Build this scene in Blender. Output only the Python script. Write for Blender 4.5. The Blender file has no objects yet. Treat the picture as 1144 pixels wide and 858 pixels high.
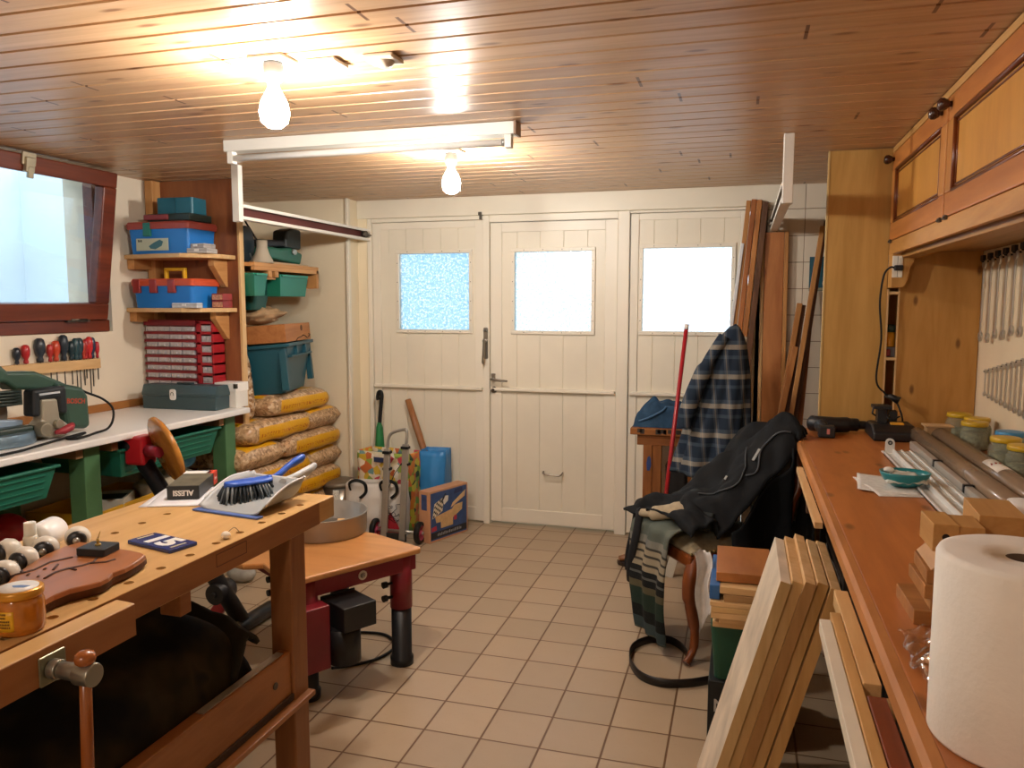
import bpy, bmesh, math, random
from mathutils import Vector, Matrix, Euler, noise as mnoise
random.seed(7)
COL = bpy.context.scene.collection
PI = math.pi
V = Vector

# ---------------------------------------------------------------- materials
def lin(c):
    if isinstance(c, str):
        c = [int(c[i:i+2], 16) for i in (0, 2, 4)]
    o = []
    for x in c:
        x = x/255.0
        o.append(x/12.92 if x <= 0.04045 else ((x+0.055)/1.055)**2.4)
    return (*o, 1.0)

class NT:
    def __init__(s, name):
        s.m = bpy.data.materials.new(name); s.m.use_nodes = True
        s.t = s.m.node_tree; s.n = s.t.nodes; s.l = s.t.links
        s.b = s.n['Principled BSDF']; s.out = s.n['Material Output']
    def add(s, typ, **kw):
        nd = s.n.new(typ)
        for k, v in kw.items():
            if k in nd.inputs.keys(): nd.inputs[k].default_value = v
            else: setattr(nd, k, v)
        return nd
    def link(s, a, b): s.l.new(a, b)
    def math(s, op, a, b=None, c=None):
        nd = s.n.new('ShaderNodeMath'); nd.operation = op
        for i, x in enumerate((a, b, c)):
            if x is None: continue
            if isinstance(x, (int, float)): nd.inputs[i].default_value = x
            else: s.l.new(x, nd.inputs[i])
        return nd.outputs[0]
    def ramp(s, fac, stops, interp='LINEAR'):
        nd = s.n.new('ShaderNodeValToRGB'); nd.color_ramp.interpolation = interp
        e = nd.color_ramp.elements
        while len(e) < len(stops): e.new(0.5)
        for x, (p, c) in zip(e, stops):
            x.position = p; x.color = lin(c) if not (isinstance(c, tuple) and len(c) == 4) else c
        s.l.new(fac, nd.inputs[0]); return nd.outputs[0]
    def mix(s, fac, a, b, mode='MIX'):
        nd = s.n.new('ShaderNodeMix'); nd.data_type = 'RGBA'; nd.blend_type = mode
        for sock, x in ((nd.inputs['Factor'], fac), (nd.inputs['A'], a), (nd.inputs['B'], b)):
            pass
        f, A, B = nd.inputs[0], nd.inputs[6], nd.inputs[7]
        for sock, x in ((f, fac), (A, a), (B, b)):
            if isinstance(x, (int, float)): sock.default_value = x
            elif isinstance(x, tuple): sock.default_value = x
            elif isinstance(x, str): sock.default_value = lin(x)
            else: s.l.new(x, sock)
        return nd.outputs[2]
    def coords(s, scale=(1, 1, 1), rand=True, rot=(0, 0, 0), which='Object'):
        tc = s.n.new('ShaderNodeTexCoord'); v = tc.outputs[which]
        if rand:
            oi = s.n.new('ShaderNodeObjectInfo')
            ml = s.math('MULTIPLY', oi.outputs['Random'], 13.7)
            va = s.n.new('ShaderNodeVectorMath'); va.operation = 'ADD'
            s.l.new(v, va.inputs[0]); s.l.new(ml, va.inputs[1]); v = va.outputs[0]
        mp = s.n.new('ShaderNodeMapping'); mp.inputs['Scale'].default_value = scale
        mp.inputs['Rotation'].default_value = rot
        s.l.new(v, mp.inputs[0]); return mp.outputs[0]
    def noise(s, vec, scale=5, detail=3, rough=.55, dist=0.0):
        nd = s.n.new('ShaderNodeTexNoise')
        nd.inputs['Scale'].default_value = scale; nd.inputs['Detail'].default_value = detail
        nd.inputs['Roughness'].default_value = rough; nd.inputs['Distortion'].default_value = dist
        s.l.new(vec, nd.inputs['Vector']); return nd.outputs[0]
    def bump(s, h, strength=.3, dist=.002):
        nd = s.n.new('ShaderNodeBump'); nd.inputs['Strength'].default_value = strength
        nd.inputs['Distance'].default_value = dist
        s.l.new(h, nd.inputs['Height']); s.l.new(nd.outputs[0], s.b.inputs['Normal'])
    def col(s, c):
        if isinstance(c, str): s.b.inputs['Base Color'].default_value = lin(c)
        else: s.l.new(c, s.b.inputs['Base Color'])
    def set(s, rough=.5, metal=0, spec=.5):
        s.b.inputs['Roughness'].default_value = rough; s.b.inputs['Metallic'].default_value = metal
        s.b.inputs['Specular IOR Level'].default_value = spec
        return s.m

_cache = {}
def plain(c, rough=.5, metal=0, var=.10, scale=6, spec=.5, bump=0, bscale=60):
    k = ('p', c, rough, metal, var, scale, spec, bump, bscale)
    if k in _cache: return _cache[k]
    t = NT('plain_'+c)
    v = t.coords()
    n = t.noise(v, scale, 4)
    a = lin(c)
    lo = tuple(x*(1-var) for x in a[:3])+(1,); hi = tuple(min(1, x*(1+var)) for x in a[:3])+(1,)
    t.col(t.ramp(n, [(.3, lo), (.7, hi)]))
    if bump: t.bump(t.noise(v, bscale, 3), bump, .003)
    _cache[k] = t.set(rough, metal, spec); return _cache[k]

def wood(light, dark, axis='Y', rough=.45, knots=.0, fine=1.0, spec=.4, seam=None, kcol='5a3216', contrast=.5):
    k = ('w', light, dark, axis, rough, knots, fine, spec, contrast)
    if k in _cache: return _cache[k]
    t = NT('wood_'+light)
    s = {'X': (1.2, 14*fine, 14*fine), 'Y': (14*fine, 1.2, 14*fine), 'Z': (14*fine, 14*fine, 1.2)}[axis]
    v = t.coords(s)
    n1 = t.noise(v, 1.0, 5, .6, .8)
    s2 = tuple(x*5 for x in s)
    n2 = t.noise(t.coords(s2), 1.0, 2, .5)
    f = t.math('ADD', t.math('MULTIPLY', n1, .8), t.math('MULTIPLY', n2, .2))
    c = t.ramp(f, [(.5-contrast*.4, dark), (.5+contrast*.3, light)])
    if knots > 0:
        sp = t.n.new('ShaderNodeSeparateXYZ'); t.l.new(t.coords((1, 1, 1)), sp.inputs[0])
        ia, ib = {'X': (0, 1), 'Y': (1, 0), 'Z': (2, 0)}[axis]
        cb = t.n.new('ShaderNodeCombineXYZ'); t.l.new(t.math('MULTIPLY', sp.outputs[ia], 3.0), cb.inputs[0]); t.l.new(t.math('MULTIPLY', sp.outputs[ib], 7.0), cb.inputs[1])
        vo = t.n.new('ShaderNodeTexVoronoi'); vo.voronoi_dimensions = '2D'; vo.inputs['Scale'].default_value = knots
        t.l.new(cb.outputs[0], vo.inputs['Vector'])
        kf = t.ramp(vo.outputs['Distance'], [(.035, (1, 1, 1, 1)), (.085, (0, 0, 0, 1))])
        c = t.mix(t.math('MULTIPLY', kf, .7), c, kcol)
    t.col(c)
    t.bump(n2, .08, .001)
    _cache[k] = t.set(rough, 0, spec); return _cache[k]

# ---------------------------------------------------------------- mesh builder
class MB:
    def __init__(s): s.v = []; s.f = []; s.mi = []; s.cur = 0; s.sm = []; s.smooth = False
    def mat(s, i): s.cur = i; return s
    def add(s, vs, fs, M=None, smooth=None):
        b = len(s.v)
        s.v += [tuple(M @ V(p)) if M else tuple(p) for p in vs]
        for f in fs:
            s.f.append(tuple(b+i for i in f)); s.mi.append(s.cur)
            s.sm.append(s.smooth if smooth is None else smooth)
        return s
    def box(s, x0, x1, y0, y1, z0, z1, M=None):
        vs = [(x, y, z) for z in (z0, z1) for y in (y0, y1) for x in (x0, x1)]
        return s.add(vs, [(0, 2, 3, 1), (4, 5, 7, 6), (0, 1, 5, 4), (1, 3, 7, 5), (3, 2, 6, 7), (2, 0, 4, 6)], M, False)
    def cbox(s, c, d, rz=0, rx=0, ry=0):
        M = Matrix.Translation(c) @ Euler((rx, ry, rz)).to_matrix().to_4x4()
        return s.box(-d[0]/2, d[0]/2, -d[1]/2, d[1]/2, -d[2]/2, d[2]/2, M)
    def bar(s, p0, p1, w, h, upv=(0, 0, 1)):
        p0, p1 = V(p0), V(p1); d = (p1-p0); L = d.length; d.normalize()
        u = V(upv); x = d.cross(u)
        if x.length < 1e-5: x = d.cross(V((1, 0, 0)))
        x.normalize(); z = x.cross(d)
        M = Matrix((x, d, z)).transposed().to_4x4(); M.translation = p0
        return s.box(-w/2, w/2, 0, L, -h/2, h/2, M)
    def rings(s, rings, close=True, cap=True, smooth=True):
        n = len(rings[0]); b = len(s.v); vs = [p for r in rings for p in r]; fs = []
        m = len(rings)
        for i in range(m-1):
            for j in range(n if close else n-1):
                k = (j+1) % n
                fs.append((i*n+j, i*n+k, (i+1)*n+k, (i+1)*n+j))
        s.add(vs, fs, None, smooth)
        if cap and close:
            s.f.append(tuple(b+j for j in reversed(range(n)))); s.mi.append(s.cur); s.sm.append(False)
            s.f.append(tuple(b+(m-1)*n+j for j in range(n))); s.mi.append(s.cur); s.sm.append(False)
        return s
    def cyl(s, p0, p1, r0, r1=None, seg=20, smooth=True):
        if r1 is None: r1 = r0
        p0, p1 = V(p0), V(p1); d = (p1-p0).normalized()
        x = d.orthogonal().normalized(); y = d.cross(x)
        R = []
        for p, r in ((p0, r0), (p1, r1)):
            R.append([tuple(p+(x*math.cos(a)+y*math.sin(a))*r) for a in [2*PI*i/seg for i in range(seg)]])
        return s.rings(R, smooth=smooth)
    def tube(s, pts, r, seg=10, cap=True, sx=1.0):
        pts = [V(p) for p in pts]; n = len(pts); R = []; prev = None
        for i, p in enumerate(pts):
            t = (pts[min(i+1, n-1)]-pts[max(i-1, 0)]).normalized()
            if prev is None: x = t.orthogonal().normalized()
            else:
                x = prev-t*prev.dot(t)
                x = x.normalized() if x.length > 1e-6 else t.orthogonal().normalized()
            prev = x; y = t.cross(x)
            rr = r[i] if isinstance(r, (list, tuple)) else r
            R.append([tuple(p+(x*math.cos(a)*sx+y*math.sin(a))*rr) for a in [2*PI*k/seg for k in range(seg)]])
        return s.rings(R, cap=cap)
    def lathe(s, prof, c=(0, 0, 0), seg=28, M=None, closed=False):
        R = [[(c[0]+r*math.cos(2*PI*k/seg), c[1]+r*math.sin(2*PI*k/seg), c[2]+z) for k in range(seg)] for r, z in prof]
        if M: R = [[tuple(M @ V(p)) for p in q] for q in R]
        if closed: R.append(R[0])
        s.rings(R, cap=not closed); return s
    def prism(s, poly, z0, z1, M=None):
        n = len(poly)
        vs = [(x, y, z0) for x, y in poly]+[(x, y, z1) for x, y in poly]
        fs = [tuple(reversed(range(n))), tuple(range(n, 2*n))]+[(i, (i+1) % n, n+(i+1) % n, n+i) for i in range(n)]
        return s.add(vs, fs, M, False)
    def ball(s, c, r, seg=18, sc=(1, 1, 1), M=None):
        vs = []; fs = []; nr = seg//2
        R = []
        for i in range(1, nr):
            th = PI*i/nr
            R.append([(c[0]+r*sc[0]*math.sin(th)*math.cos(2*PI*k/seg), c[1]+r*sc[1]*math.sin(th)*math.sin(2*PI*k/seg), c[2]-r*sc[2]*math.cos(th)) for k in range(seg)])
        top = (c[0], c[1], c[2]+r*sc[2]); bot = (c[0], c[1], c[2]-r*sc[2])
        vs = [p for q in R for p in q]+[bot, top]; m = len(R); nb = m*seg
        for i in range(m-1):
            for j in range(seg):
                k = (j+1) % seg; fs.append((i*seg+j, i*seg+k, (i+1)*seg+k, (i+1)*seg+j))
        for j in range(seg):
            k = (j+1) % seg
            fs.append((nb, k, j)); fs.append((nb+1, (m-1)*seg+j, (m-1)*seg+k))
        return s.add(vs, fs, M, True)
    def grid(s, fn, nu, nv, thick=None):
        """surface fn(u,v)->point, u,v in 0..1; with thick gives it two sides"""
        P = [[V(fn(i/nu, j/nv)) for j in range(nv+1)] for i in range(nu+1)]
        idx = lambda i, j: i*(nv+1)+j
        vs = [tuple(p) for r in P for p in r]
        fs = [(idx(i, j), idx(i+1, j), idx(i+1, j+1), idx(i, j+1)) for i in range(nu) for j in range(nv)]
        if thick:
            N = []
            for i in range(nu+1):
                for j in range(nv+1):
                    a = P[min(i+1, nu)][j]-P[max(i-1, 0)][j]; b = P[i][min(j+1, nv)]-P[i][max(j-1, 0)]
                    n = a.cross(b); N.append(n.normalized() if n.length > 1e-9 else V((0, 0, 1)))
            o = len(vs); vs += [tuple(V(vs[k])-N[k]*thick) for k in range(o)]
            fs += [tuple(o+k for k in reversed(f)) for f in fs]
            edge = [idx(i, 0) for i in range(nu+1)]+[idx(nu, j) for j in range(1, nv+1)]+[idx(i, nv) for i in range(nu-1, -1, -1)]+[idx(0, j) for j in range(nv-1, 0, -1)]
            for a, b in zip(edge, edge[1:]+edge[:1]): fs.append((b, a, o+a, o+b))
        return s.add(vs, fs, None, True)
    def build(s, name, mats, parent=None, bevel=0, bseg=2, sub=0, loc=None, auto=True):
        if not isinstance(mats, (list, tuple)): mats = [mats]
        off = V((0, 0, 0))
        if parent is not None and parent.get('_w'): off = V(parent['_w'])
        elif loc is not None: off = V(loc)
        me = bpy.data.meshes.new(name)
        me.from_pydata([tuple(V(p)-off) for p in s.v], [], s.f)
        for m in mats: me.materials.append(m)
        for p, i, sm in zip(me.polygons, s.mi, s.sm):
            p.material_index = min(i, len(mats)-1); p.use_smooth = sm
        me.validate()
        bm = bmesh.new(); bm.from_mesh(me)
        bmesh.ops.recalc_face_normals(bm, faces=bm.faces)
        bm.to_mesh(me); bm.free()
        o = bpy.data.objects.new(name, me); COL.objects.link(o)
        if parent is not None: o.parent = parent
        else: o.location = off
        if parent is not None and parent.type == 'MESH' and not parent.get('_w'): pass
        if bevel:
            b = o.modifiers.new('bevel', 'BEVEL'); b.width = bevel; b.segments = bseg; b.limit_method = 'ANGLE'; b.angle_limit = math.radians(40)
            b.harden_normals = False
        if sub:
            u = o.modifiers.new('subd', 'SUBSURF'); u.levels = sub; u.render_levels = sub
        return o

def tag(o, label=None, cat=None, group=None, kind=None):
    if label: o['label'] = label
    if cat: o['category'] = cat
    if group: o['group'] = group
    if kind: o['kind'] = kind
    return o
def thing(name, loc, label, cat, group=None, rz=0, world=True, rot=None):
    """Empty at the thing's base; world=True: its parts are given in world coordinates"""
    o = bpy.data.objects.new(name, None); o.empty_display_size = .05; COL.objects.link(o)
    o.location = loc; o.rotation_euler = rot if rot else (0, 0, rz)
    if world: o['_w'] = tuple(loc)
    return tag(o, label, cat, group)
def one(mb, name, mats, loc, label, cat, group=None, rz=0, rot=None, **kw):
    """single-mesh thing, mesh given in its own local coordinates"""
    o = mb.build(name, mats, None, **kw); o.location = loc; o.rotation_euler = rot if rot else (0, 0, rz)
    return tag(o, label, cat, group)
def onew(mb, name, mats, loc, label, cat, group=None, **kw):
    """single-mesh thing, mesh given in world coordinates"""
    o = mb.build(name, mats, None, loc=loc, **kw); return tag(o, label, cat, group)
def struct(mb, name, mats, **kw):
    o = mb.build(name, mats, None, **kw); o['kind'] = 'structure'; return o
def dup(root, loc=None, rz=None, label=None, group=None, rot=None, scale=None):
    def cp(o, par):
        c = o.copy(); COL.objects.link(c)
        if par is not None: c.parent = par
        for ch in list(o.children): cp(ch, c)
        return c
    r = cp(root, None)
    if loc is not None: r.location = loc
    if rz is not None: r.rotation_euler = (0, 0, rz)
    if rot is not None: r.rotation_euler = rot
    if scale is not None: r.scale = scale
    if label: r['label'] = label
    if group: r['group'] = group
    return r
def sub(mb, name, mats, part, **kw):
    """sub-part of a part that is a mesh placed at its thing's origin: same local frame"""
    root = part
    while root.parent: root = root.parent
    w = root.get('_w')
    if w: mb.v = [tuple(V(p)-V(w)) for p in mb.v]
    o = mb.build(name, mats, None, **kw); o.parent = part
    return o
def text_mesh(txt, size, depth=.0006, bold=0.0, sx=1.0):
    """flat lettering as mesh vertex/face lists, centred, in the XY plane, facing +Z"""
    cu = bpy.data.curves.new('t', 'FONT'); cu.body = txt; cu.size = size; cu.align_x = 'CENTER'; cu.align_y = 'CENTER'
    cu.extrude = depth/2; cu.offset = bold; cu.resolution_u = 3
    ob = bpy.data.objects.new('t', cu); COL.objects.link(ob)
    dg = bpy.context.evaluated_depsgraph_get(); dg.update()
    me = bpy.data.meshes.new_from_object(ob.evaluated_get(dg))
    vs = [(v.co.x*sx, v.co.y, v.co.z) for v in me.vertices]; fs = [tuple(p.vertices) for p in me.polygons]
    bpy.data.objects.remove(ob); bpy.data.meshes.remove(me); bpy.data.curves.remove(cu)
    return vs, fs
def frameM(o, x, y):
    """matrix with origin o, X axis x, Y axis y"""
    x = V(x).normalized(); y = V(y); z = x.cross(y).normalized(); y = z.cross(x)
    M = Matrix((x, y, z)).transposed().to_4x4(); M.translation = V(o); return M
def arc(cx, cy, r, a0, a1, n):
    return [(cx+r*math.cos(a0+(a1-a0)*i/n), cy+r*math.sin(a0+(a1-a0)*i/n)) for i in range(n+1)]
def rrect(w, h, r, n=4):
    P = []
    for cx, cy, a in ((w/2-r, h/2-r, 0), (-w/2+r, h/2-r, PI/2), (-w/2+r, -h/2+r, PI), (w/2-r, -h/2+r, 1.5*PI)):
        P += arc(cx, cy, r, a, a+PI/2, n)
    return P
BULB = 500.0; SKY = 3.0; EXPO = 0.0
# ================================================================= SETTING
ZC = 2.11; XL = -3.2; XR = .975; YB = 4.80; YF = -2.2
# --- floor tiles
def tile_mat():
    t = NT('floor_tiles')
    tc = t.n.new('ShaderNodeTexCoord'); sp = t.n.new('ShaderNodeSeparateXYZ'); t.link(tc.outputs['Object'], sp.inputs[0])
    u = t.math('DIVIDE', t.math('ADD', sp.outputs[0], 1.5957+20), .2)
    v = t.math('DIVIDE', t.math('ADD', sp.outputs[1], 20-3.7417), .2)
    fu, fv = t.math('FRACT', u), t.math('FRACT', v)
    du = t.math('MINIMUM', fu, t.math('SUBTRACT', 1.0, fu)); dv = t.math('MINIMUM', fv, t.math('SUBTRACT', 1.0, fv))
    d = t.math('MINIMUM', du, dv)
    cb = t.n.new('ShaderNodeCombineXYZ'); t.link(t.math('FLOOR', u), cb.inputs[0]); t.link(t.math('FLOOR', v), cb.inputs[1])
    wn = t.n.new('ShaderNodeTexWhiteNoise'); t.link(cb.outputs[0], wn.inputs['Vector'])
    base = t.ramp(wn.outputs['Value'], [(0, 'a8957b'), (.5, 'b19d83'), (1, 'b8a387')])
    nv = t.noise(tc.outputs['Object'], 9, 5, .6)
    base = t.mix(t.math('MULTIPLY', nv, .35), base, '9c886c')
    sp2 = t.noise(tc.outputs['Object'], 90, 2)
    base = t.mix(t.ramp(sp2, [(.62, (0, 0, 0, 1)), (.75, (.25, .25, .25, 1))]), base, '9c8062')
    m = t.ramp(d, [(.012, (0, 0, 0, 1)), (.022, (1, 1, 1, 1))])
    t.col(t.mix(m, '6a4a2c', base))
    t.b.inputs['Roughness'].default_value = .38
    t.bump(m, .6, .002)
    return t.set(.38, 0, .45)
mb = MB().box(XL-.2, XR+.2, YF-.2, 4.95, -.12, 0)
struct(mb, 'floor', tile_mat())

# --- ceiling: tongue-and-groove boards running across the room, grooves are real
def ceil_mat():
    t = NT('ceiling_pine')
    tc = t.n.new('ShaderNodeTexCoord'); sp = t.n.new('ShaderNodeSeparateXYZ'); t.link(tc.outputs['Object'], sp.inputs[0])
    k = t.math('FLOOR', t.math('DIVIDE', t.math('ADD', sp.outputs[1], 20-1.728), .109))
    wn = t.n.new('ShaderNodeTexWhiteNoise'); wn.noise_dimensions = '1D'; t.link(k, wn.inputs['W'])
    va = t.n.new('ShaderNodeCombineXYZ')
    t.link(t.math('ADD', t.math('MULTIPLY', sp.outputs[0], .9), t.math('MULTIPLY', wn.outputs['Value'], 31)), va.inputs[0])
    t.link(t.math('MULTIPLY', sp.outputs[1], 26), va.inputs[1]); t.link(k, va.inputs[2])
    n = t.noise(va.outputs[0], 1.0, 5, .6, .7)
    c = t.ramp(n, [(.25, 'ac825e'), (.5, 'c49e76'), (.75, 'd4b08a')])
    c = t.mix(t.math('MULTIPLY', wn.outputs['Value'], .25), c, 'b07e56')
    vb = t.n.new('ShaderNodeCombineXYZ')
    t.link(t.math('ADD', t.math('MULTIPLY', sp.outputs[0], 2.6), t.math('MULTIPLY', wn.outputs['Value'], 57)), vb.inputs[0])
    t.link(t.math('ADD', t.math('MULTIPLY', sp.outputs[1], 8), t.math('MULTIPLY', wn.outputs['Value'], 17)), vb.inputs[1])
    vo = t.n.new('ShaderNodeTexVoronoi'); vo.voronoi_dimensions = '2D'; vo.inputs['Scale'].default_value = .8; t.link(vb.outputs[0], vo.inputs['Vector'])
    c = t.mix(t.ramp(vo.outputs['Distance'], [(.03, (.75, .75, .75, 1)), (.085, (0, 0, 0, 1))]), c, '6a3c20')
    # butt joints, one every couple of metres on each board
    jx = t.math('FRACT', t.math('ADD', t.math('DIVIDE', sp.outputs[0], 2.4), t.math('MULTIPLY', wn.outputs['Value'], 7.3)))
    c = t.mix(t.ramp(jx, [(.0, (1, 1, 1, 1)), (.0009, (0, 0, 0, 1))], 'CONSTANT'), c, '6a4428')
    t.col(c); t.bump(n, .08, .001)
    return t.set(.34, 0, .5)
mb = MB()
P = 0.109; y = 1.728-P*36
while y < 4.95:
    a, b = y, y+P
    prof = [(a, ZC+.011), (a+.004, ZC+.011), (a+.0075, ZC), (b-.0065, ZC), (b-.004, ZC+.011), (b, ZC+.011)]
    x0, x1 = XL-.15, XR+.15
    vs = [(x0, *p) for p in prof]+[(x1, *p) for p in prof]; n = len(prof)
    mb.add(vs, [(i, i+1, n+i+1, n+i) for i in range(n-1)], None, False)
    y = b
mb.box(XL-.2, XR+.2, YF-.2, 5.0, ZC+.012, ZC+.1)
struct(mb, 'ceiling', ceil_mat())

plaster = plain('e6d9c2', .75, 0, .05, 2.0, .2, .12, 35)
cream = plain('e6deca', .42, 0, .04, 3, .45, .05, 50)
trimm = plain('e8e0ce', .40, 0, .03, 3, .45)
WT = .28
# --- left wall with the window opening
WY0, WY1, WZ0, WZ1 = 1.95, 3.40, 1.29, 2.105
mb = MB()
mb.box(XL-WT, XL, YF-.2, WY0, 0, ZC); mb.box(XL-WT, XL, WY1, 4.95, 0, ZC)
mb.box(XL-WT, XL, WY0, WY1, 0, WZ0); mb.box(XL-WT, XL, WY0, WY1, WZ1, ZC)
struct(mb, 'wall_left', plaster)
mb = MB().box(XR, XR+.2, YF-.2, 4.95, 0, ZC); struct(mb, 'wall_right', plain('e3cfae', .7, 0, .05, 2, .25, .1, 40))
mb = MB().box(XL-.2, XR+.2, YF-.2, YF, 0, ZC); struct(mb, 'wall_back', plaster)
# --- wall of the doors: pier on the left, the lintel above the doors, tiles on the right
DX0, DX1 = -2.385, .05
mb = MB().box(XL-.2, -2.47, 4.65, 5.05, 0, ZC)
mb.box(-2.47, DX0-.02, 4.78, 5.05, 0, ZC); struct(mb, 'wall_front', plain('e8dabc', .6, 0, .05, 2, .3, .1, 40))
mb = MB().box(-2.475, -2.455, 4.62, 4.65, 0, ZC); struct(mb, 'trim_1', cream, bevel=.003)
mb = MB().box(-2.468, .215, 4.765, 5.05, 1.992, ZC); struct(mb, 'trim_2', cream, bevel=.004)
def walltile_mat():
    t = NT('wall_tiles')
    tc = t.n.new('ShaderNodeTexCoord'); sp = t.n.new('ShaderNodeSeparateXYZ'); t.link(tc.outputs['Object'], sp.inputs[0])
    fu = t.math('FRACT', t.math('DIVIDE', t.math('ADD', sp.outputs[0], 15-.320), .15))
    fv = t.math('FRACT', t.math('DIVIDE', t.math('ADD', sp.outputs[2], 15-.173), .15))
    d = t.math('MINIMUM', t.math('MINIMUM', fu, t.math('SUBTRACT', 1., fu)), t.math('MINIMUM', fv, t.math('SUBTRACT', 1., fv)))
    m = t.ramp(d, [(.008, (0, 0, 0, 1)), (.016, (1, 1, 1, 1))])
    t.col(t.mix(m, '7a6146', 'dccfba')); t.bump(m, .5, .002)
    return t.set(.3, 0, .5)
mb = MB().box(.068, XR+.2, 4.80, 5.05, 0, ZC); struct(mb, 'wall_right_of_doors', walltile_mat())

# --- the three white board doors
glass_noise = None
def pane_mat(name, c1, c2, sc):
    t = NT(name)
    v = t.coords((1, 1, 1), False)
    n = t.noise(v, sc, 2, .6)
    t.n.remove(t.b)
    tr = t.n.new('ShaderNodeBsdfTransparent'); t.link(t.ramp(n, [(.44, c1), (.56, c2)]), tr.inputs[0])
    tl = t.n.new('ShaderNodeBsdfTranslucent'); tl.inputs[0].default_value = (.9, .95, 1, 1)
    gl = t.n.new('ShaderNodeBsdfGlossy'); gl.inputs['Roughness'].default_value = .15
    bp = t.n.new('ShaderNodeBump'); bp.inputs['Strength'].default_value = .5; bp.inputs['Distance'].default_value = .002
    t.link(n, bp.inputs['Height']); t.link(bp.outputs[0], gl.inputs['Normal'])
    m1 = t.n.new('ShaderNodeMixShader'); m1.inputs[0].default_value = .25; t.link(tr.outputs[0], m1.inputs[1]); t.link(tl.outputs[0], m1.inputs[2])
    m2 = t.n.new('ShaderNodeMixShader'); m2.inputs[0].default_value = .06; t.link(m1.outputs[0], m2.inputs[1]); t.link(gl.outputs[0], m2.inputs[2])
    t.link(m2.outputs[0], t.out.inputs[0]); return t.m
pane_a = pane_mat('obscure_glass', 'acd2e6', 'ffffff', 75)

def boards(mb, x0, x1, z0, z1, yf, yb, pitch, phase=0, g=.0025, d=.0045):
    """vertical boards with V grooves, front face at yf"""
    xs = [x0]; x = x0+phase
    while x < x1-.01:
        if x > x0+.01: xs.append(x)
        x += pitch
    xs.append(x1)
    for a, b in zip(xs, xs[1:]):
        pr = [(a, yf+d), (a+g, yf), (b-g, yf), (b, yf+d), (b, yb), (a, yb)]
        vs = [(p[0], p[1], z0) for p in pr]+[(p[0], p[1], z1) for p in pr]; n = 6
        mb.add(vs, [(i, (i+1) % n, n+(i+1) % n, n+i) for i in range(n)]+[tuple(range(n)), tuple(range(n, 2*n))], None, False)
def door(name, x0, x1, z0, z1, wx0, wx1, wz0, wz1, pitch, phase, stiles, pane, yf=4.80):
    root = bpy.data.objects.new(name, None); COL.objects.link(root); root.location = (x0, yf, 0); root['_w'] = (x0, yf, 0); root['kind'] = 'structure'
    mb = MB(); yb = yf+.05
    # board infill round the window
    a, b = x0+stiles, x1-stiles
    boards(mb, a, b, z0+.09, wz0, yf+.012, yb, pitch, phase); boards(mb, a, b, wz1, z1-stiles*.8, yf+.012, yb, pitch, phase)
    mb.box(a, wx0, yf+.012, yb, wz0, wz1); mb.box(wx1, b, yf+.012, yb, wz0, wz1)
    mb.build('board_panel', cream, root)
    mb = MB()
    mb.box(x0, a, yf+.004, yb, z0, z1); mb.box(b, x1, yf+.004, yb, z0, z1)
    mb.box(a, b, yf+.004, yb, z1-stiles*.8, z1); mb.box(a, b, yf+.004, yb, z0, z0+.09)
    fr = mb.build('door_frame', trimm, root, bevel=.003)
    mb = MB(); w = .024
    for (p, q, r, s) in ((wx0-w, wx1+w, wz0-w, wz0), (wx0-w, wx1+w, wz1, wz1+w), (wx0-w, wx0, wz0, wz1), (wx1, wx1+w, wz0, wz1)):
        mb.box(p, q, yf-.001, yf+.02, r, s)
    mb.build('window_bead', trimm, root, bevel=.003)
    MB().box(wx0, wx1, yf+.024, yf+.028, wz0, wz1).build('window_pane', pane, root)
    mb = MB().box(x0+.006, x1-.006, yf-.020, yf+.02, .880, .900)
    mb.build('middle_rail', trimm, root, bevel=.004)
    return root
d1 = door('door_1', -2.375, -1.60, .012, 1.965, -2.185, -1.698, 1.268, 1.762, .122, .06, .055, pane_a)
d2 = door('door_2', -1.553, -.742, .02, 1.945, -1.393, -.902, 1.268, 1.760, .150, .10, .075, pane_mat('obscure_glass_daylit', 'd2e8f4', 'ffffff', 75))  # same glass, paler tint stands in for brighter daylight behind it
d3 = door('door_3', -.665, .02, .012, 1.975, -.588, -.075, 1.272, 1.768, .135, .09, .050, pane_mat('obscure_glass_daylit_more', 'eaf4fa', 'ffffff', 75))  # same glass, strongest daylight put into a nearly white tint
# posts and head between them
mb = MB()
for a, b, z1 in ((-2.405, -2.377, 1.992), (-1.598, -1.556, 1.992), (-.739, -.668, 1.992), (.022, .07, 1.992)):
    mb.box(a, b, 4.785, 4.90, 0, z1)
mb.box(-1.556, -.739, 4.79, 4.90, 1.948, 1.992); mb.box(-2.377, -1.598, 4.79, 4.9, 1.967, 1.992); mb.box(-.668, .022, 4.79, 4.9, 1.977, 1.992)
struct(mb, 'trim_3', trimm, bevel=.004)
steel = plain('9a948a', .3, .9, .08)
dsteel = plain('5a544c', .4, .85, .1)
rust = plain('4a3c30', .55, .6, .15)
mb = MB().box(-2.47, .30, 4.86, 5.05, -.01, .03); mb.box(-2.47, -2.40, 4.80, 5.05, 0, 2.05); mb.box(.05, .12, 4.80, 5.05, 0, 2.05); struct(mb, 'trim_light_block', trimm)  # unseen sill and side blocks, added to stop daylight leaking past the doors
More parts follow.
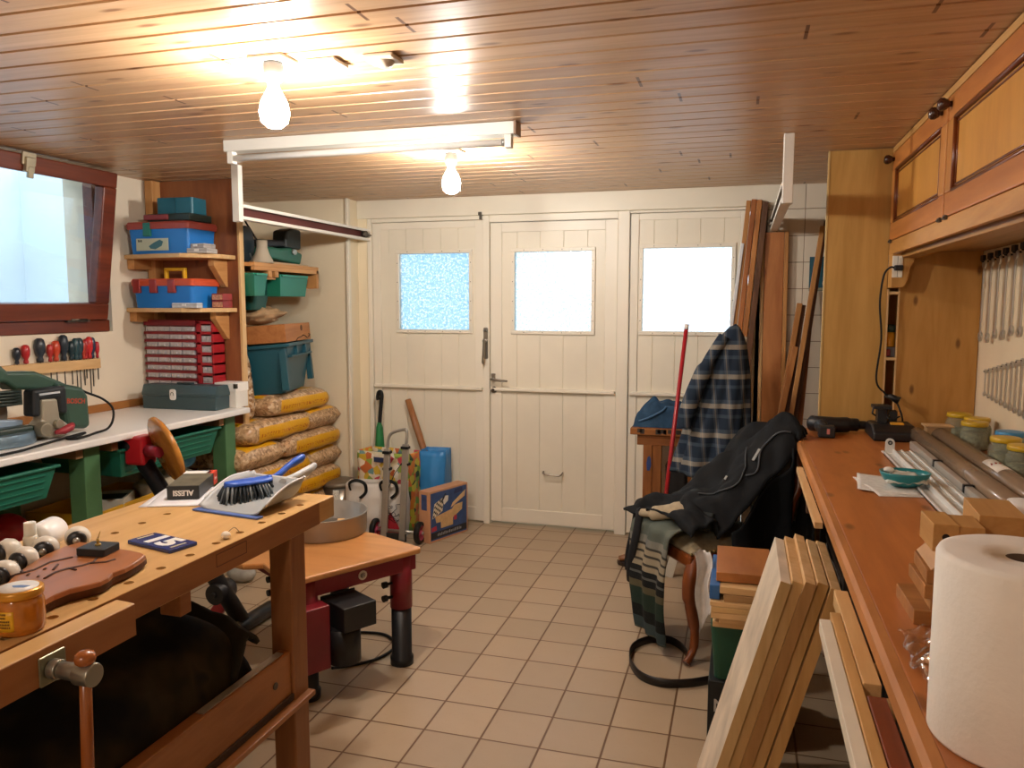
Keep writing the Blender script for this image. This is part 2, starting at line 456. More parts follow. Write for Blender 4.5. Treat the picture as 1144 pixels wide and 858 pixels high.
# hardware: espagnolette on the left leaf, lever handle, cylinder, kick pull
def wpart(mb, name, m, par, **kw): return mb.build(name, m, par, **kw)
mb = MB(); mb.prism(rrect(.030, .20, .008), 0, .008, frameM((-1.578, 4.785, 1.185), (1, 0, 0), (0, 0, 1)))
mb.cyl((-1.578, 4.785, 1.20), (-1.578, 4.745, 1.20), .013); mb.bar((-1.578, 4.75, 1.215), (-1.584, 4.74, 1.06), .014, .012); mb.cyl((-1.59, 4.78, 1.265), (-1.565, 4.765, 1.265), .008); mb.cyl((-1.592, 4.775, 1.12), (-1.592, 4.765, 1.05), .006)
wpart(mb, 'bolt_handle', steel, d1, bevel=.002)
mb = MB(); mb.prism(rrect(.026, .05, .006), 0, .006, frameM((-1.532, 4.80, .965), (1, 0, 0), (0, 0, 1)))
mb.cyl((-1.532, 4.80, .955), (-1.532, 4.75, .955), .009); mb.tube([(-1.534, 4.752, .955), (-1.51, 4.748, .953), (-1.46, 4.748, .950), (-1.425, 4.752, .947)], [.009, .009, .008, .006], sx=1)
wpart(mb, 'lever_handle', steel, d2)
mb = MB(); mb.cyl((-1.530, 4.803, .885), (-1.530, 4.785, .885), .020, .018); mb.cyl((-1.530, 4.786, .885), (-1.530, 4.775, .885), .010)
wpart(mb, 'lock_cylinder', dsteel, d2)
mb = MB(); mb.tube([(-1.198, 4.803, .368), (-1.195, 4.775, .362), (-1.18, 4.77, .355), (-1.09, 4.77, .352), (-1.075, 4.775, .36), (-1.073, 4.803, .368)], .0055)
wpart(mb, 'pull_handle', steel, d2)
mb = MB(); mb.box(-1.617, -1.597, 4.75, 4.79, 1.99, 2.01); mb.box(-1.612, -1.602, 4.757, 4.785, 1.965, 2.01)
wpart(mb, 'top_bolt', dsteel, d1)
# nail heads round the panes
for (d, x0, x1, z0, z1) in ((d1, -2.185, -1.698, 1.268, 1.762), (d2, -1.393, -.902, 1.268, 1.760), (d3, -.588, -.075, 1.272, 1.768)):
    mb = MB()
    for k in range(4):
        f = (k+.5)/4
        for p in ((x0+(x1-x0)*f, z0-.012), (x0+(x1-x0)*f, z1+.012), (x0-.012, z0+(z1-z0)*f), (x1+.012, z0+(z1-z0)*f)):
            mb.cyl((p[0], 4.799, p[1]), (p[0], 4.7975, p[1]), .0028, seg=8)
    wpart(mb, 'nail_heads', rust, d)

# --- window: fixed frame and a tilted hopper sash
mahog = wood('7a3820', '4c2014', 'Y', .35, 0, 1, .5)
mahz = wood('7a3820', '4c2014', 'Z', .35, 0, 1, .5)
win = bpy.data.objects.new('window_1', None); COL.objects.link(win); win.location = (XL, 2.7, WZ0); win['_w'] = (XL, 2.7, WZ0); win['kind'] = 'structure'
mb = MB(); mb.box(XL-.07, XL+.012, WY0, WY1-.03, WZ0, WZ0+.062); mb.box(XL-.07, XL-.005, WY0, WY1-.03, WZ1-.05, WZ1)
mb.box(XL-.07, XL-.005, WY1-.085, WY1-.03, WZ0, WZ1); mb.box(XL-.07, XL-.005, WY0, WY0+.055, WZ0, WZ1)
mb.build('window_frame', mahog, win, bevel=.005)
TA = math.radians(8.3); SZ = WZ0+.066; SH = .745
SM = Matrix.Translation((XL+.008, 0, SZ)) @ Matrix.Rotation(TA, 4, 'Y')
SY0, SY1 = 2.03, 3.335
mb = MB()
for (a, b, c, d) in ((SY0, SY1, 0, .082), (SY0, SY1, SH-.075, SH), (SY0, SY0+.085, .082, SH-.075), (SY1-.085, SY1, .082, SH-.075)):
    mb.box(-.028, .028, a, b, c, d, SM)
sash = mb.build('sash', mahog, win, bevel=.006)
tg = NT('clear_glass'); tg.n.remove(tg.b)
a_ = tg.n.new('ShaderNodeBsdfTransparent'); a_.inputs[0].default_value = (.93, .97, 1, 1); b_ = tg.n.new('ShaderNodeBsdfGlossy'); b_.inputs['Roughness'].default_value = .03
m_ = tg.n.new('ShaderNodeMixShader'); m_.inputs[0].default_value = .06; tg.link(a_.outputs[0], m_.inputs[1]); tg.link(b_.outputs[0], m_.inputs[2]); tg.link(m_.outputs[0], tg.out.inputs[0])
clear_glass = tg.m
sub(MB().box(-.003, .003, SY0+.08, SY1-.08, .078, SH-.07, SM), 'window_pane', clear_glass, sash)
mb = MB(); mb.box(.028, .040, 2.775, 2.845, SH-.045, SH+.012, SM); mb.box(.03, .052, 2.785, 2.83, SH-.075, SH-.01, SM); mb.box(.04, .056, 2.795, 2.822, SH-.10, SH-.05, SM)
sub(mb, 'latch', plain('b3a68c', .35, .7), sash, bevel=.003)
mb = MB(); mb.cyl((XL+.03, 3.10, SZ-.002), (XL+.03, 3.20, SZ-.002), .009); mb.box(XL+.014, XL+.034, 3.08, 3.22, SZ-.012, SZ+.006)
sub(mb, 'hinge', dsteel, sash)
mb = MB().box(XL, XL+.02, 1.2, 3.70, .875, .915); struct(mb, 'baseboard_left', wood('b27a40', '94602e', 'Y', .5), bevel=.003)

# --- outside: the light well beyond the window and the yard beyond the doors
ext = plain('e6eef2', .8, 0, .06, 1.5, .2)
mb = MB().box(-4.75, -4.6, .5, 5.2, -.2, 2.75); mb.box(-4.6, -3.48, 4.15, 4.3, -.2, 2.3); mb.box(-4.75, -3.48, .3, .5, -.2, 2.3); struct(mb, 'wall_light_well', ext)
mb = MB().box(-4.75, -3.4, .3, 5.2, .6, .9); struct(mb, 'floor_light_well', ext)
mb = MB().box(-9, 9, 5.05, 16, -.3, -.02); struct(mb, 'ground_yard', plain('aaa69e', .9, 0, .15, 1))
mb = MB().tube([(-4.55, 2.62, 1.45), (-4.55, 3.45, 2.45)], .012); mb2 = MB().box(-7, -2.55, 8, 8.2, -.3, 3.2); struct(mb2, 'wall_pane_dimmer', plain('d0e4f0', .8, 0, .05, 1))  # wall added beyond the yard to dim and tint the left door pane
onew(mb, 'drain_pipe', plain('a8b8c0', .6), (-4.55, 3.0, 1.9), 'thin grey pipe slanting up the white wall outside the window', 'pipe')
# ================================================================= LEFT: WHITE BENCH, SHELVES, STORE CORNER
YZ = frameM((0, 0, 0), (0, 1, 0), (0, 0, 1))       # prism in the Y-Z plane, extruded along X
XZ = frameM((0, 0, 0), (1, 0, 0), (0, 0, 1))       # prism in the X-Z plane, extruded along -Y
pine = wood('c9965e', 'a8713c', 'X', .5, 0, 1, .35)
pineY = wood('c9965e', 'a8713c', 'Y', .5, 0, 1, .35)
pineZ = wood('c9965e', 'a8713c', 'Z', .5, 0, 1, .35)
paleX = wood('dcb886', 'c0945c', 'X', .55, 0, 1, .3)
paleY = wood('dcb886', 'c0945c', 'Y', .55, 0, 1, .3)
paleZ = wood('dcb886', 'c0945c', 'Z', .55, 0, 1, .3)
whitep = plain('efece6', .3, 0, .02, 3, .5)
green_paint = plain('4f7a52', .5, 0, .12, 8, .4)
crate_green = plain('1f6e58', .4, 0, .08, 6, .5)
black = plain('16171a', .45, 0, .1, 6, .5)
rubber = plain('131313', .6, 0, .1, 6, .3)
alu = plain('b9b8b2', .32, .85, .05)

# --- white-topped bench
bn = thing('side_bench', (-2.88, 2.6, 0), 'long bench with thin white top and green legs under the window', 'workbench')
MB().box(XL+.002, -2.555, 1.0, 3.66, .845, .875).build('bench_top', whitep, bn, bevel=.006)
for (y, x) in ((2.588, -2.70), (3.52, -2.70), (1.3, -2.70), (2.588, -3.15), (3.52, -3.15), (1.3, -3.15)):
    MB().box(x, x+.085, y, y+.085, 0, .845).build('leg', green_paint, bn, bevel=.004)
MB().box(-3.14, -2.66, 1.3, 3.6, .36, .385).build('lower_shelf', plain('3a4438', .7, 0, .1), bn)
for y in (2.55, 1.95, 2.74, 3.47):
    MB().box(-3.15, -2.60, y-.018, y+.018, .800, .845).build('crate_runner', plain('7a5a38', .6), bn)
# --- green crates hung under the bench top
def hung_crate(y0, y1, lab):
    th = thing('green_crate', (-2.85, (y0+y1)/2, .66), lab, 'storage crate', 'green crates under the bench')
    mb = MB()
    x0, x1 = -3.08, -2.605; zt, zb = .798, .665; tp = .028
    def ring(i, z, e=0): return [(x0+i-e, y0+i-e, z), (x1-i+e, y0+i-e, z), (x1-i+e, y1-i+e, z), (x0+i-e, y1-i+e, z)]
    mb.rings([ring(tp, zb), ring(.0, zt-.012), ring(.0, zt-.012, .012), ring(0, zt, .012), ring(.006, zt), ring(tp+.006, zb+.01)], smooth=False)
    mb.build('crate_body', crate_green, th, bevel=.004)
    mb = MB()
    for k in range(4): mb.box(x1-.024+k*.006, x1-.017+k*.006, y0+.05, y1-.05, .685+k*.026, .689+k*.026)
    mb.build('ribs', crate_green, th)
    return th
hung_crate(1.97, 2.44, 'deep green plastic crate hung under the white bench, at the left photo edge')
hung_crate(2.775, 3.45, 'long green plastic crate hung under the white bench between its green legs')
one(MB().tube([(-.12, 0, 0), (-.06, .05, .02), (0, .02, .045), (.04, -.05, .02), (.12, .02, .03)], .010), 'rolled_rag', plain('d8d2c0', .7), (-2.80, 3.2, .685), 'pale rag lying in the green crate nearest the shelf panel', 'rag')
# --- yellow drawer tray below, and the things in and beside it
yt = thing('yellow_tray', (-2.87, 2.95, .386), 'shallow yellow wooden tray standing on the shelf below the white bench', 'tray', rz=0)
YM = Matrix.Translation((-2.72, 2.72, .386)) @ Matrix.Rotation(math.radians(6), 4, 'Z')
mb = MB(); L, W, Hh = .62, .34, .12
mb.box(-.012, 0, 0, L, 0, Hh, YM); mb.box(-W, -W+.012, 0, L, 0, Hh, YM); mb.box(-W, 0, 0, .012, 0, Hh, YM); mb.box(-W, 0, L-.012, L, 0, Hh, YM)
mb.build('tray_sides', plain('d9a11e', .5, 0, .08), yt, bevel=.002)
MB().box(-W+.012, -.012, .012, L-.012, .002, .012, YM).build('tray_base', plain('8a5a3c', .6), yt)
bx = thing('small_carton', (-2.85, 2.98, .40), 'small dark green and white carton lying in the yellow tray', 'box')
mb = MB().box(-.07, .07, -.10, .10, 0, .13, Matrix.Translation((-2.85, 2.98, .40)) @ Matrix.Rotation(.5, 4, 'Z')); mb.build('carton', plain('cfc7b4', .6), bx, bevel=.002)
mb = MB().box(-.06, .06, -.09, .02, .13, .1315, Matrix.Translation((-2.85, 2.98, .40)) @ Matrix.Rotation(.5, 4, 'Z')); mb.build('printed_top', plain('243028', .5), bx)
yt2 = thing('yellow_tray', (-2.87, 2.2, .386), 'second shallow yellow wooden tray under the bench, behind the white plastic fittings', 'tray')
mb = MB(); mb.box(-2.70, -2.688, 1.75, 2.35, .386, .49); mb.box(-3.05, -3.038, 1.75, 2.35, .386, .49); mb.box(-3.05, -2.688, 2.338, 2.35, .386, .49); mb.box(-3.05, -2.688, 1.75, 1.762, .386, .49)
mb.build('tray_sides', plain('d9a11e', .5, 0, .08), yt2, bevel=.002)
MB().box(-3.04, -2.70, 1.76, 2.34, .388, .397).build('tray_base', plain('8a5a3c', .6), yt2)
onew(MB().ball((-2.95, 2.50, .47), .085, 20, (1, 1, 1)), 'red_ball', plain('a81c22', .4), (-2.95, 2.50, .386), 'dark red round tin beside the yellow tray under the bench', 'tin')
onew(MB().ball((-2.80, 2.52, .43), .044, 16), 'white_ball', plain('d8d4c8', .5), (-2.80, 2.52, .386), 'small white ball beside the front green bench leg', 'ball')
mb = MB()
def sackf(u, v):
    a = u*2*PI; r = .13*math.sin(PI*min(v*1.02, 1))**.45
    n = mnoise.noise(V((math.cos(a)*1.5, math.sin(a)*1.5, v*4)))
    return (-2.80+math.cos(a)*r*(1.1+.3*n), 3.30+math.sin(a)*r*(1.2+.3*n), .387+.22*v+.015*n)
mb.grid(sackf, 28, 14)
onew(mb, 'cloth_sack', plain('b9ab92', .8, 0, .15, 9, .2, .3, 40), (-2.80, 3.30, .386), 'crumpled beige sack stuffed on the shelf below the white bench', 'sack')
onew(MB().ball((-2.73, 3.33, .645), .052, 18, (1.1, 1.2, .9)), 'blue_bowl', plain('3f86b8', .4), (-2.73, 3.33, .60), 'rounded blue plastic bowl lying on the beige sack', 'bowl')

# --- shelf panel with two shelves
sp_ = thing('shelf_unit', (-2.9, 3.72, 0), 'brown wooden panel with two short shelves above the end of the white bench', 'shelf unit')
brownp = wood('9a5f38', '75422a', 'Z', .5, .7, .6, .35)
MB().box(XL+.004, -2.638, 3.715, 3.737, 0, ZC-.004).build('back_panel', brownp, sp_)
MB().box(-2.638, -2.622, 3.708, 3.744, 0, ZC-.004).build('edge_strip', paleZ, sp_, bevel=.002)
for zt, zn in ((1.695, 0), (1.412, 1)):
    pl = [(XL+.004, 3.50), (-2.97, 3.455), (-2.80, 3.445), (-2.72, 3.49), (-2.655, 3.58), (-2.655, 3.714), (XL+.004, 3.714)]
    MB().prism(pl, zt-.022, zt).build('shelf', paleX, sp_, bevel=.002)
    MB().box(XL+.004, XL+.05, 3.52, 3.714, zt-.075, zt-.022).build('batten', pineY, sp_, bevel=.002)
    br = [(3.714, zt-.022), (3.60, zt-.022), (3.60, zt-.06), (3.70, zt-.17), (3.714, zt-.17)]
    MB().prism(br, -2.745, -2.708, YZ).build('bracket', pineY, sp_, bevel=.002)
MB().box(XL+.025, XL+.075, 3.65, 3.714, 0.9, ZC-.004).build('wall_post', pineZ, sp_, bevel=.003)

# --- tool boxes on the shelves
def toolbox(loc, w, d, h, lab, body, lid, latchm, latches, handle=None, sticker=None, name='toolbox'):
    x, y, z = loc
    th = thing(name, loc, lab, 'toolbox', None)
    mb = MB(); hb = h*.80
    def rg(e, z_): return [(x+p[0], y+p[1], z+z_) for p in rrect(w-e*2, d-e*2, .018, 3)]
    mb.rings([rg(.014, 0), rg(.012, .004), rg(.004, hb), rg(.012, hb)], smooth=False); mb.build('body', body, th)
    mb = MB(); mb.rings([rg(-.004, hb-.008), rg(-.006, hb+.018), rg(.0, hb+.03), rg(.03, h)], smooth=False); mb.build('lid', lid, th, bevel=.002)
    for lx in latches:
        mb = MB().box(x+lx-.022, x+lx+.022, y-d/2-.010, y-d/2+.012, z+hb-.045, z+hb+.026); mb.build('latch', latchm, th, bevel=.004)
    if handle:
        mb = MB(); hw = .066
        mb.box(x-hw, x-hw+.016, y-.012, y+.012, z+h-.005, z+h+.055); mb.box(x+hw-.016, x+hw, y-.012, y+.012, z+h-.005, z+h+.055); mb.box(x-hw, x+hw, y-.012, y+.012, z+h+.043, z+h+.06)
        mb.build('handle', handle, th, bevel=.004)
    return th
blue = plain('1f78c8', .4, 0, .06, 5, .5); redlid = plain('a3483c', .45, 0, .1, 5, .4); teal = plain('2c7f74', .4)
tb = toolbox((-2.952, 3.587, 1.695), .385, .235, .170, 'blue plastic toolbox with dull red lid and sticker, on the upper shelf', blue, redlid, teal, (-.06,))
mb = MB().box(-3.085, -2.885, 3.4685, 3.4725, 1.712, 1.775); st = mb.build('sticker', plain('b9bfa6', .5, 0, .05), tb)
mb = MB(); mb.prism([(-3.005, 1.735), (-2.975, 1.752), (-2.935, 1.768), (-2.915, 1.758), (-2.925, 1.735), (-2.965, 1.718), (-2.995, 1.722)], 3.4675, 3.4695, frameM((0, 0, 0), (1, 0, 0), (0, 0, 1)) @ Matrix.Scale(-1, 4, (0, 0, 1)))
mb.build('sticker_picture', plain('3f6f78', .5), tb)
vs, fs = text_mesh('B-B', .017, .0006, .0006)
MB().add(vs, fs, frameM((-3.06, 3.468, 1.762), (1, 0, 0), (0, 0, 1))).build('sticker_lettering', black, tb)
toolbox((-2.945, 3.59, 1.412), .385, .225, .155, 'blue plastic toolbox with orange-red lid and yellow handle, on the lower shelf', blue, plain('c8512e', .45, 0, .08), plain('8f2f2b', .45), (-.155, -.05, .065), plain('d9a81c', .4))
th = thing('small_tool_case', (-2.85, 3.60, 1.868), 'flat dark case with red clasp edge on top of the upper toolbox', 'case')
MB().box(-3.04, -2.77, 3.50, 3.68, 1.866, 1.905).build('case_body', plain('25342f', .45), th, bevel=.006)
MB().box(-3.05, -2.90, 3.488, 3.505, 1.872, 1.900).build('clasp_edge', plain('8e3a3c', .45), th, bevel=.004)
th = thing('teal_box', (-2.83, 3.59, 1.906), 'teal blue plastic box topmost on the upper shelf pile', 'box')
MB().prism(rrect(.215, .13, .012), 0, .085, Matrix.Translation((-2.895, 3.60, 1.906)) @ Matrix.Rotation(.06, 4, 'Z')).build('box_body', plain('1d5f70', .4, 0, .06), th, bevel=.003)
MB().box(-2.885, -2.881, 3.53, 3.665, 1.907, 1.989).build('divider_rib', plain('174e5c', .4), th)
def clearcase(x, y, z, w, d, h, c, lab, rz=0):
    th = thing('parts_case', (x, y, z), lab, 'small case', None)
    M = Matrix.Translation((x, y, z)) @ Matrix.Rotation(rz, 4, 'Z')
    MB().box(-w/2, w/2, -d/2, d/2, 0, h, M).build('case', plain(c, .3, 0, .15, 40), th, bevel=.003)
    MB().box(-w/2-.002, w/2+.002, -d/2-.002, d/2+.002, h*.55, h*.62, M).build('lid_seam', plain('77726a', .4), th)
    MB().box(-.012, .012, -d/2-.005, -d/2+.002, h*.35, h*.8, M).build('clip', plain('e4e0d8', .4), th)
clearcase(-2.728, 3.535, 1.696, .115, .10, .026, 'b4ada6', 'grey clear parts case on upper shelf, lower of two', .1)
clearcase(-2.735, 3.54, 1.7225, .105, .09, .024, 'a99f98', 'grey clear parts case on upper shelf, resting on another', -.05)
clearcase(-2.785, 3.474, 1.413, .15, .05, .026, 'c4c4c4', 'flat clear parts case at the front edge of the lower shelf', .03)
for z, lab in ((1.413, 'small red printed matchbox on the lower shelf, underneath'), (1.452, 'small red printed matchbox on the lower shelf, on top')):
    th = thing('matchbox', (-2.695, 3.64, z), lab, 'box', None)
    MB().box(-2.73, -2.66, 3.60, 3.68, z, z+.037).build('carton', plain('8e3230', .5), th, bevel=.002)
    MB().box(-2.726, -2.664, 3.5985, 3.6005, z+.004, z+.031).build('printed_face', plain('c98f6c', .5, 0, .4, 120), th)

# --- parts cabinet with clear drawers
oc = thing('drawer_cabinet', (-2.965, 3.62, .875), 'dark red cabinet of small clear drawers on the white bench', 'drawer cabinet')
cx0, cx1, cy0, cy1, cz0, cz1 = -3.180, -2.845, 3.600, 3.713, .876, 1.347
dred = plain('7d1c26', .4, 0, .08, 6, .5)
MB().box(cx0, cx1, cy0+.02, cy1, cz0, cz1).build('cabinet_body', dred, oc, bevel=.004)
MB().box(cx0, cx1, cy0, cy0+.02, cz1-.03, cz1).build('top_rail', dred, oc, bevel=.003)
clr = plain('b9b4b6', .2, 0, .12, 30, .7)
rows, cols = 7, 4; rh = (cz1-.035-cz0-.012)/10; cw = (cx1-cx0-.02)/cols
rows = 10
for r in range(rows):
    for c in range(cols):
        x0 = cx0+.01+c*cw; z0 = cz0+.012+r*rh
        mb = MB(); mb.box(x0+.003, x0+cw-.003, cy0+.004, cy0+.022, z0+.016, z0+rh-.002); mb.box(x0+cw*.38, x0+cw*.62, cy0-.006, cy0+.006, z0+.022, z0+.030); mb.box(x0+.006, x0+.014, cy0, cy0+.006, z0+.016, z0+rh-.012); mb.box(x0+cw-.014, x0+cw-.006, cy0, cy0+.006, z0+.016, z0+rh-.012)
        mb.build('drawer', clr, oc)
mb = MB()
for r in range(rows): mb.box(cx0, cx1, cy0+.002, cy0+.022, cz0+.012+r*rh-.002, cz0+.012+r*rh+.013)
mb.build('shelf_rails', dred, oc)
oc2 = thing('drawer_cabinet', (-2.735, 3.64, .875), 'narrow bright red rack of slotted drawers beside the dark red cabinet', 'drawer cabinet')
bred = plain('a31f28', .4, 0, .06, 6, .5)
x0, x1 = -2.843, -2.740
mb = MB(); mb.box(x0, x0+.026, 3.61, 3.712, .876, 1.342); mb.box(x1-.012, x1, 3.61, 3.712, .876, 1.342); mb.box(x0, x1, 3.704, 3.712, .876, 1.342)
for r in range(9): mb.box(x0, x1, 3.61, 3.712, .876+r*.0562, .891+r*.0562)
mb.build('rack_frame', bred, oc2, bevel=.002)
for r in range(8):
    for c in range(2):
        z = .892+r*.0562; xx = x0+.028+c*.031
        mb = MB(); mb.box(xx, xx+.028, 3.615, 3.70, z, z+.032); mb.box(xx+.008, xx+.020, 3.608, 3.617, z+.010, z+.026); mb.build('drawer', clr, oc2)
# --- grey steel toolbox and white box
gt = thing('steel_toolbox', (-2.86, 3.53, .875), 'blue-grey steel toolbox with a white clasp on the white bench', 'toolbox')
gm = plain('3c5257', .4, .2, .06, 5, .5)
GM = Matrix.Translation((-2.862, 3.530, .876)) @ Matrix.Rotation(math.radians(1.5), 4, 'Z') @ Matrix.Diagonal((.95, .69, .93, 1))
mb = MB(); mb.prism([(-.235, 0), (.235, 0), (.238, .075), (-.238, .075)], -.09, .09, GM @ XZ); mb.build('body', gm, gt, bevel=.004)
mb = MB(); pr = [(-.093, .075), (.093, .075), (.093, .092), (.068, .138), (-.068, .138), (-.093, .092)]
mb.prism(pr, -.241, .241, GM @ YZ); mb.build('lid', gm, gt, bevel=.004)
mb = MB().box(-.05, .05, -.018, .018, .138, .150, GM); mb.build('carry_handle', plain('2c3b3f', .5), gt, bevel=.004)
mb = MB(); mb.prism(rrect(.038, .062, .012), 0, .012, GM @ frameM((-.03, -.094, .085), (1, 0, 0), (0, 0, 1))); mb.build('clasp', plain('e6e4de', .4), gt, bevel=.002)
mb = MB(); mb.tube([(-.03+.010*math.cos(a), -.109, .086+.012*math.sin(a)) for a in [PI*k/8 for k in range(-1, 10)]], .0018, 6); mb.v = [tuple(GM @ V(p)) for p in mb.v]; mb.build('clasp_loop', dsteel, gt)
wb = thing('white_box', (-2.65, 3.55, .875), 'white lidded carton with a metal corner at the end of the bench', 'box')
WM = Matrix.Translation((-2.675, 3.655, .876)) @ Matrix.Diagonal((.50, .50, 1.0, 1))
MB().box(-.115, .145, -.105, .108, 0, .095, WM).build('box_body', plain('e8e4da', .5), wb, bevel=.002)
MB().box(-.119, .152, -.110, .112, .088, .135, WM).build('box_lid', plain('f1eee6', .45), wb, bevel=.002)
mb = MB(); mb.box(.120, .1545, -.1125, -.08, .105, .13, WM); mb.build('corner_plate', dsteel, wb)

# --- screwdrivers in the wall rack
rk = onew(MB().box(XL+.002, XL+.032, 2.70, 3.275, 1.105, 1.155), 'screwdriver_rack', paleY, (XL+.01, 3.0, 1.1), 'pale wooden strip on the left wall holding the screwdrivers', 'tool rack', bevel=.002)
SDR = [(2.80, '1c2430', .10, .016, 'small black-handled screwdriver'), (2.842, 'b5262a', .115, .019, 'red handled screwdriver'), (2.925, '2b333c', .15, .025, 'thick charcoal handled screwdriver'), (2.975, 'b3302c', .11, .015, 'thin red screwdriver'),
       (3.015, 'c2462a', .13, .020, 'orange-red screwdriver'), (3.055, '23303a', .165, .023, 'tallest dark blue-grey screwdriver'), (3.105, '1e3238', .12, .017, 'dark teal screwdriver'), (3.128, '27454c', .14, .020, 'teal screwdriver'),
       (3.155, '2a3f46', .14, .021, 'blue-grey screwdriver'), (3.175, 'b23a2c', .12, .013, 'slim orange screwdriver'), (3.195, 'a8242a', .13, .015, 'slim crimson screwdriver'), (3.212, 'c02a2a', .145, .018, 'bright red screwdriver'), (3.235, '27344c', .14, .018, 'navy blue screwdriver'), (3.262, 'b3202a', .11, .012, 'smallest red screwdriver')]
order = ['first', 'second', 'third', 'fourth', 'fifth', 'sixth', 'seventh', 'eighth', 'ninth', 'tenth', 'eleventh', 'twelfth', 'thirteenth', 'last']
for i, (y, c, hl, r, lab) in enumerate(SDR):
    x = XL+.019+(.006 if i % 2 else 0); zb = 1.158
    hl *= .76
    th = thing('screwdriver', (x, y, zb), '%s in the wall rack, %s from the left' % (lab, order[i]), 'screwdriver', 'screwdrivers in the wall rack')
    MB().lathe([(.001, 0), (r*.55, 0), (r*.6, hl*.12), (r*.45, hl*.22), (r*.95, hl*.45), (r, hl*.7), (r*.8, hl*.93), (r*.4, hl), (.001, hl)], (x, y, zb), 14).build('handle', plain(c, .3, 0, .08, 20, .6), th)
    L = .10+.11*((i*37) % 10)/10
    MB().cyl((x, y, zb), (x, y, zb-L), .0032, .0028, 8).build('blade', dsteel, th)

# --- mitre saw at the left edge
ms = thing('mitre_saw', (-2.82, 2.5, .876), 'dark green mitre saw on the white bench under the window', 'saw')
gsaw = plain('2f4a3c', .4, 0, .1, 6, .5); bsaw = plain('14191c', .45); cast = plain('a39c8a', .4, .4, .1)
def yz(mb, poly, x0, x1): return mb.prism(poly, x0, x1, YZ)
MB().cyl((-2.86, 2.36, .877), (-2.86, 2.36, .925), .17, .165, 40).build('turntable', plain('6f8594', .35, .5), ms, bevel=.004)
MB().box(-2.98, -2.78, 2.08, 2.60, .877, .905).build('base_plate', cast, ms, bevel=.008)
yz(MB(), [(2.20, .925), (2.47, .925), (2.48, .963), (2.30, .985), (2.20, .982)], -2.93, -2.80).build('fence', plain('9db2c6', .35, .4), ms, bevel=.006)
yz(MB(), [(2.22, .905), (2.475, .905), (2.475, .945), (2.22, .95)], -2.81, -2.74).build('arm_base', plain('26352d', .45), ms, bevel=.01)
yz(MB(), [(2.614, 1.104), (2.748, 1.072), (2.774, 1.03), (2.778, .893), (2.751, .887), (2.648, .903), (2.641, .97), (2.599, .991)], -2.89, -2.755).build('motor_housing', gsaw, ms, bevel=.02, bseg=3)
yz(MB(), [(2.25, 1.20), (2.388, 1.189), (2.412, 1.166), (2.539, 1.157), (2.660, 1.105), (2.70, 1.085), (2.63, 1.06), (2.5, 1.085), (2.44, 1.09), (2.40, 1.12), (2.25, 1.14)], -2.87, -2.785).build('head_cover', gsaw, ms, bevel=.014, bseg=3)
yz(MB(), [(2.479, 1.087), (2.642, 1.090), (2.645, .97), (2.60, .98), (2.598, 1.038), (2.512, 1.042), (2.509, .975), (2.472, .978)], -2.80, -2.74).build('handle_grip', bsaw, ms, bevel=.012, bseg=3)
MB().box(-2.738, -2.733, 2.50, 2.60, 1.062, 1.070).build('handle_stripe', plain('b6bcc0', .3), ms)
yz(MB(), [(2.513, 1.045), (2.587, 1.04), (2.596, .957), (2.638, .925), (2.627, .878), (2.547, .878), (2.5, .895), (2.482, .943), (2.508, .963)], -2.79, -2.735).build('hinge_bracket', cast, ms, bevel=.008)
mb = MB(); mb.cyl((-2.735, 2.50, .925), (-2.70, 2.495, .925), .032, .026, 20); mb.cyl((-2.735, 2.575, .935), (-2.715, 2.575, .935), .02, .02, 16); mb.build('locking_knob', plain('8d8775', .4, .4), ms, bevel=.002)
MB().tube([(-2.715, 2.545, .903), (-2.70, 2.575, .908), (-2.70, 2.61, .918), (-2.712, 2.632, .924)], [.008, .016, .017, .012], 12).build('lock_lever', plain('9c2f38', .45), ms)
mb = MB()
for k in range(5):
    z = 1.035+k*.0125
    mb.tube([(-2.80, 2.22, z+.004), (-2.765, 2.30, z+.006), (-2.755, 2.38, z+.004), (-2.775, 2.452, z-.002)], .0045, 8)
mb.box(-2.81, -2.77, 2.20, 2.452, 1.03, 1.09); mb.build('blade_guard', plain('27332c', .45), ms)
MB().cyl((-2.835, 2.33, 1.00), (-2.831, 2.33, 1.00), .105, .105, 40).build('saw_blade', steel, ms)
mb = MB(); mb.cyl((-2.80, 2.777, .985), (-2.80, 2.795, .985), .012, .010, 12); mb.cyl((-2.80, 2.777, .985), (-2.80, 2.783, .985), .018, .018, 12); mb.build('brush_cap', bsaw, ms)
vs, fs = text_mesh('BOSCH', .030, .001, .0008)
MB().add(vs, fs, frameM((-2.754, 2.70, 1.015), (0, 1, -.12), (0, .12, 1))).build('maker_lettering', plain('a8402c', .4), ms)
def smooth_path(pts, n=8):
    pts = [V(p) for p in pts]; out = []
    P = [pts[0]]+pts+[pts[-1]]
    for i in range(1, len(P)-2):
        p0, p1, p2, p3 = P[i-1:i+3]
        for k in range(n):
            t = k/n
            out.append(.5*((2*p1)+(-p0+p2)*t+(2*p0-5*p1+4*p2-p3)*t*t+(-p0+3*p1-3*p2+p3)*t**3))
    out.append(pts[-1]); return out
MB().tube(smooth_path([(-2.80, 2.60, 1.09), (-2.77, 2.70, 1.075), (-2.76, 2.775, 1.041), (-2.75, 2.84, 1.01), (-2.74, 2.885, .965), (-2.72, 2.865, .915), (-2.69, 2.80, .884), (-2.66, 2.70, .881), (-2.63, 2.62, .881), (-2.62, 2.56, .881), (-2.66, 2.55, .881), (-2.67, 2.62, .882), (-2.68, 2.66, .887), (-2.66, 2.50, .882), (-2.63, 2.38, .881), (-2.60, 2.25, .881), (-2.61, 2.05, .881)]), .0052, 8).build('power_cord', rubber, ms)

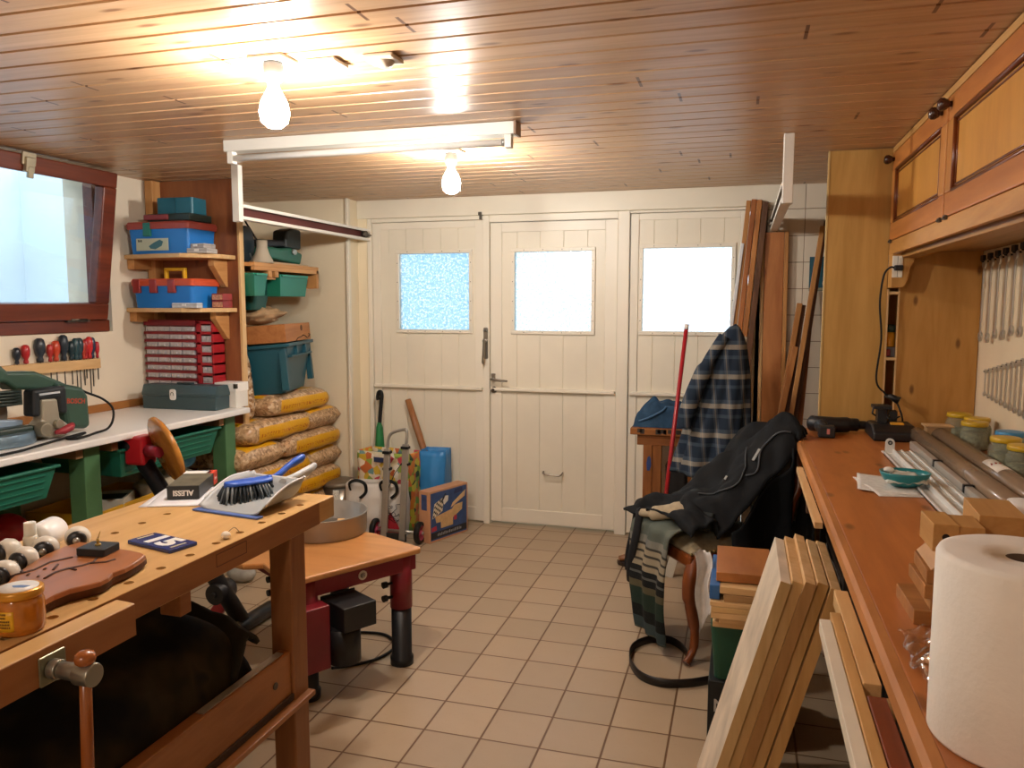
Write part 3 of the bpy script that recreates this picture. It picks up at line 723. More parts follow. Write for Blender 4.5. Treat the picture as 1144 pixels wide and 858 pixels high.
# --- pellet bags
def pellet_mat():
    t = NT('pellet_bag')
    v = t.coords((1, 1, 1))
    vo = t.n.new('ShaderNodeTexVoronoi'); vo.inputs['Scale'].default_value = 75; t.link(v, vo.inputs['Vector'])
    c = t.ramp(vo.outputs['Color'], [(.1, '8a6a4a'), (.5, 'c09a70'), (.9, 'dcc09a')])
    tc = t.n.new('ShaderNodeTexCoord'); sp = t.n.new('ShaderNodeSeparateXYZ'); t.link(tc.outputs['Object'], sp.inputs[0])
    X, Y, Z = sp.outputs
    def win(s, lo, hi): return t.math('MULTIPLY', t.math('GREATER_THAN', s, lo), t.math('LESS_THAN', s, hi))
    ylen = win(Y, -.215, .30)
    side = t.math('MULTIPLY', t.math('MULTIPLY', win(Z, .022, .104), ylen), t.math('GREATER_THAN', X, .12))
    top = t.math('MULTIPLY', t.math('GREATER_THAN', Z, .104), t.math('MULTIPLY', t.math('GREATER_THAN', X, -.16), t.math('LESS_THAN', X, .13)))
    topy = t.math('MULTIPLY', top, t.math('ADD', win(Y, -.29, -.10), win(Y, .02, .22)))
    yel = t.math('MINIMUM', t.math('ADD', side, topy), 1.0)
    c = t.mix(yel, c, 'e0a516')
    redp = t.math('MULTIPLY', top, t.math('ADD', win(Y, -.255, -.205), win(Y, .02, .06)))
    c = t.mix(t.math('MULTIPLY', redp, t.math('GREATER_THAN', X, -.10)), c, 'b02a14')
    mp = t.n.new('ShaderNodeMapping'); mp.inputs['Scale'].default_value = (0, 62, 30); t.link(tc.outputs['Object'], mp.inputs[0])
    n = t.noise(mp.outputs[0], 1.6, 2, .7)
    ink = t.math('MULTIPLY', t.math('GREATER_THAN', n, .53), t.math('MULTIPLY', win(Z, .048, .068), t.math('MULTIPLY', win(Y, -.20, .28), t.math('GREATER_THAN', X, .12))))
    c = t.mix(t.math('MULTIPLY', ink, .85), c, 'b03a12')
    t.col(c); t.bump(vo.outputs['Distance'], .35, .004)
    return t.set(.28, 0, .5)
PEL = pellet_mat()
def bag_mesh(L, W, H, seed):
    mb = MB(); R = []; n = 20; m = 26
    for i in range(n+1):
        u = i/n; a = 2*u-1
        e = max(0.0, 1-abs(a)**9)**.5
        ring = []
        for k in range(m):
            th = 2*PI*k/m; c, s_ = math.cos(th), math.sin(th)
            q = .45
            x = W/2*math.copysign(abs(c)**q, c)*(1-.10*(1-e)); z = H/2*math.copysign(abs(s_)**.6, s_)*(e*.92+.08)
            p = V((x, a*L/2, H/2+z)); nn = mnoise.noise(p*9+V((seed, 0, 0)))*.010+mnoise.noise(p*25+V((0, seed, 0)))*.004
            p += V((c, 0, s_))*nn*e
            p.z = max(p.z, .001)
            ring.append(tuple(p))
        R.append(ring)
    mb.rings(R); return mb
bagA = [bag_mesh(.635, .41, .138, s) for s in (1.3, 5.1, 9.7)]
BH = .128
nb = 0
names = ['floor layer', 'second layer', 'third layer', 'fourth layer', 'fifth layer', 'sixth layer', 'top layer']
def put_bag(k, loc, rz, lab, tilt=(0, 0)):
    return one_copy(k, loc, rz, lab, tilt)
_proto = {}
def one_copy(k, loc, rz, lab, tilt):
    if k not in _proto:
        o = bagA[k].build('pellet_bag', PEL); _proto[k] = o
    else:
        o = _proto[k].copy(); COL.objects.link(o)
    o.location = loc; o.rotation_euler = (tilt[0], tilt[1], rz)
    return tag(o, lab, 'bag', 'bags of wood pellets in the corner')
for L in range(6):
    z = L*BH+.002
    near = (L % 2 == 1)
    if near:
        put_bag(L % 3, (-2.755, 3.96, z), math.radians(2*(-1)**L), 'yellow-banded pellet bag lying lengthwise nearest the shelf panel, %s' % names[L])
        put_bag((L+1) % 3, (-2.86, 4.45, z), PI/2, 'pellet bag with its end showing against the cream wall, %s' % names[L])
    else:
        put_bag(L % 3, (-2.735, 4.305, z), math.radians(-1.5), 'yellow-banded pellet bag lying lengthwise towards the cream wall, %s' % names[L])
        put_bag((L+2) % 3, (-2.86, 3.79, z), PI/2, 'pellet bag with its end showing beside the shelf panel, %s' % names[L])
put_bag(1, (-2.755, 4.20, 6*BH+.004), math.radians(-3), 'topmost yellow-banded pellet bag, under the teal bin')
# upright clear bag squeezed between panel and bin
mb = MB(); R = []
for i in range(15):
    u = i/14; e = (1-abs(2*u-1)**6)**.5
    R.append([(-2.70-.04*u+.07*math.cos(a)*(.3+.7*e), 3.815+.052*math.sin(a)*(.2+.8*e)+.006*mnoise.noise(V((a, u*5, 2))), 6*BH+.006+.40*u) for a in [2*PI*k/16 for k in range(16)]])
mb.rings(R)
t_ = NT('loose_pellets_bag'); vv = t_.coords((1, 1, 1)); vo_ = t_.n.new('ShaderNodeTexVoronoi'); vo_.inputs['Scale'].default_value = 60; t_.link(vv, vo_.inputs['Vector'])
t_.col(t_.ramp(vo_.outputs['Color'], [(.1, '6f5138'), (.5, 'a98158'), (.9, 'dcc9ac')])); t_.bump(vo_.outputs['Distance'], .5, .005)
onew(mb, 'pellet_bag', t_.set(.25), (-2.72, 3.81, 6*BH), 'clear bag of loose pellets standing upright between panel and teal bin', 'bag')
# --- teal bin on the bags, tilted
def bin_mesh(w, d, h, tp, mb=None):
    mb = mb or MB()
    def rg(e, z): return [(p[0], p[1], z) for p in rrect(w-2*e, d-2*e, .035, 4)]
    mb.rings([rg(tp, 0), rg(0, h-.02), rg(-.016, h-.02), rg(-.018, h), rg(.006, h), rg(tp+.008, .012)], smooth=False)
    return mb
tealb = plain('1a505e', .38, 0, .08, 5, .5)
tbn = thing('teal_bin', (-2.76, 4.16, 6*BH+BH+.006), 'large teal plastic bin on top of the pellet bags', 'bin', world=False, rot=(math.radians(0), math.radians(-5), math.radians(16)))
bin_mesh(.42, .56, .29, .055).build('bin_body', tealb, tbn, bevel=.003)
mb = MB()
for zz in (.205, .255): mb.prism(rrect(.45, .50, .03), zz, zz+.012); 
o_ = None
mb = MB()
for (sx) in (1,):
    mb.box(.185, .224, -.22, .22, .205, .218); mb.box(.185, .222, -.10, -.088, .215, .272); mb.box(.185, .222, .088, .10, .215, .272)
    mb.box(.16, .20, -.275, -.235, .02, .27); mb.box(.17, .205, .235, .27, .04, .27)
mb.build('handle_ribs', tealb, tbn, bevel=.003)
# --- wooden box on the bin, crumpled paper bag on the box
wbx = thing('wooden_box', (-2.76, 4.12, 7*BH+.305), 'orange-brown wooden box with a burnt mark, on the teal bin', 'box', world=False, rot=(0, math.radians(-4), math.radians(14)))
MB().box(-.21, .21, -.235, .235, 0, .105).build('box_body', wood('b87b45', '94592c', 'Y', .5, .6), wbx, bevel=.004)
mb = MB(); mb.prism(arc(0, 0, .018, 0, 2*PI, 14)[:-1], 0, .0012, frameM((.2102, .06, .075), (0, 1, 0), (0, 0, 1))); mb.build('burnt_mark', plain('4a2c18', .7), wbx)
MB().tube(smooth_path([(.212, -.06, .003), (.213, -.02, .018), (.213, .03, .02), (.213, .09, .03), (.213, .16, .012), (.213, .2, .022), (.213, .215, .03), (.213, .19, .035)]), .0022, 6).build('wire', rubber, wbx)
mb = MB()
def paperf(u, v):
    a = u*2*PI; r = math.sin(PI*min(.999, max(.001, v)))**.5
    n = mnoise.noise(V((math.cos(a)*2, math.sin(a)*2, v*5)))*.35+mnoise.noise(V((math.cos(a)*6, math.sin(a)*6, v*12)))*.15
    return (.0+math.cos(a)*r*.13*(1+n), -.07+math.sin(a)*r*.14*(1+n), .107+.115*v*(1+.3*n))
mb.grid(paperf, 34, 16)
pb = one(mb, 'paper_bag', plain('a98a66', .75, 0, .2, 14, .2, .4, 50), (-2.76, 4.12, 7*BH+.305), 'crumpled brown paper bag on the orange-brown wooden box', 'bag', rot=(0, math.radians(-4), math.radians(14)))

# --- slatted shelf above with crates and machines
sw = thing('wall_shelf', (-2.8, 4.1, 1.5), 'pallet-wood shelf on the cream wall carrying green machines', 'shelf')
MB().box(-2.98, -2.56, 3.745, 4.42, 1.640, 1.662).build('shelf_board', pineY, sw, bevel=.002)
MB().box(-2.585, -2.56, 3.745, 4.42, 1.618, 1.640).build('front_rail', pineY, sw, bevel=.002)
for y in (3.90, 3.965): MB().box(-2.95, -2.563, y-.018, y+.018, 1.585, 1.640).build('crate_runner', pine, sw, bevel=.002)
MB().box(-2.95, -2.585, 3.885, 3.985, 1.572, 1.585).build('runner_plate', pine, sw, bevel=.002)
MB().box(-2.98, -2.56, 4.395, 4.42, 1.53, 1.640).build('end_post', pineZ, sw, bevel=.002)
MB().box(-2.99, -2.97, 3.745, 4.648, 1.60, 1.64).build('wall_cleat', pineY, sw)
MB().box(-2.99, -2.97, 4.40, 4.648, 1.53, 1.60).build('wall_cleat', pineY, sw)
for y0, y1, lab in ((3.748, 3.872, 'green plastic drawer crate under the pallet shelf, partly behind the panel edge'), (4.0, 4.30, 'green plastic drawer crate under the pallet shelf, nearer the cream wall')):
    th = thing('green_crate', (-2.76, (y0+y1)/2, 1.47), lab, 'storage crate', 'green crates under the pallet shelf')
    mb = MB()
    def rg(i, z, e=0): return [(-2.97+i-e, y0+i*.5-e*.3, z), (-2.565-i*.4, y0+i*.5-e*.3, z), (-2.565-i*.4, y1-i*.5+e*.3, z), (-2.97+i-e, y1-i*.5+e*.3, z)]
    mb.rings([rg(.03, 1.478), rg(0, 1.592), rg(0, 1.592, .01), rg(0, 1.604, .01), rg(.008, 1.604), rg(.036, 1.486)], smooth=False); mb.build('crate_body', plain('1f7058', .4, 0, .06), th, bevel=.003)
    MB().box(-2.566, -2.556, y0+.01, y1-.01, 1.590, 1.603).build('front_lip', plain('2a8068', .4), th, bevel=.002)
th = thing('green_tub', (-2.8, 3.95, 1.45), 'dark green tub hanging between the two green drawer crates', 'storage crate')
mb = MB(); mb.rings([[(p[0]-2.80, p[1]+3.965, z) for p in rrect(.30-e, .20-e, .03)] for z, e in ((1.40, .06), (1.571, 0))], smooth=False); mb.build('tub_body', plain('14483f', .45), th)
# green power tool on the shelf: jigsaw lying, with a grey funnel in front and a dark round machine
js = thing('green_jigsaw', (-2.66, 4.12, 1.663), 'green and black electric jigsaw lying on the pallet shelf', 'power tool')
yz(MB(), [(3.95, 1.70), (4.10, 1.685), (4.24, 1.672), (4.26, 1.74), (4.16, 1.77), (4.06, 1.76), (3.96, 1.765)], -2.72, -2.62).build('body', plain('1e5c4a', .4), js, bevel=.015, bseg=3)
yz(MB(), [(3.90, 1.775), (3.93, 1.80), (4.13, 1.812), (4.13, 1.775), (3.95, 1.758)], -2.70, -2.64).build('grip', black, js, bevel=.012, bseg=3)
yz(MB(), [(4.12, 1.765), (4.26, 1.765), (4.262, 1.885), (4.19, 1.890), (4.13, 1.870)], -2.73, -2.63).build('motor_end', plain('15201f', .45), js, bevel=.014, bseg=3)
yz(MB(), [(3.98, 1.663), (4.28, 1.663), (4.28, 1.674), (3.98, 1.676)], -2.74, -2.60).build('sole_plate', plain('b59a76', .5), js, bevel=.003)
MB().tube(smooth_path([(-2.67, 3.93, 1.80), (-2.68, 3.90, 1.85), (-2.68, 3.86, 1.90), (-2.68, 3.86, 1.96)]), .005, 8).build('power_cord', rubber, js)
mb = MB(); mb.cyl((-2.62, 4.17, 1.745), (-2.605, 4.17, 1.745), .018, .016, 16); mb.build('guide_roller', plain('9aa8a8', .3, .5), js)
js.scale = (1, 1.25, 1); js.location.y += .05
fn = onew(MB().lathe([(.001, 0), (.062, 0), (.060, .012), (.040, .05), (.030, .085), (.030, .125), (.024, .125), (.001, .11)], (-2.60, 3.88, 1.663), 26), 'grey_funnel', plain('a89c88', .5), (-2.60, 3.88, 1.663), 'grey-beige bell-shaped hood standing on the pallet shelf', 'funnel')
rd = thing('round_machine', (-2.72, 3.78, 1.663), 'dark round machine housing on the pallet shelf beside the panel', 'power tool')
mb = MB(); mb.cyl((-2.78, 0, 1.765), (-2.65, 0, 1.765), .100, .100, 40); mb.v = [(x, 3.816+y*.74, z) for x, y, z in mb.v]; mb.box(-2.76, -2.67, 3.78, 3.86, 1.664, 1.70); mb.build('housing', plain('15242c', .4, 0, .1), rd, bevel=.008)
MB().bar((-2.648, 3.86, 1.672), (-2.648, 3.835, 1.715), .006, .006).build('guide_bar', alu, rd)
# ================================================================= CARPENTER'S BENCH AND WHAT LIES ON IT
beech = wood('d2aa70', 'b68a50', 'Y', .42, 0, .8, .4, contrast=.6)
beechD = wood('a87242', '82502a', 'Y', .45, 0, .8, .4)  # darker beech, also paints the shade on the top and jaw fronts
beechZ = wood('a06c40', '7a4a28', 'Z', .45, 0, .8, .4)
BZ = .85
wbn = thing('workbench', (-1.44, 1.2, 0), "heavy beech carpenter's bench with dog holes, vise and drilled top in the foreground", 'workbench')
# top with a row of real dog holes along the front edge
def slab_with_holes(x0, x1, y0, y1, z0, z1, holes, r=.0105):
    mb = MB(); sq = .022
    xs = sorted(set([x0, x1]+[h[0]-sq for h in holes]+[h[0]+sq for h in holes]))
    ys = sorted(set([y0, y1]+[h[1]-sq for h in holes]+[h[1]+sq for h in holes]))
    hs = {(round(h[0]-sq, 4), round(h[1]-sq, 4)) for h in holes}
    for a, b in zip(xs, xs[1:]):
        for c, d in zip(ys, ys[1:]):
            if (round(a, 4), round(c, 4)) in hs:
                cx, cy = (a+b)/2, (c+d)/2; n = 16
                ang = [PI/4+2*PI*k/n for k in range(n)]
                inner = [(cx+r*math.cos(t), cy+r*math.sin(t)) for t in ang]
                outer = []
                for t in ang:
                    m = max(abs(math.cos(t)), abs(math.sin(t))); outer.append((cx+sq*math.cos(t)/m, cy+sq*math.sin(t)/m))
                vs = [(p[0], p[1], z1) for p in inner]+[(p[0], p[1], z1) for p in outer]+[(p[0], p[1], z1-.045) for p in inner]
                fs = [(n+i, n+(i+1) % n, (i+1) % n, i) for i in range(n)]+[(i, (i+1) % n, 2*n+(i+1) % n, 2*n+i) for i in range(n)]+[tuple(range(2*n, 3*n))]
                mb.add(vs, fs, None, False)
            else:
                mb.add([(a, c, z1), (b, c, z1), (b, d, z1), (a, d, z1)], [(0, 1, 2, 3)], None, False)
    mb.add([(x0, y0, z0), (x1, y0, z0), (x1, y1, z0), (x0, y1, z0), (x0, y0, z1), (x1, y0, z1), (x1, y1, z1), (x0, y1, z1)],
           [(0, 3, 2, 1), (0, 1, 5, 4), (1, 2, 6, 5), (2, 3, 7, 6), (3, 0, 4, 7)], None, False)
    return mb
holes = [(-1.223, 1.977-.0955*k) for k in range(16)]+[(-1.527, 1.977-.0955*k) for k in (2, 3, 4, 5)]
slab_with_holes(-1.697, -1.187, .30, 2.022, .785, BZ, holes).build('bench_top', [beech], wbn)
MB().box(-1.1885, -1.1865, .30, 2.021, .786, .8485).build('shaded_front_face', beechD, wbn)  # thin sheet of darker beech, shade on the bench front put into colour
mb = MB(); mb.box(-1.60, -1.19, 2.024, 2.115, .785, BZ-.001); mb.build('end_vise_jaw', beech, wbn, bevel=.003)
for x0, x1, y0, y1 in ((-1.258, -1.188, 1.865, 1.94), (-1.69, -1.62, 1.865, 1.94), (-1.258, -1.188, .40, .475), (-1.69, -1.62, .40, .475)):
    MB().box(x0, x1, y0, y1, 0, .785).build('leg', beechZ, wbn, bevel=.004)
MB().box(-1.256, -1.200, 1.432, 1.470, .728, .785).build('vise_block', beechD, wbn, bevel=.003)
MB().box(-1.235, -1.197, .475, 1.865, .315, .460).build('front_stretcher', beechD, wbn, bevel=.004)
MB().box(-1.685, -1.645, .475, 1.865, .315, .460).build('rear_stretcher', beechD, wbn, bevel=.004)
MB().box(-1.25, -1.165, .475, 1.94, .300, .316).build('stretcher_ledge', beechD, wbn, bevel=.003)
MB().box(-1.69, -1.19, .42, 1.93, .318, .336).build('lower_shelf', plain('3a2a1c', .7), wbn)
MB().cyl((-1.198, 1.785, .395), (-1.194, 1.785, .395), .010, .010, 16).build('bolt_head', dsteel, wbn)
# front vise: jaw, steel screw, turned handle
vj = MB(); vj.prism([(-1.181, .30), (-1.126, .30), (-1.126, 1.218), (-1.176, 1.224)], .786, BZ+.0005); vj = vj.build('vise_jaw', beech, wbn, bevel=.002)
sub(MB().box(-1.1262, -1.1246, .302, 1.216, .787, BZ-.001), 'shaded_jaw_face', beechD, vj)  # thin darker sheet, paints the shade on the front of the jaw
mb = MB(); mb.box(-1.1246, -1.119, .992, 1.046, .786, .838)
sub(mb, 'screw_plate', plain('8c8a72', .35, .8, .1), vj, bevel=.003)
mb = MB(); mb.cyl((-1.118, 1.015, .812), (-1.100, 1.015, .812), .017, .017); mb.cyl((-1.100, 1.015, .812), (-1.062, 1.015, .812), .014, .0155); mb.cyl((-1.062, 1.015, .812), (-1.028, 1.015, .812), .020, .020, 28)
sub(mb, 'vise_screw', plain('a09e92', .34, .85, .08), vj, bevel=.002)
mb = MB(); hx = -1.048
prof = [(.001, .012), (.011, .012), (.016, .017), (.0175, .024), (.015, .031), (.008, .035), (.001, .036)]
HM = Matrix.Translation((hx, 1.015, .812)) @ Matrix.Rotation(math.radians(4), 4, 'X') @ Matrix.Rotation(math.radians(6), 4, 'Y')
mb.lathe([(r, z+.006) for r, z in prof], M=HM)
mb.lathe([(.001, -.30), (.011, -.30), (.0105, -.15), (.0095, .02), (.001, .02)], M=HM, seg=20)
sub(mb, 'vise_handle', wood('a8622e', '7c401c', 'Z', .25, 0, 1, .6), vj)
# branded rectangle pressed into the apron
mb = MB()
for (y0, y1, z0, z1) in ((1.545, 1.665, .838, .840), (1.545, 1.665, .808, .810), (1.545, 1.547, .808, .84), (1.663, 1.665, .808, .84)): mb.box(-1.1866, -1.1862, y0, y1, z0, z1)
mb.build('stamp_frame', plain('5a3018', .5), wbn)

# --- number tile
nt_ = thing('number_tile', (-1.342, 1.549, BZ), 'blue enamel house number tile reading 15, lying on the workbench', 'house number', world=False, rz=math.radians(94))
MB().prism(rrect(.160, .078, .004), 0, .009).build('tile_body', plain('1e3474', .25, 0, .08, 20, .6), nt_, bevel=.002)
vs, fs = text_mesh('15', .078, .0006, .004, 1.25)
MB().add(vs, fs, Matrix.Translation((0, 0, .0094))).build('number', plain('eeeae0', .35), nt_)
MB().box(-.070, -.064, -.020, .025, .009, .0095).build('tile_flourish', plain('d8c88a', .35), nt_); MB().box(.060, .066, -.025, .018, .009, .0095).build('tile_flourish', plain('d8c88a', .35), nt_)
nt_.rotation_euler[2] = math.radians(-13)
# --- live-edge clock board with movement
cb = thing('clock_board', (-1.35, 1.25, BZ), 'live-edge slab of reddish wood with a clock movement, on the workbench', 'wood slab')
out = [(-1.478, 1.439), (-1.42, 1.436), (-1.365, 1.423), (-1.32, 1.420), (-1.282, 1.413), (-1.262, 1.402), (-1.255, 1.385), (-1.243, 1.345), (-1.238, 1.315), (-1.241, 1.285), (-1.230, 1.262), (-1.226, 1.236), (-1.236, 1.212), (-1.250, 1.185), (-1.252, 1.15), (-1.246, 1.118), (-1.258, 1.088), (-1.30, 1.07), (-1.35, 1.105), (-1.395, 1.17), (-1.432, 1.23), (-1.458, 1.29), (-1.477, 1.34), (-1.485, 1.40)]
n = len(out); cxy = (sum(p[0] for p in out)/n, sum(p[1] for p in out)/n)
def ring(s_, z): return [(cxy[0]+(p[0]-cxy[0])*s_, cxy[1]+(p[1]-cxy[1])*s_, z) for p in out]
mb = MB(); mb.rings([ring(.97, BZ+.001), ring(1.02, BZ+.008), ring(1.015, BZ+.018)], smooth=True, cap=False); mb.add(ring(.97, BZ+.001), [tuple(range(n))], None, False)
mb.build('bark_edge', plain('4c2a18', .6, 0, .3, 30, .3, .4, 60), cb)
mb = MB(); mb.rings([ring(1.015, BZ+.018), ring(1.0, BZ+.026), ring(.98, BZ+.028)], smooth=False)
mb.build('slab_top', wood('a8693c', '84502a', 'Y', .35, 0, .5, .5, contrast=.6), cb)
CM = Matrix.Translation((-1.372, 1.383, BZ+.0285)) @ Matrix.Rotation(math.radians(8), 4, 'Z')
mv = MB().prism(rrect(.068, .060, .006), 0, .017, CM).build('clock_movement', plain('1c2024', .4), cb, bevel=.002)
mb = MB(); mb.cyl(CM @ V((0, 0, .017)), CM @ V((0, 0, .021)), .007, .006, 14); mb.cyl(CM @ V((0, 0, .02)), CM @ V((0, 0, .033)), .003, .003, 10); mb.cyl(CM @ V((0, 0, .03)), CM @ V((.004, .004, .048)), .0012, .0008, 8)
sub(mb, 'spindle', plain('c8a860', .3, .9), mv)
mb = MB(); sc_ = plain('3c1e12', .6)
zt = BZ+.0282
for pts in ([(-1.345, 1.35), (-1.33, 1.325), (-1.335, 1.30), (-1.35, 1.275), (-1.355, 1.25), (-1.345, 1.215)], [(-1.335, 1.315), (-1.305, 1.335), (-1.30, 1.355)], [(-1.35, 1.28), (-1.325, 1.275)], [(-1.40, 1.34), (-1.42, 1.30), (-1.41, 1.25), (-1.425, 1.20)], [(-1.392, 1.293), (-1.372, 1.262)], [(-1.395, 1.265), (-1.392, 1.258)], [(-1.40, 1.23), (-1.395, 1.22)], [(-1.43, 1.24), (-1.425, 1.23)], [(-1.37, 1.225), (-1.365, 1.218)]):
    mb.tube([(x, y, zt) for x, y in pts], .0028, 6, sx=1)
mb.build('cracks', sc_, cb)
# --- casters, bottle, white roll
def caster(i, x, y, rz, tilt, lab):
    th = thing('white_roller', (x, y, BZ), lab, 'roller', 'white rollers on the workbench', world=False, rz=rz)
    T = Matrix.Translation((0, 0, .029)) @ Matrix.Rotation(tilt, 4, 'X')
    R = Matrix.Rotation(PI/2, 4, 'Y')
    mb = MB(); mb.lathe([(.001, -.022), (.016, -.022), (.024, -.014), (.0285, 0), (.024, .014), (.017, .020), (.001, .020)], M=T @ R, seg=26); mb.build('wheel', plain('d6d0c2', .35, 0, .05), th)
    mb = MB(); mb.lathe([(.017, .0195), (.0205, .0185), (.0215, .022), (.016, .027), (.001, .027)], M=T @ R, seg=26); mb.build('hub_cover', plain('1e2024', .35), th)
    mb = MB(); mb.lathe([(.001, .026), (.008, .027), (.0075, .033), (.004, .036), (.001, .036)], M=T @ R, seg=14); mb.build('axle_pin', alu, th)
caster(0, -1.507, 1.46, math.radians(-50), .15, 'white wheel with black hub, farthest on the workbench beside the slab')
caster(1, -1.512, 1.375, math.radians(-55), .1, 'white wheel with black hub, close to the top edge of the slab')
caster(2, -1.490, 1.300, math.radians(-80), -.9, 'white wheel lying hub upward, midway along the slab edge')
caster(3, -1.575, 1.335, math.radians(-100), -.4, 'white wheel at the left photo edge, behind the white bottle')
caster(4, -1.448, 1.216, math.radians(-70), -.2, 'white wheel with black hub, nearest the honey-coloured jar')
bt = thing('glue_bottle', (-1.566, 1.385, BZ), 'small white plastic bottle with square cap among the wheels', 'bottle')
MB().lathe([(.001, 0), (.0155, 0), (.016, .004), (.016, .045), (.013, .052), (.001, .052)], (-1.566, 1.385, BZ), 20).build('bottle_body', plain('d9d2bf', .45), bt)
MB().lathe([(.001, 0), (.0135, 0), (.0125, .030), (.001, .030)], (-1.566, 1.385, BZ+.052), 20).build('cap', plain('eae6d8', .4), bt, bevel=.001)
wr = thing('white_canister', (-1.60, 1.44, BZ), 'white rounded plastic container lying behind the wheels on the workbench', 'container')
mb = MB(); WRM = Matrix.Translation((-1.585, 1.445, BZ+.035)) @ Matrix.Rotation(math.radians(20), 4, 'Z') @ Matrix.Rotation(PI/2, 4, 'X')
mb.lathe([(.001, -.045), (.026, -.045), (.033, -.038), (.034, .036), (.028, .045), (.001, .045)], M=WRM, seg=26); mb.build('container_body', plain('eceae6', .35), wr)
MB().lathe([(.001, .045), (.011, .045), (.009, .06), (.001, .06)], M=WRM, seg=16).build('spout', plain('d8cdb8', .4), wr)
# --- wax jar
jr = thing('wax_jar', (-1.232, 1.058, BZ), 'amber glass jar with gold lid and yellow label on the workbench', 'jar')
amber = plain('b06a20', .12, 0, .25, 30, .7)
MB().lathe([(.001, 0), (.040, 0), (.0445, .006), (.0455, .02), (.0455, .060), (.042, .070), (.040, .074), (.001, .074)], (-1.228, 1.055, BZ), 32).build('glass_body', amber, jr)
lidj = MB().lathe([(.001, .073), (.044, .073), (.0455, .076), (.0455, .086), (.043, .089), (.001, .0892)], (-1.228, 1.055, BZ), 32).build('lid', plain('c48a2c', .3, .3, .1), jr)
sub(MB().lathe([(.001, 0), (.037, 0), (.037, .0008), (.001, .0008)], (-1.228, 1.055, BZ+.0890), 30), 'lid_label', plain('e6e2dc', .4, 0, .1, 60), lidj)
sub(MB().prism([(-.018, -.004), (-.004, .005), (.016, .008), (.012, -.004), (-.008, -.010)], 0, .0006, Matrix.Translation((-1.225, 1.058, BZ+.0898))), 'lid_picture', plain('5878a8', .4), lidj)
mb = MB(); a0, a1 = math.radians(-125), math.radians(-55)
mb.grid(lambda u, v: (-1.228+.0459*math.cos(a0+(a1-a0)*u), 1.055+.0459*math.sin(a0+(a1-a0)*u), BZ+.014+.040*v), 12, 4, .0005)
mb.build('yellow_label', plain('dca820', .4, 0, .05), jr)
t_ = NT('label_print'); v_ = t_.coords((120, 120, 0), False); t_.col('6a4a18')
mb = MB()
for i, zz in enumerate((.047, .040, .033, .027, .021)):
    w0, w1 = (.25, .75) if i < 2 else (.12, .88)
    k = 0; u = w0
    random.seed(i)
    while u < w1:
        du = random.uniform(.03, .06)
        a, b = a0+(a1-a0)*u, a0+(a1-a0)*min(u+du*.7, w1)
        mb.add([(-1.228+.0465*math.cos(t), 1.055+.0465*math.sin(t), BZ+z) for t, z in ((a, zz), (b, zz), (b, zz+.004), (a, zz+.004))], [(0, 1, 2, 3)], None, False); u += du
mb.build('label_print', t_.set(.5), jr)
jr.scale = (.88, .88, .90)
# --- dust pan and brush
dp = thing('dustpan', (-1.38, 1.95, BZ), 'grey dustpan with a blue front lip on the far end of the workbench', 'dustpan')
DM = Matrix.Translation((-1.363, 1.833, BZ)) @ Matrix.Rotation(math.radians(-8), 4, 'Z')
mb = MB()
def panf(u, v):
    # u across, v from lip to back
    w = .110+.004*v; x = (2*u-1); e = abs(x)**6
    side = e*(.010+.056*math.sin(min(1, v*1.35)*PI/2))
    back = .055*max(0, (v-.80)/.2)**2
    z = .004+max(side, back)+.004*v
    return DM @ V((x*w*(1-.5*max(0, v-.6)**1.4), .210*v, z))
mb.grid(panf, 36, 24, -.003)
pan = mb.build('pan', plain('a3a8aa', .4, 0, .04), dp)
MB().box(-.118, .118, -.016, .010, .001, .006, DM).build('front_lip', plain('5270b8', .4), dp, bevel=.001)
MB().tube([DM @ V(p) for p in ((.020, .200, .048), (.022, .25, .052), (.020, .31, .060), (.016, .355, .070))], [.012, .013, .014, .010], 14, sx=1.6).build('pan_handle', plain('c4c8ca', .4), dp)
mb = MB()
for s_ in (-1, 1):
    mb.tube([panf(.5+.5*s_, k/16) for k in range(2, 16)], .003, 8)
mb.tube([panf(k/24, 1) for k in range(25)], .0035, 8)
mb.build('pan_rim', plain('d8dadb', .35), dp)
hb = thing('hand_brush', (-1.40, 1.98, BZ+.02), 'blue hand brush with dark grey bristles lying in the dustpan', 'brush')
bh0, bh1, bh2 = V((-1.425, 1.905, .912)), V((-1.365, 2.055, .905)), V((-1.358, 2.215, .938))
d_ = (bh1-bh0).normalized(); sd = d_.cross(V((0, 0, 1))).normalized(); upb = sd.cross(d_)
mb = MB(); R = []
for i in range(13):
    u = i/12; L = (bh1-bh0).length; w = .028*(1-abs(2*u-1)**3.0)**.5+.004; hgt = .009
    c = bh0+d_*L*u
    R.append([tuple(c+sd*w*math.cos(a)+upb*hgt*math.sin(a)) for a in [2*PI*k/16 for k in range(16)]])
mb.rings(R)
bluep = plain('2e5cc0', .35, 0, .05, 6, .55)
mb.build('brush_back', bluep, hb)
mb = MB(); mb.tube(smooth_path([bh1-d_*.02, bh1+d_*.02+V((0, 0, .006)), (bh1+bh2)/2+V((.004, 0, .006)), bh2], 6), [.010]*3+[.008]*3+[.010]*8+[.0125]*4+[.010], 14, sx=1.5); mb.build('brush_handle', bluep, hb)
random.seed(11)
dark = MB(); lightb = MB()
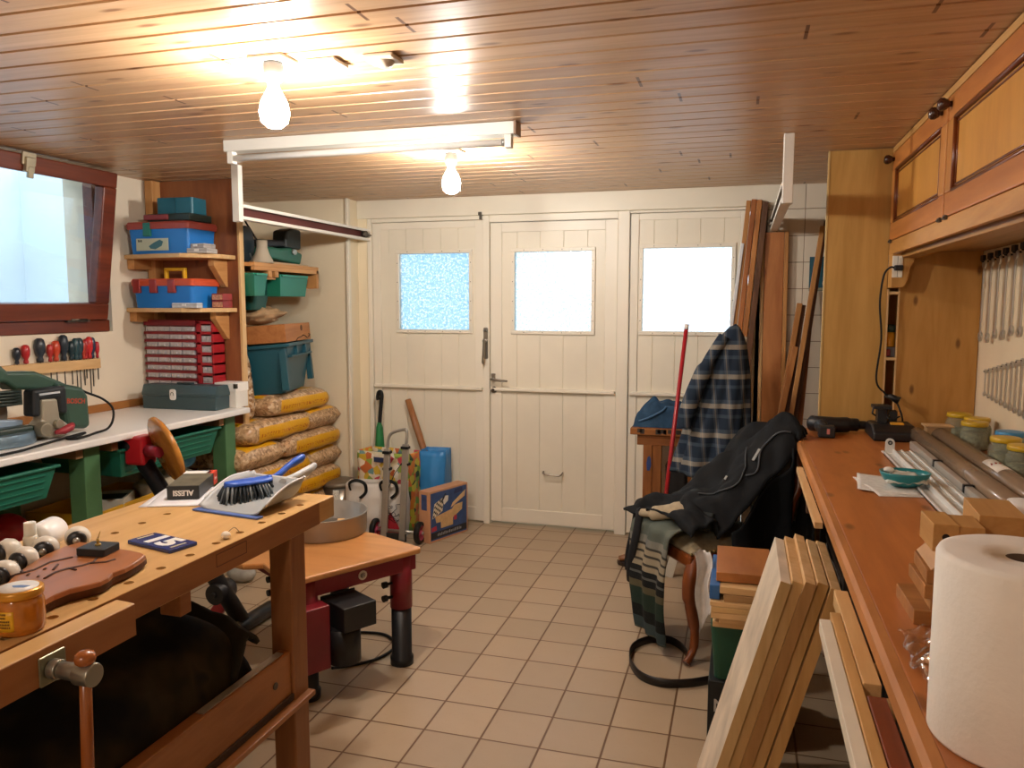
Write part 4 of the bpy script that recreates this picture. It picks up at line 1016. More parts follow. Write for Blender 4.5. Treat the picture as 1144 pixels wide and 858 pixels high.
for i in range(16):
    for j in range(7):
        u = (i+.5)/16; q = (j-3)/3
        w = .026*(1-abs(2*u-1)**3.0)**.5
        c = bh0+d_*(bh1-bh0).length*u+sd*w*q-upb*.006
        e = c-V((0, 0, 1))*.050+sd*q*.018+d_*(2*u-1)*.022+V((random.uniform(-.004, .004), random.uniform(-.004, .004), 0))
        e.z = max(e.z, BZ+.010)
        (lightb if (random.random() < .4) else dark).tube([c, (c+e)/2+V((0, 0, .002)), e], [.0036, .0034, .0022], 6)
dark.build('bristles', plain('20282e', .6), hb); lightb.build('bristles', plain('6e767a', .6), hb)
# --- black boxed set and papers
ppz = BZ+.001
for i, (dx, dy, rz, lab) in enumerate(((0, 0, 22, 'white sheet of paper under the black carton, lower sheet'), (.012, .010, 26, 'white sheet of paper under the black carton, upper sheet'))):
    PMt = Matrix.Translation((-1.60+dx, 1.965+dy, ppz+.0012*i)) @ Matrix.Rotation(math.radians(rz), 4, 'Z')
    mb = MB(); mb.grid(lambda u, v: PMt @ V(((u-.5)*.21, (v-.5)*.23, .0007+.004*(u**6)*(1-v))), 10, 10, .0006)
    onew(mb, 'paper_sheet', plain('e4e4e8', .6), (-1.60, 1.96, ppz), lab, 'paper')
al = thing('black_carton', (-1.60, 2.04, ppz+.004), 'black printed carton with upside-down white lettering, lying on papers', 'box')
AM = Matrix.Translation((-1.583, 1.922, ppz+.0035)) @ Matrix.Rotation(math.radians(24), 4, 'Z')
AW, AL, AH = .092, .235, .040
MB().box(-AW/2, AW/2, 0, AL, 0, AH, AM).build('carton', plain('1c1e1e', .5, 0, .1, 30), al, bevel=.0015)
mb = MB().box(-AW/2+.001, AW/2-.001, .004, AL-.06, AH, AH+.0008, AM); mb.build('printed_picture', plain('5d5a4a', .45, 0, .45, 22), al)
mb = MB().box(-AW/2-.0006, AW/2-.012, AL-.058, AL-.020, AH, AH+.001, AM); mb.build('white_stripe', plain('e8e6e0', .5), al)
mb = MB(); mb.box(AW/2-.022, AW/2+.0008, AL-.058, AL-.014, AH, AH+.001, AM); mb.box(AW/2, AW/2+.001, AL-.058, AL-.014, .001, AH, AM); mb.build('red_corner', plain('d8442a', .5), al)
vs, fs = text_mesh('ALESSI', .022, .0006, .0008, .95)
MB().add(vs, fs, AM @ frameM((0.0, -.0004, AH/2), (-1, 0, 0), (0, 0, -1))).build('maker_lettering', plain('ece8e0', .5), al)
vs, fs = text_mesh('ALESSI', .0085, .0004, .0003, .95)
MB().add(vs, fs, AM @ frameM((AW/2+.0012, AL-.036, AH/2), (0, -1, 0), (0, 0, -1))).build('side_lettering', plain('f0ece6', .5), al)
# --- small knob with a wire
kn = thing('crumpled_ball', (-1.222, 1.632, BZ), 'small crumpled white ball with a bit of wire at the bench edge', 'ball')
MB().ball((-1.222, 1.632, BZ+.010), .0105, 14, (1.2, 1, .9)).build('ball', plain('e6e0d2', .7, 0, .1, 40, .2, .5, 90), kn)
MB().tube(smooth_path([(-1.222, 1.638, BZ+.014), (-1.222, 1.665, BZ+.020), (-1.226, 1.69, BZ+.003)]), .0008, 6).build('wire', dsteel, kn)
# --- dark clothes bundled on the lower shelf
def bundle(x0, x1, y0, y1, z0, hfun, seed, nu=44, nv=40):
    mb = MB()
    def f(u, v):
        x = x0+(x1-x0)*u; y = y0+(y1-y0)*v
        e = (1-abs(2*u-1)**5)*(1-abs(2*v-1)**8)
        n = mnoise.noise(V((x*7+seed, y*5, 1)))*.5+mnoise.noise(V((x*16, y*13+seed, 4)))*.25
        return (x+.02*n, y+.02*n, z0+e**.5*max(.01, hfun(u, v)+.05*n))
    mb.grid(f, nu, nv); 
    return mb
mb = bundle(-1.66, -1.245, .55, 1.80, .338, lambda u, v: .27+.14*v-.13*u, 3.1)
jt = NT('dark_cloth'); jn_ = jt.noise(jt.coords((1, 1, 1)), 4, 3); jt.col(jt.ramp(jn_, [(.42, '17181b'), (.52, '2c271c'), (.60, '3c3424'), (.66, '1a1a1c')])); jt.bump(jt.noise(jt.coords((1, 1, 1)), 60, 3), .3, .003)
onew(mb, 'dark_jacket', jt.set(.85, 0, .15), (-1.45, 1.2, .338), 'black jacket bundled along the lower shelf of the workbench', 'jacket')
mb = MB()
mb.grid(lambda u, v: (-1.60+.36*u, 1.66+.12*v+.03*math.sin(3*u), .36+.30*math.sin(PI*min(1, .15+v*.55))*(1-.35*u)+.012*mnoise.noise(V((u*6, v*6, 2)))), 20, 18, .012)
onew(mb, 'tool_bag', plain('2c2a24', .8, 0, .2, 10, .2, .3, 60), (-1.45, 1.72, .338), 'dark olive stiff tool bag at the leg end of the lower shelf', 'bag')
onew(MB().bar((-1.216, 1.50, .4625), (-1.216, 1.84, .4625), .022, .0025), 'steel_rule', plain('c8c4bc', .3, .7), (-1.216, 1.67, .461), 'thin steel rule lying on the front stretcher of the workbench', 'ruler')
# --- stool with tilted seat behind the bench
st = thing('tilted_stool', (-2.25, 2.80, 0), 'stool with a tilted round varnished seat, red clamp and black tube leg', 'stool')
A, B = V((-2.585, 2.84, .80)), V((-2.060, 2.84, .055))
dd = (B-A).normalized()
mb = MB(); mb.cyl(A, B, .036, .036, 20); mb.build('leg_tube', black, st)
mb = MB(); mb.cyl(A-dd*.03, A+dd*.035, .045, .045, 20); mb.ball(A-dd*.01, .05, 16); mb.build('end_knob', black, st)
mb = MB(); mb.bar(A+V((.03, 0, -.075)), A+V((.03, 0, .055)), .10, .09, (0, 1, 0)); mb.build('clamp', plain('b01e28', .35), st, bevel=.012)
redm = plain('8a2030', .35, 0, .08)
sc0 = V((-2.385, 2.80, .805)); nrm = V((.49, .82, .30)).normalized()
MB().tube([A+V((.06, 0, -.01)), sc0-nrm*.03], [.030, .022], 14).build('seat_arm', redm, st)
SMx = nrm.to_track_quat('Z', 'Y').to_matrix().to_4x4(); SMx.translation = sc0
MB().lathe([(.001, -.012), (.14, -.012), (.152, -.006), (.152, .006), (.14, .014), (.001, .014)], M=SMx, seg=44).build('seat', wood('c98a3c', 'a4642a', 'Y', .2, 0, .6, .6), st)
mb = MB(); mb.bar(B+V((-.075, 0, .10)), B+V((-.175, 0, -.035)), .055, .03, (0, 1, 0)); mb.build('red_foot_lever', plain('b01e38', .35), st, bevel=.006)
mb = MB(); mb.cyl(B+V((-.10, -.05, .125)), B+V((-.10, .05, .125)), .045, .045, 24); mb.cyl(B+V((-.10, -.053, .125)), B+V((-.10, -.062, .125)), .014, .012, 12); mb.build('pivot', black, st)
mb = MB(); mb.cyl(B+V((0, -.22, -.02)), B+V((0, .22, -.02)), .034, .034, 18); mb.build('foot_bar', black, st)
onew(MB().ball((-2.46, 3.40, .045), .05, 20, (1.6, 1.1, .9)), 'cloth_lump', plain('a8a49a', .8, 0, .2, 20, .2, .4, 60), (-2.46, 3.40, 0), 'grey crumpled rag on the tiles under the white bench edge', 'rag')
# --- potter's wheel
pw = thing('pottery_wheel', (-1.5, 2.75, 0), "potter's wheel table with orange wooden top and red and black legs", 'pottery wheel')
A_, U_, W_ = V((-1.20, 2.80, 0)), V((-.515, -.857, 0)), V((-.857, .515, 0))
PW = frameM((A_.x, A_.y, 0), U_, W_)   # x along the front edge, y to the back: mirrored frame, z down
def pp(a, b, z): p = A_+U_*a+W_*b; return (p.x, p.y, z)
mb = MB(); top = [(-.015, .015), (.0, 0), (.52, -.005), (.55, .04), (.545, .20), (.54, .245), (.565, .258), (.60, .285), (.615, .33), (.61, .45), (.55, .56), (.45, .60), (.12, .60), (.015, .30)]
P = [pp(a, b, .450) for a, b in top]; Q = [pp(a, b, .472) for a, b in top]; n = len(P)
mb.add(P+Q, [tuple(range(n)), tuple(reversed(range(n, 2*n)))]+[(i, (i+1) % n, n+(i+1) % n, n+i) for i in range(n)])
mb.build('table_top', wood('cc9258', 'b07640', 'X', .3, 0, .5, .5), pw, bevel=.006)
redf = plain('7c1c28', .4, 0, .08)
mb = MB(); mb.bar(pp(.01, .035, .418), pp(.50, .035, .418), .04, .062); mb.bar(pp(.03, .04, .418), pp(.08, .46, .418), .04, .062); mb.bar(pp(.46, .04, .418), pp(.46, .46, .418), .04, .062); mb.bar(pp(.06, .46, .418), pp(.46, .46, .418), .04, .062)
mb.build('frame', redf, pw, bevel=.003)
for (a, b) in ((.055, .055), (.47, .055), (.12, .42), (.36, .42)):
    lg = MB().cyl(pp(a, b, .45), pp(a, b, .235), .044, .044, 28).build('leg', redf, pw)
    x, y, _ = pp(a, b, 0)
    sub(MB().lathe([(.001, 0), (.046, 0), (.047, .03), (.040, .036), (.040, .236), (.001, .236)], (x, y, 0), 28), 'leg_extension', black, lg)
    for z in (.285, .34):
        mb = MB(); p0 = V(pp(a, b, z)); mb.cyl(p0-W_*.0+U_*.04, p0+U_*.072, .006, .006, 10); mb.cyl(p0+U_*.068, p0+U_*.085, .013, .013, 12)
        sub(mb, 'clamp_screw', black, lg)
mb = MB(); mb.lathe([(.001, 0), (.018, 0), (.018, .004), (.001, .004)], M=frameM(pp(.255, .0125, .42), U_, V((0, 0, 1))), seg=24); mb.build('round_badge', plain('e0dcd4', .4), pw)
mb = MB(); mb.lathe([(.001, 0), (.011, 0), (.011, .0055), (.001, .0055)], M=frameM(pp(.255, .0125, .42), U_, V((0, 0, 1))), seg=20); mb.build('badge_centre', plain('2a2a28', .4), pw)
MP = frameM(pp(.235, .06, .29), U_, V((0, 0, 1)))
mb = MB(); mb.box(.03, .175, -.025, .075, -.006, .0, MP); mb.box(.035, .17, -.02, .07, -.16, -.006, MP); mt = mb.build('motor_box', plain('15171a', .45), pw, bevel=.004)
for sx in (.045, .16):
    for sz in (-.010, .060): sub(MB().cyl(MP @ V((sx, sz, 0)), MP @ V((sx, sz, .005)), .008, .007, 10), 'screw', alu, mt)
MB().cyl(MP @ V((.13, -.02, -.09)), MP @ V((.13, -.15, -.09)), .06, .06, 24).build('motor_drum', black, pw)
MB().box(.19, .36, -.16, .075, -.10, -.01, MP).build('side_plate', plain('7c1c28', .4), pw, bevel=.004)
x, y, _ = pp(.42, .20, 0)
mb = MB(); mb.lathe([(.001, 0), (.026, 0), (.026, .003), (.001, .003)], (x+.07, y-.19, .472), 24); mb.build('control_ring', plain('a8a498', .4), pw)
mb = MB(); mb.lathe([(.001, 0), (.013, 0), (.012, .006), (.001, .006)], (x+.07, y-.19, .472), 18); mb.build('control_knob', plain('9c2028', .4), pw)
# splash tray on it
tr = thing('splash_tray', (-1.685, 2.90, .4725), "grey round splash pan on the potter's wheel, holding wood scraps", 'splash pan')
tm = plain('a09a90', .35, .5, .08, 8)
MB().lathe([(.001, 0), (.176, 0), (.181, .005), (.184, .085), (.187, .09), (.180, .09), (.176, .012), (.001, .010)], (-1.685, 2.90, .4725), 56).build('tray_wall', tm, tr)
MB().lathe([(.001, 0), (.13, 0), (.13, .012), (.001, .012)], (-1.685, 2.90, .4825), 40).build('wheel_head', plain('70685c', .4, .4, .15, 10), tr)
random.seed(5)
for i in range(5):
    a = random.uniform(0, 6.28); p = V((-1.64+.07*math.cos(a), 2.87+.06*math.sin(a), .4955+.011*i))
    onew(MB().cbox(p, (.10-.012*i, .028, .009), random.uniform(0, 3)), 'wood_scrap', paleX, tuple(p), 'pale wood scrap lying in the grey splash pan of the wheel', 'wood scrap', 'wood scraps in the splash pan', bevel=.001)
onew(MB().tube(smooth_path([(-1.50, 2.62, .02), (-1.46, 2.68, .007), (-1.38, 2.77, .007), (-1.36, 2.90, .007), (-1.45, 2.99, .007), (-1.58, 2.98, .007), (-1.75, 2.92, .007), (-1.9, 2.95, .007)]), .006, 8), 'power_cord', rubber, (-1.5, 2.8, 0), "black cord looping on the tiles under the potter's wheel", 'cord')

# ================================================================= IN FRONT OF THE LEFT DOOR
# hand truck
ht = thing('hand_truck', (-1.95, 4.23, 0), 'folding aluminium hand truck with pink-hubbed wheels before the left door', 'hand truck')
for x, zt in ((-2.035, .565), (-1.915, .60)):
    MB().bar((x, 4.20, .03), (x, 4.27, zt), .040, .022, (0, -1, 0)).build('rail', plain('a8a296', .38, .6, .06), ht, bevel=.005)
    for z in (zt-.02, zt-.12): MB().box(x-.024, x+.024, 4.245, 4.285, z-.008, z+.008).build('clamp_band', rubber, ht, bevel=.002)
MB().tube(smooth_path([(-2.035, 4.27, .56), (-2.032, 4.276, .62), (-2.01, 4.282, .66), (-1.935, 4.284, .685), (-1.912, 4.284, .67), (-1.915, 4.276, .60)], 8), .009, 12).build('handle_loop', alu, ht)
mb = MB(); mb.box(-2.06, -1.89, 4.02, 4.21, .022, .030); mb.box(-2.06, -1.89, 4.195, 4.21, .022, .07); mb.build('toe_plate', plain('3a3834', .45, .4), ht, bevel=.002)
MB().cyl((-2.13, 4.255, .068), (-1.80, 4.255, .068), .009, .009, 12).build('axle', alu, ht)
for x in (-2.115, -1.825):
    MX = Matrix.Translation((x, 4.255, .068)) @ Matrix.Rotation(PI/2, 4, 'Y')
    w_ = MB().lathe([(.046, -.016), (.062, -.015), (.067, -.007), (.067, .007), (.062, .015), (.046, .016)], M=MX, seg=32, closed=True).build('tyre', rubber, ht)
    mb = MB(); mb.lathe([(.040, -.013), (.047, -.013), (.047, .013), (.040, .013)], M=MX, seg=32, closed=True); mb.lathe([(.001, -.016), (.014, -.016), (.014, .016), (.001, .016)], M=MX, seg=16)
    for k in range(5): mb.bar(MX @ V((0, 0, 0)), MX @ V((.043*math.cos(2*PI*k/5), .043*math.sin(2*PI*k/5), 0)), .010, .012, (1, 0, 0))
    sub(mb, 'hub', plain('b84a66', .4), w_)
MB().tube([(-2.03, 4.235, .30), (-1.98, 4.245, .42), (-1.915, 4.26, .52)], .0025, 6).build('elastic_cord', rubber, ht)
# shopping bags
def shopper(name, x0, x1, y0, y1, h, rz, front, sidem, label, seed, loc=None):
    cx, cy = (x0+x1)/2, (y0+y1)/2; w, d = x1-x0, y1-y0
    th = thing(name, (cx, cy, 0), label, 'bag', world=False, rz=rz)
    def f(face):
        def g(u, v):
            n = .012*mnoise.noise(V((u*4+seed, v*4, face)))
            bul = .03*math.sin(PI*u)*math.sin(PI*v)
            if face == 0: return ((u-.5)*w, -d/2-bul+n, .002+v*h)
            if face == 1: return (w/2+bul*.3+n, (u-.5)*d, .002+v*h)
            if face == 2: return ((.5-u)*w, d/2+bul*.4+n, .002+v*h)
            return (-w/2-bul*.3-n, (.5-u)*d, .002+v*h)
        return g
    MB().grid(f(0), 16, 14, .0015).build('front_panel', front, th)
    MB().grid(f(1), 10, 14, .0015).build('side_panel', sidem, th)
    MB().grid(f(2), 10, 14, .0015).build('back_panel', front, th)
    MB().grid(f(3), 10, 14, .0015).build('side_panel', sidem, th)
    MB().box(-w/2, w/2, -d/2, d/2, .001, .004).build('base', front, th)
    return th
def patch_mat(name, cols, scale, rough=.4):
    t = NT(name); vo = t.n.new('ShaderNodeTexVoronoi'); vo.inputs['Scale'].default_value = scale
    t.link(t.coords((1, 1, 1), True), vo.inputs['Vector'])
    sp = t.n.new('ShaderNodeSeparateColor'); t.link(vo.outputs['Color'], sp.inputs[0])
    n = len(cols); t.col(t.ramp(sp.outputs[0], [(i/n, c) for i, c in enumerate(cols)], 'CONSTANT')); return t.set(rough)
fl = patch_mat('floral_print', ['c8485a', 'd8cfae', '8fa84a', 'e8e0d0', 'ddd4c0', '6f9a9c', 'd0b03c', 'e2dac8', 'c46a3a'], 26)
fs_ = patch_mat('fruit_print', ['d8862c', 'c9c040', '7da03a', 'd07030', '2f4a28'], 28)
b1 = shopper('shopping_bag', -2.34, -1.965, 4.46, 4.62, .50, math.radians(-8), fl, fs_, 'floral shopping bag with orange and green side behind the hand truck', 2)
MB().box(-.04, .045, -.115, -.108, .445, .475).build('bag_tag', plain('24345c', .5), b1)
b2 = shopper('shopping_bag', -1.965, -1.80, 4.58, 4.74, .50, math.radians(6), plain('2f80c0', .4), plain('2a78b8', .4), 'plain bright blue bag standing against the left door', 6)
wbag = plain('d4cfc6', .45, 0, .06, 5)
b3 = shopper('shopping_bag', -2.335, -1.965, 4.30, 4.43, .335, math.radians(14), wbag, wbag, 'white shopping bag with black handles and red triangle beside the pedal bin', 9)
mb = MB(); mb.prism([(-.02, .005), (.185, .005), (.10, .17)], .0, .0012, frameM((0, -.104, 0), (1, 0, 0), (0, 0, 1))); mb.build('red_triangle', plain('b02230', .45), b3)
for x in (-.10, .09):
    mb = MB(); mb.tube(smooth_path([(x-.05, -.085, .30), (x-.055, -.095, .345), (x-.01, -.10, .365), (x+.04, -.10, .345), (x+.045, -.09, .29), (x+.01, -.10, .255)], 5), .010, 8, sx=.5); mb.build('handle', rubber, b3)
random.seed(21)
for (xa, xb, za, zb, n, r) in ((.085, .178, .09, .245, 46, .0020), (-.175, -.06, .05, .23, 22, .0018)):
    pts = [(random.uniform(xa, xb), -.109, random.uniform(za, zb))]
    for k in range(n):
        x, _, z = pts[-1]
        pts.append((min(xb, max(xa, x+random.uniform(-.03, .03))), -.109, min(zb, max(za, z+random.uniform(-.025, .025)))))
    MB().tube(pts, r, 5).build('drawn_scribble', rubber, b3)
# umbrella and tool handle leaning on the left door
um = thing('umbrella', (-2.30, 4.70, 0), 'folded green umbrella with black crook handle leaning by the left door', 'umbrella')
MB().lathe([(.001, 0), (.006, 0), (.010, .05), (.030, .30), (.034, .45), (.022, .62), (.010, .66), (.001, .66)], (-2.295, 4.70, .0), 16).build('canopy', plain('1f7a42', .5, 0, .2, 20), um)
MB().tube(smooth_path([(-2.295, 4.70, .64), (-2.288, 4.71, .76), (-2.282, 4.715, .83), (-2.29, 4.715, .855), (-2.305, 4.715, .850), (-2.312, 4.715, .82), (-2.308, 4.715, .80)]), .013, 12).build('crook_handle', rubber, um)
onew(MB().tube([(-2.118, 4.765, .805), (-2.05, 4.745, .63), (-1.95, 4.71, .38), (-1.88, 4.68, .20), (-1.82, 4.66, .02)], [.017, .020, .018, .017, .022], 14, sx=1.2), 'wooden_pole', wood('a87448', '7c4e2c', 'Z', .4), (-1.82, 4.66, 0), 'bare brown wooden tool handle leaning on the left door behind the bags', 'tool handle')
# pedal bin
bn_ = thing('pedal_bin', (-2.50, 4.52, 0), 'round steel pedal bin with dull lid beside the cream wall', 'bin')
MB().lathe([(.001, 0), (.112, 0), (.112, .02), (.110, .265), (.001, .265)], (-2.50, 4.515, 0), 40).build('bin_body', plain('8f8a80', .28, .9, .06), bn_)
MB().lathe([(.112, .262), (.118, .266), (.118, .285), (.108, .292), (.08, .298), (.001, .302)], (-2.50, 4.515, 0), 40).build('lid', plain('7d7262', .4, .4, .06), bn_)
mb = MB(); mb.bar((-2.485, 4.40, .015), (-2.465, 4.36, .012), .05, .008); mb.build('pedal', black, bn_)
mb = MB(); mb.grid(lambda u, v: (-2.50+.1115*math.cos(-1.45+.35*u), 4.515+.1115*math.sin(-1.45+.35*u), .17+.08*v), 8, 4, .0006); mb.build('label_sticker', plain('d8d4c8', .5, 0, .5, 180), bn_)
# boxed board game
gb = thing('game_box', (-1.70, 4.40, 0), 'blue and tan boxed game compendium standing on the tiles by the doors', 'box')
GX = V((.127, .331, 0)).normalized(); GZ = V((0, 0, 1)); O_ = V((-1.766, 4.266, .001))
GMx = frameM(O_, GX, GZ)      # z points out of the front (towards +X side)
W_, H_, D_ = .352, .315, .085
MB().box(0, W_, 0, H_, -D_, 0, GMx).build('carton', plain('c2906a', .5, 0, .08, 8), gb, bevel=.002)
fz = .0006
pic = MB().box(.012, W_-.012, .012, H_-.012, 0, fz, GMx).build('cover_print', plain('2c4c80', .4, 0, .25, 12), gb)
def flat(poly, name, m, z=fz): 
    return sub(MB().prism(poly, z, z+.0006, GMx), name, m, pic)
card = plain('d0ac7a', .45, 0, .12, 40)
flat([(.05, .155), (.20, .175), (.225, .195), (.30, .20), (.295, .155), (.20, .115), (.06, .115)], 'board_picture', card)
flat([(.10, .075), (.21, .075), (.21, .155), (.10, .145)], 'board_picture', card, fz+.0007)
flat([(.19, .185), (.32, .235), (.33, .275), (.21, .215)], 'board_picture', plain('d8b88a', .45), fz+.0004)
mb = MB()
for i in range(6):
    for j in range(6):
        if (i+j) % 2 == 0:
            p = V((.030+i*.014+j*.003, .150+j*.014+i*.006, fz+.0009)); mb.prism([(p.x, p.y), (p.x+.012, p.y+.005), (p.x+.014, p.y+.017), (p.x+.002, p.y+.012)], fz+.0009, fz+.0014, GMx)
flat([(.025, .145), (.115, .18), (.13, .265), (.045, .235)], 'checker_picture', plain('e4d8be', .45)); sub(mb, 'checker_squares', black, pic)
flat([(.13, .215), (.165, .235), (.17, .265), (.14, .27), (.12, .245)], 'game_pieces', plain('e0dcd2', .45), fz+.0003)
flat([(.10, .24), (.14, .285), (.15, .28), (.115, .235)], 'game_pieces', plain('18263c', .45), fz+.0004)
flat([(.22, .265), (.30, .272), (.30, .298), (.23, .295)], 'game_pieces', plain('1c2c58', .45), fz+.0004)
flat([(.018, .066), (.065, .07), (.06, .098), (.02, .092)], 'red_flash', plain('b8324a', .45))
flat([(.22, .10), (.245, .10), (.245, .13), (.22, .13)], 'red_flash', plain('b8324a', .45))
flat([(.012, .020), (W_-.012, .020), (W_-.012, .060), (.012, .060)], 'title_band', plain('161a24', .45))
random.seed(3); mb = MB(); x = .07
while x < .29:
    w = random.uniform(.006, .013); mb.box(x, x+w*.6, .032, .046+random.choice((0, .004)), fz+.0008, fz+.0014, GMx); x += w+.003
sub(mb, 'title_print', plain('a8a8a8', .5), pic)
MB().box(-.0006, 0, .20, H_-.02, -D_+.02, -.02, GMx).build('side_print', plain('3a4c78', .45, 0, .3, 40), gb)
# ================================================================= RIGHT: WORKTOP, WALL CUPBOARDS, WRENCHES
WZ = .88; WX = .226
wt = thing('worktop', (.6, 2.0, 0), 'long reddish-brown wooden worktop along the right wall, on a dark base', 'worktop')
wtop = wood('c07840', '8e4e24', 'Y', .36, .8, .55, .5, contrast=.6)
MB().box(WX+.024, XR-.003, .25, 3.735, WZ-.034, WZ).build('counter', wtop, wt, bevel=.002)
mb = MB(); mb.prism([(WX, WZ-.034), (WX+.0235, WZ-.034), (WX+.0235, WZ), (WX+.008, WZ), (WX, WZ-.008)], -3.735, -.25, XZ); mb.build('front_lip', wood('c0824a', '98602f', 'Y', .6, 0, .6, .25), wt)
cedarb = plain('5a3c24', .6, 0, .2, 6)
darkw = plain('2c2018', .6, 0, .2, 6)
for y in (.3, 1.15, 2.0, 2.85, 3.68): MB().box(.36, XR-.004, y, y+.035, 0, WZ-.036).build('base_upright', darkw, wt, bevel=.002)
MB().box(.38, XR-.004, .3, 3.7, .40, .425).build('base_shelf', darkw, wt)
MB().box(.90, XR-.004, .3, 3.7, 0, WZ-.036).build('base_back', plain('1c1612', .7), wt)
for y in (1.05, 1.50, 2.55, 2.90): MB().box(.205 if y > 1.6 else .158, .36, y-.015, y+.015, .790, .8115 if y < 1.6 else .8275).build('bracket_arm', cedarb, wt, bevel=.002)
# boards stored flat on the brackets along the front of the worktop
def store(name, x0, x1, y0, y1, z0, z1, m, lab, ragged=0, seed=1):
    random.seed(seed); mb = MB(); n = 10
    poly = [(x0, y0), (x1, y0), (x1, y1)]+[(x1-(x1-x0)*(i+1)/(n), y1+(random.uniform(-.02, .01) if ragged else 0)) for i in range(n)]
    mb.prism(poly, z0, z1); onew(mb, name, m, ((x0+x1)/2, (y0+y1)/2, z0), lab, 'board', 'boards stored under the worktop edge', bevel=.0015)
store('pale_board', .202, .2235, 2.23, 3.00, .828, .8455, paleY, 'pale rough-ended board under the far half of the worktop edge', 1, 3)
store('pale_board', .156, .1765, .9, 1.55, .812, .838, plain('d8cdb8', .5, 0, .06, 8), 'white-faced board under the near worktop edge, outermost', 0)
store('pale_board', .1775, .1955, .85, 1.58, .812, .842, wood('cfa368', 'a97a40', 'Y', .5, 0, 1, .3), 'honey-coloured board under the near worktop edge, second from outside', 0)
store('pale_board', .1965, .2235, 1.28, 1.70, .812, .845, wood('d8b07a', 'b88a50', 'Y', .5, 0, 1, .3), 'light tan board tucked tight beneath the worktop lip', 0)
store('dark_board', .1965, .2235, .6, 1.24, .812, .845, wood('8a4426', '5c2814', 'Y', .4, 0, 1, .4), 'dark red-brown strip lying on the light tan board beneath the lip', 0)
# clamps hanging below
for y, lab in ((1.86, 'black bar clamp with wooden grip below the worktop, farther one'), (1.66, 'black bar clamp with wooden grip below the worktop, nearer one')):
    th = thing('bar_clamp', (.36, y, 0), lab, 'clamp', 'clamps under the worktop')
    MB().box(.327, .343, y-.005, y+.005, .12, .845).build('bar', black, th)
    for z in (.68, .48): MB().box(.297, .350, y-.016, y+.016, z-.02, z+.02).build('jaw', black, th, bevel=.003)
    MB().cyl((.307, y, .52), (.307, y, .64), .011, .011, 12).build('grip', wood('b98a58', '8c6034', 'Z', .5), th)
    MB().box(.295, .355, y-.03, y+.03, 0, .12).build('clamp_foot', black, th)
bk = thing('black_case', (.62, 1.7, .425), 'black case standing on the dark shelf below the worktop', 'case')
MB().box(.42, .80, 1.55, 1.95, .426, .66).build('case_body', black, bk, bevel=.006); MB().box(.412, .422, 1.70, 1.80, .60, .64).build('case_handle', dsteel, bk, bevel=.003)

# --- built-in cupboard at the far end with niche and knotty side
cu = thing('tall_cupboard', (.65, 3.95, 0), 'pale yellow-brown tall cupboard with a knotty panel at the end of the worktop', 'cupboard')
oak = wood('c89c58', 'aa8040', 'Z', .5, 0, .7, .3, contrast=.5)
knot = wood('c4904e', 'a67434', 'Z', .5, 1.0, .6, .3, kcol='4c2410')
MB().box(.348, .604, 3.80, 3.822, 0, ZC-.003).build('door_panel', oak, cu, bevel=.002)
MB().box(.342, .348, 3.798, 3.83, 0, ZC-.003).build('side_edge', wood('d2b478', 'b8965a', 'Z', .5), cu)
MB().box(.392, .604, 3.822, 4.20, 0, ZC-.01).build('carcass', plain('8a6238', .6), cu)
MB().box(.604, .612, 3.798, 4.15, .881, 1.50).build('niche_side', paleZ, cu)
MB().box(.604, .74, 4.00, 4.01, .881, 1.60).build('niche_back', knot, cu)
for z in (1.20, 1.49): MB().box(.612, .70, 3.823, 4.0, z-.012, z).box(.612, .654, 3.80, 3.823, z-.012, z).build('niche_shelf', paleX, cu)
MB().box(.655, XR-.003, 3.80, 3.822, .881, 1.70).build('knotty_panel', knot, cu, bevel=.002)
MB().box(.651, .6555, 3.797, 3.824, .881, 1.62).build('panel_edge', paleZ, cu)
mb = MB(); mb.prism([(.604, 1.668), (.692, 1.668), (.692, 1.640), (.689, 1.618), (.676, 1.592), (.671, 1.565), (.667, 1.54), (.660, 1.52), (.650, 1.507), (.604, 1.505)], -3.797, -3.71, XZ)
mb.build('corbel', wood('cf9c58', 'b07c3c', 'Z', .45), cu, bevel=.003)
mb = MB(); mb.box(.604, .645, 3.702, 3.710, 1.548, 1.64); so = mb.build('socket_plate', plain('e8e2d4', .4), cu, bevel=.003)
mb = MB(); mb.box(.6235, .6255, 3.7012, 3.7025, 1.55, 1.638); sub(mb, 'socket_seam', plain('8a857a', .5), so)
mb = MB(); mb.box(.628, .642, 3.7005, 3.7025, 1.60, 1.63); sub(mb, 'switch_rocker', plain('d2ccbe', .4), so, bevel=.001)
th = thing('yellow_jar', (.633, 3.86, 1.2), 'small yellow pot with green lid in the narrow niche', 'jar')
MB().lathe([(.001, 0), (.019, 0), (.02, .004), (.02, .065), (.001, .065)], (.633, 3.85, 1.246), 20).build('pot', plain('d8981c', .4), th)
MB().lathe([(.001, .065), (.021, .065), (.021, .095), (.001, .1)], (.633, 3.85, 1.246), 20).build('lid', plain('1f3c34', .4), th)
th = thing('red_clip', (.633, 3.84, 1.2), 'small red and grey gadget under the yellow pot in the niche', 'gadget')
MB().box(.614, .652, 3.83, 3.88, 1.201, 1.245).build('body', plain('6f6c74', .5), th, bevel=.003); MB().box(.612, .632, 3.815, 3.83, 1.205, 1.235).build('clip', plain('8a2026', .4), th, bevel=.004)

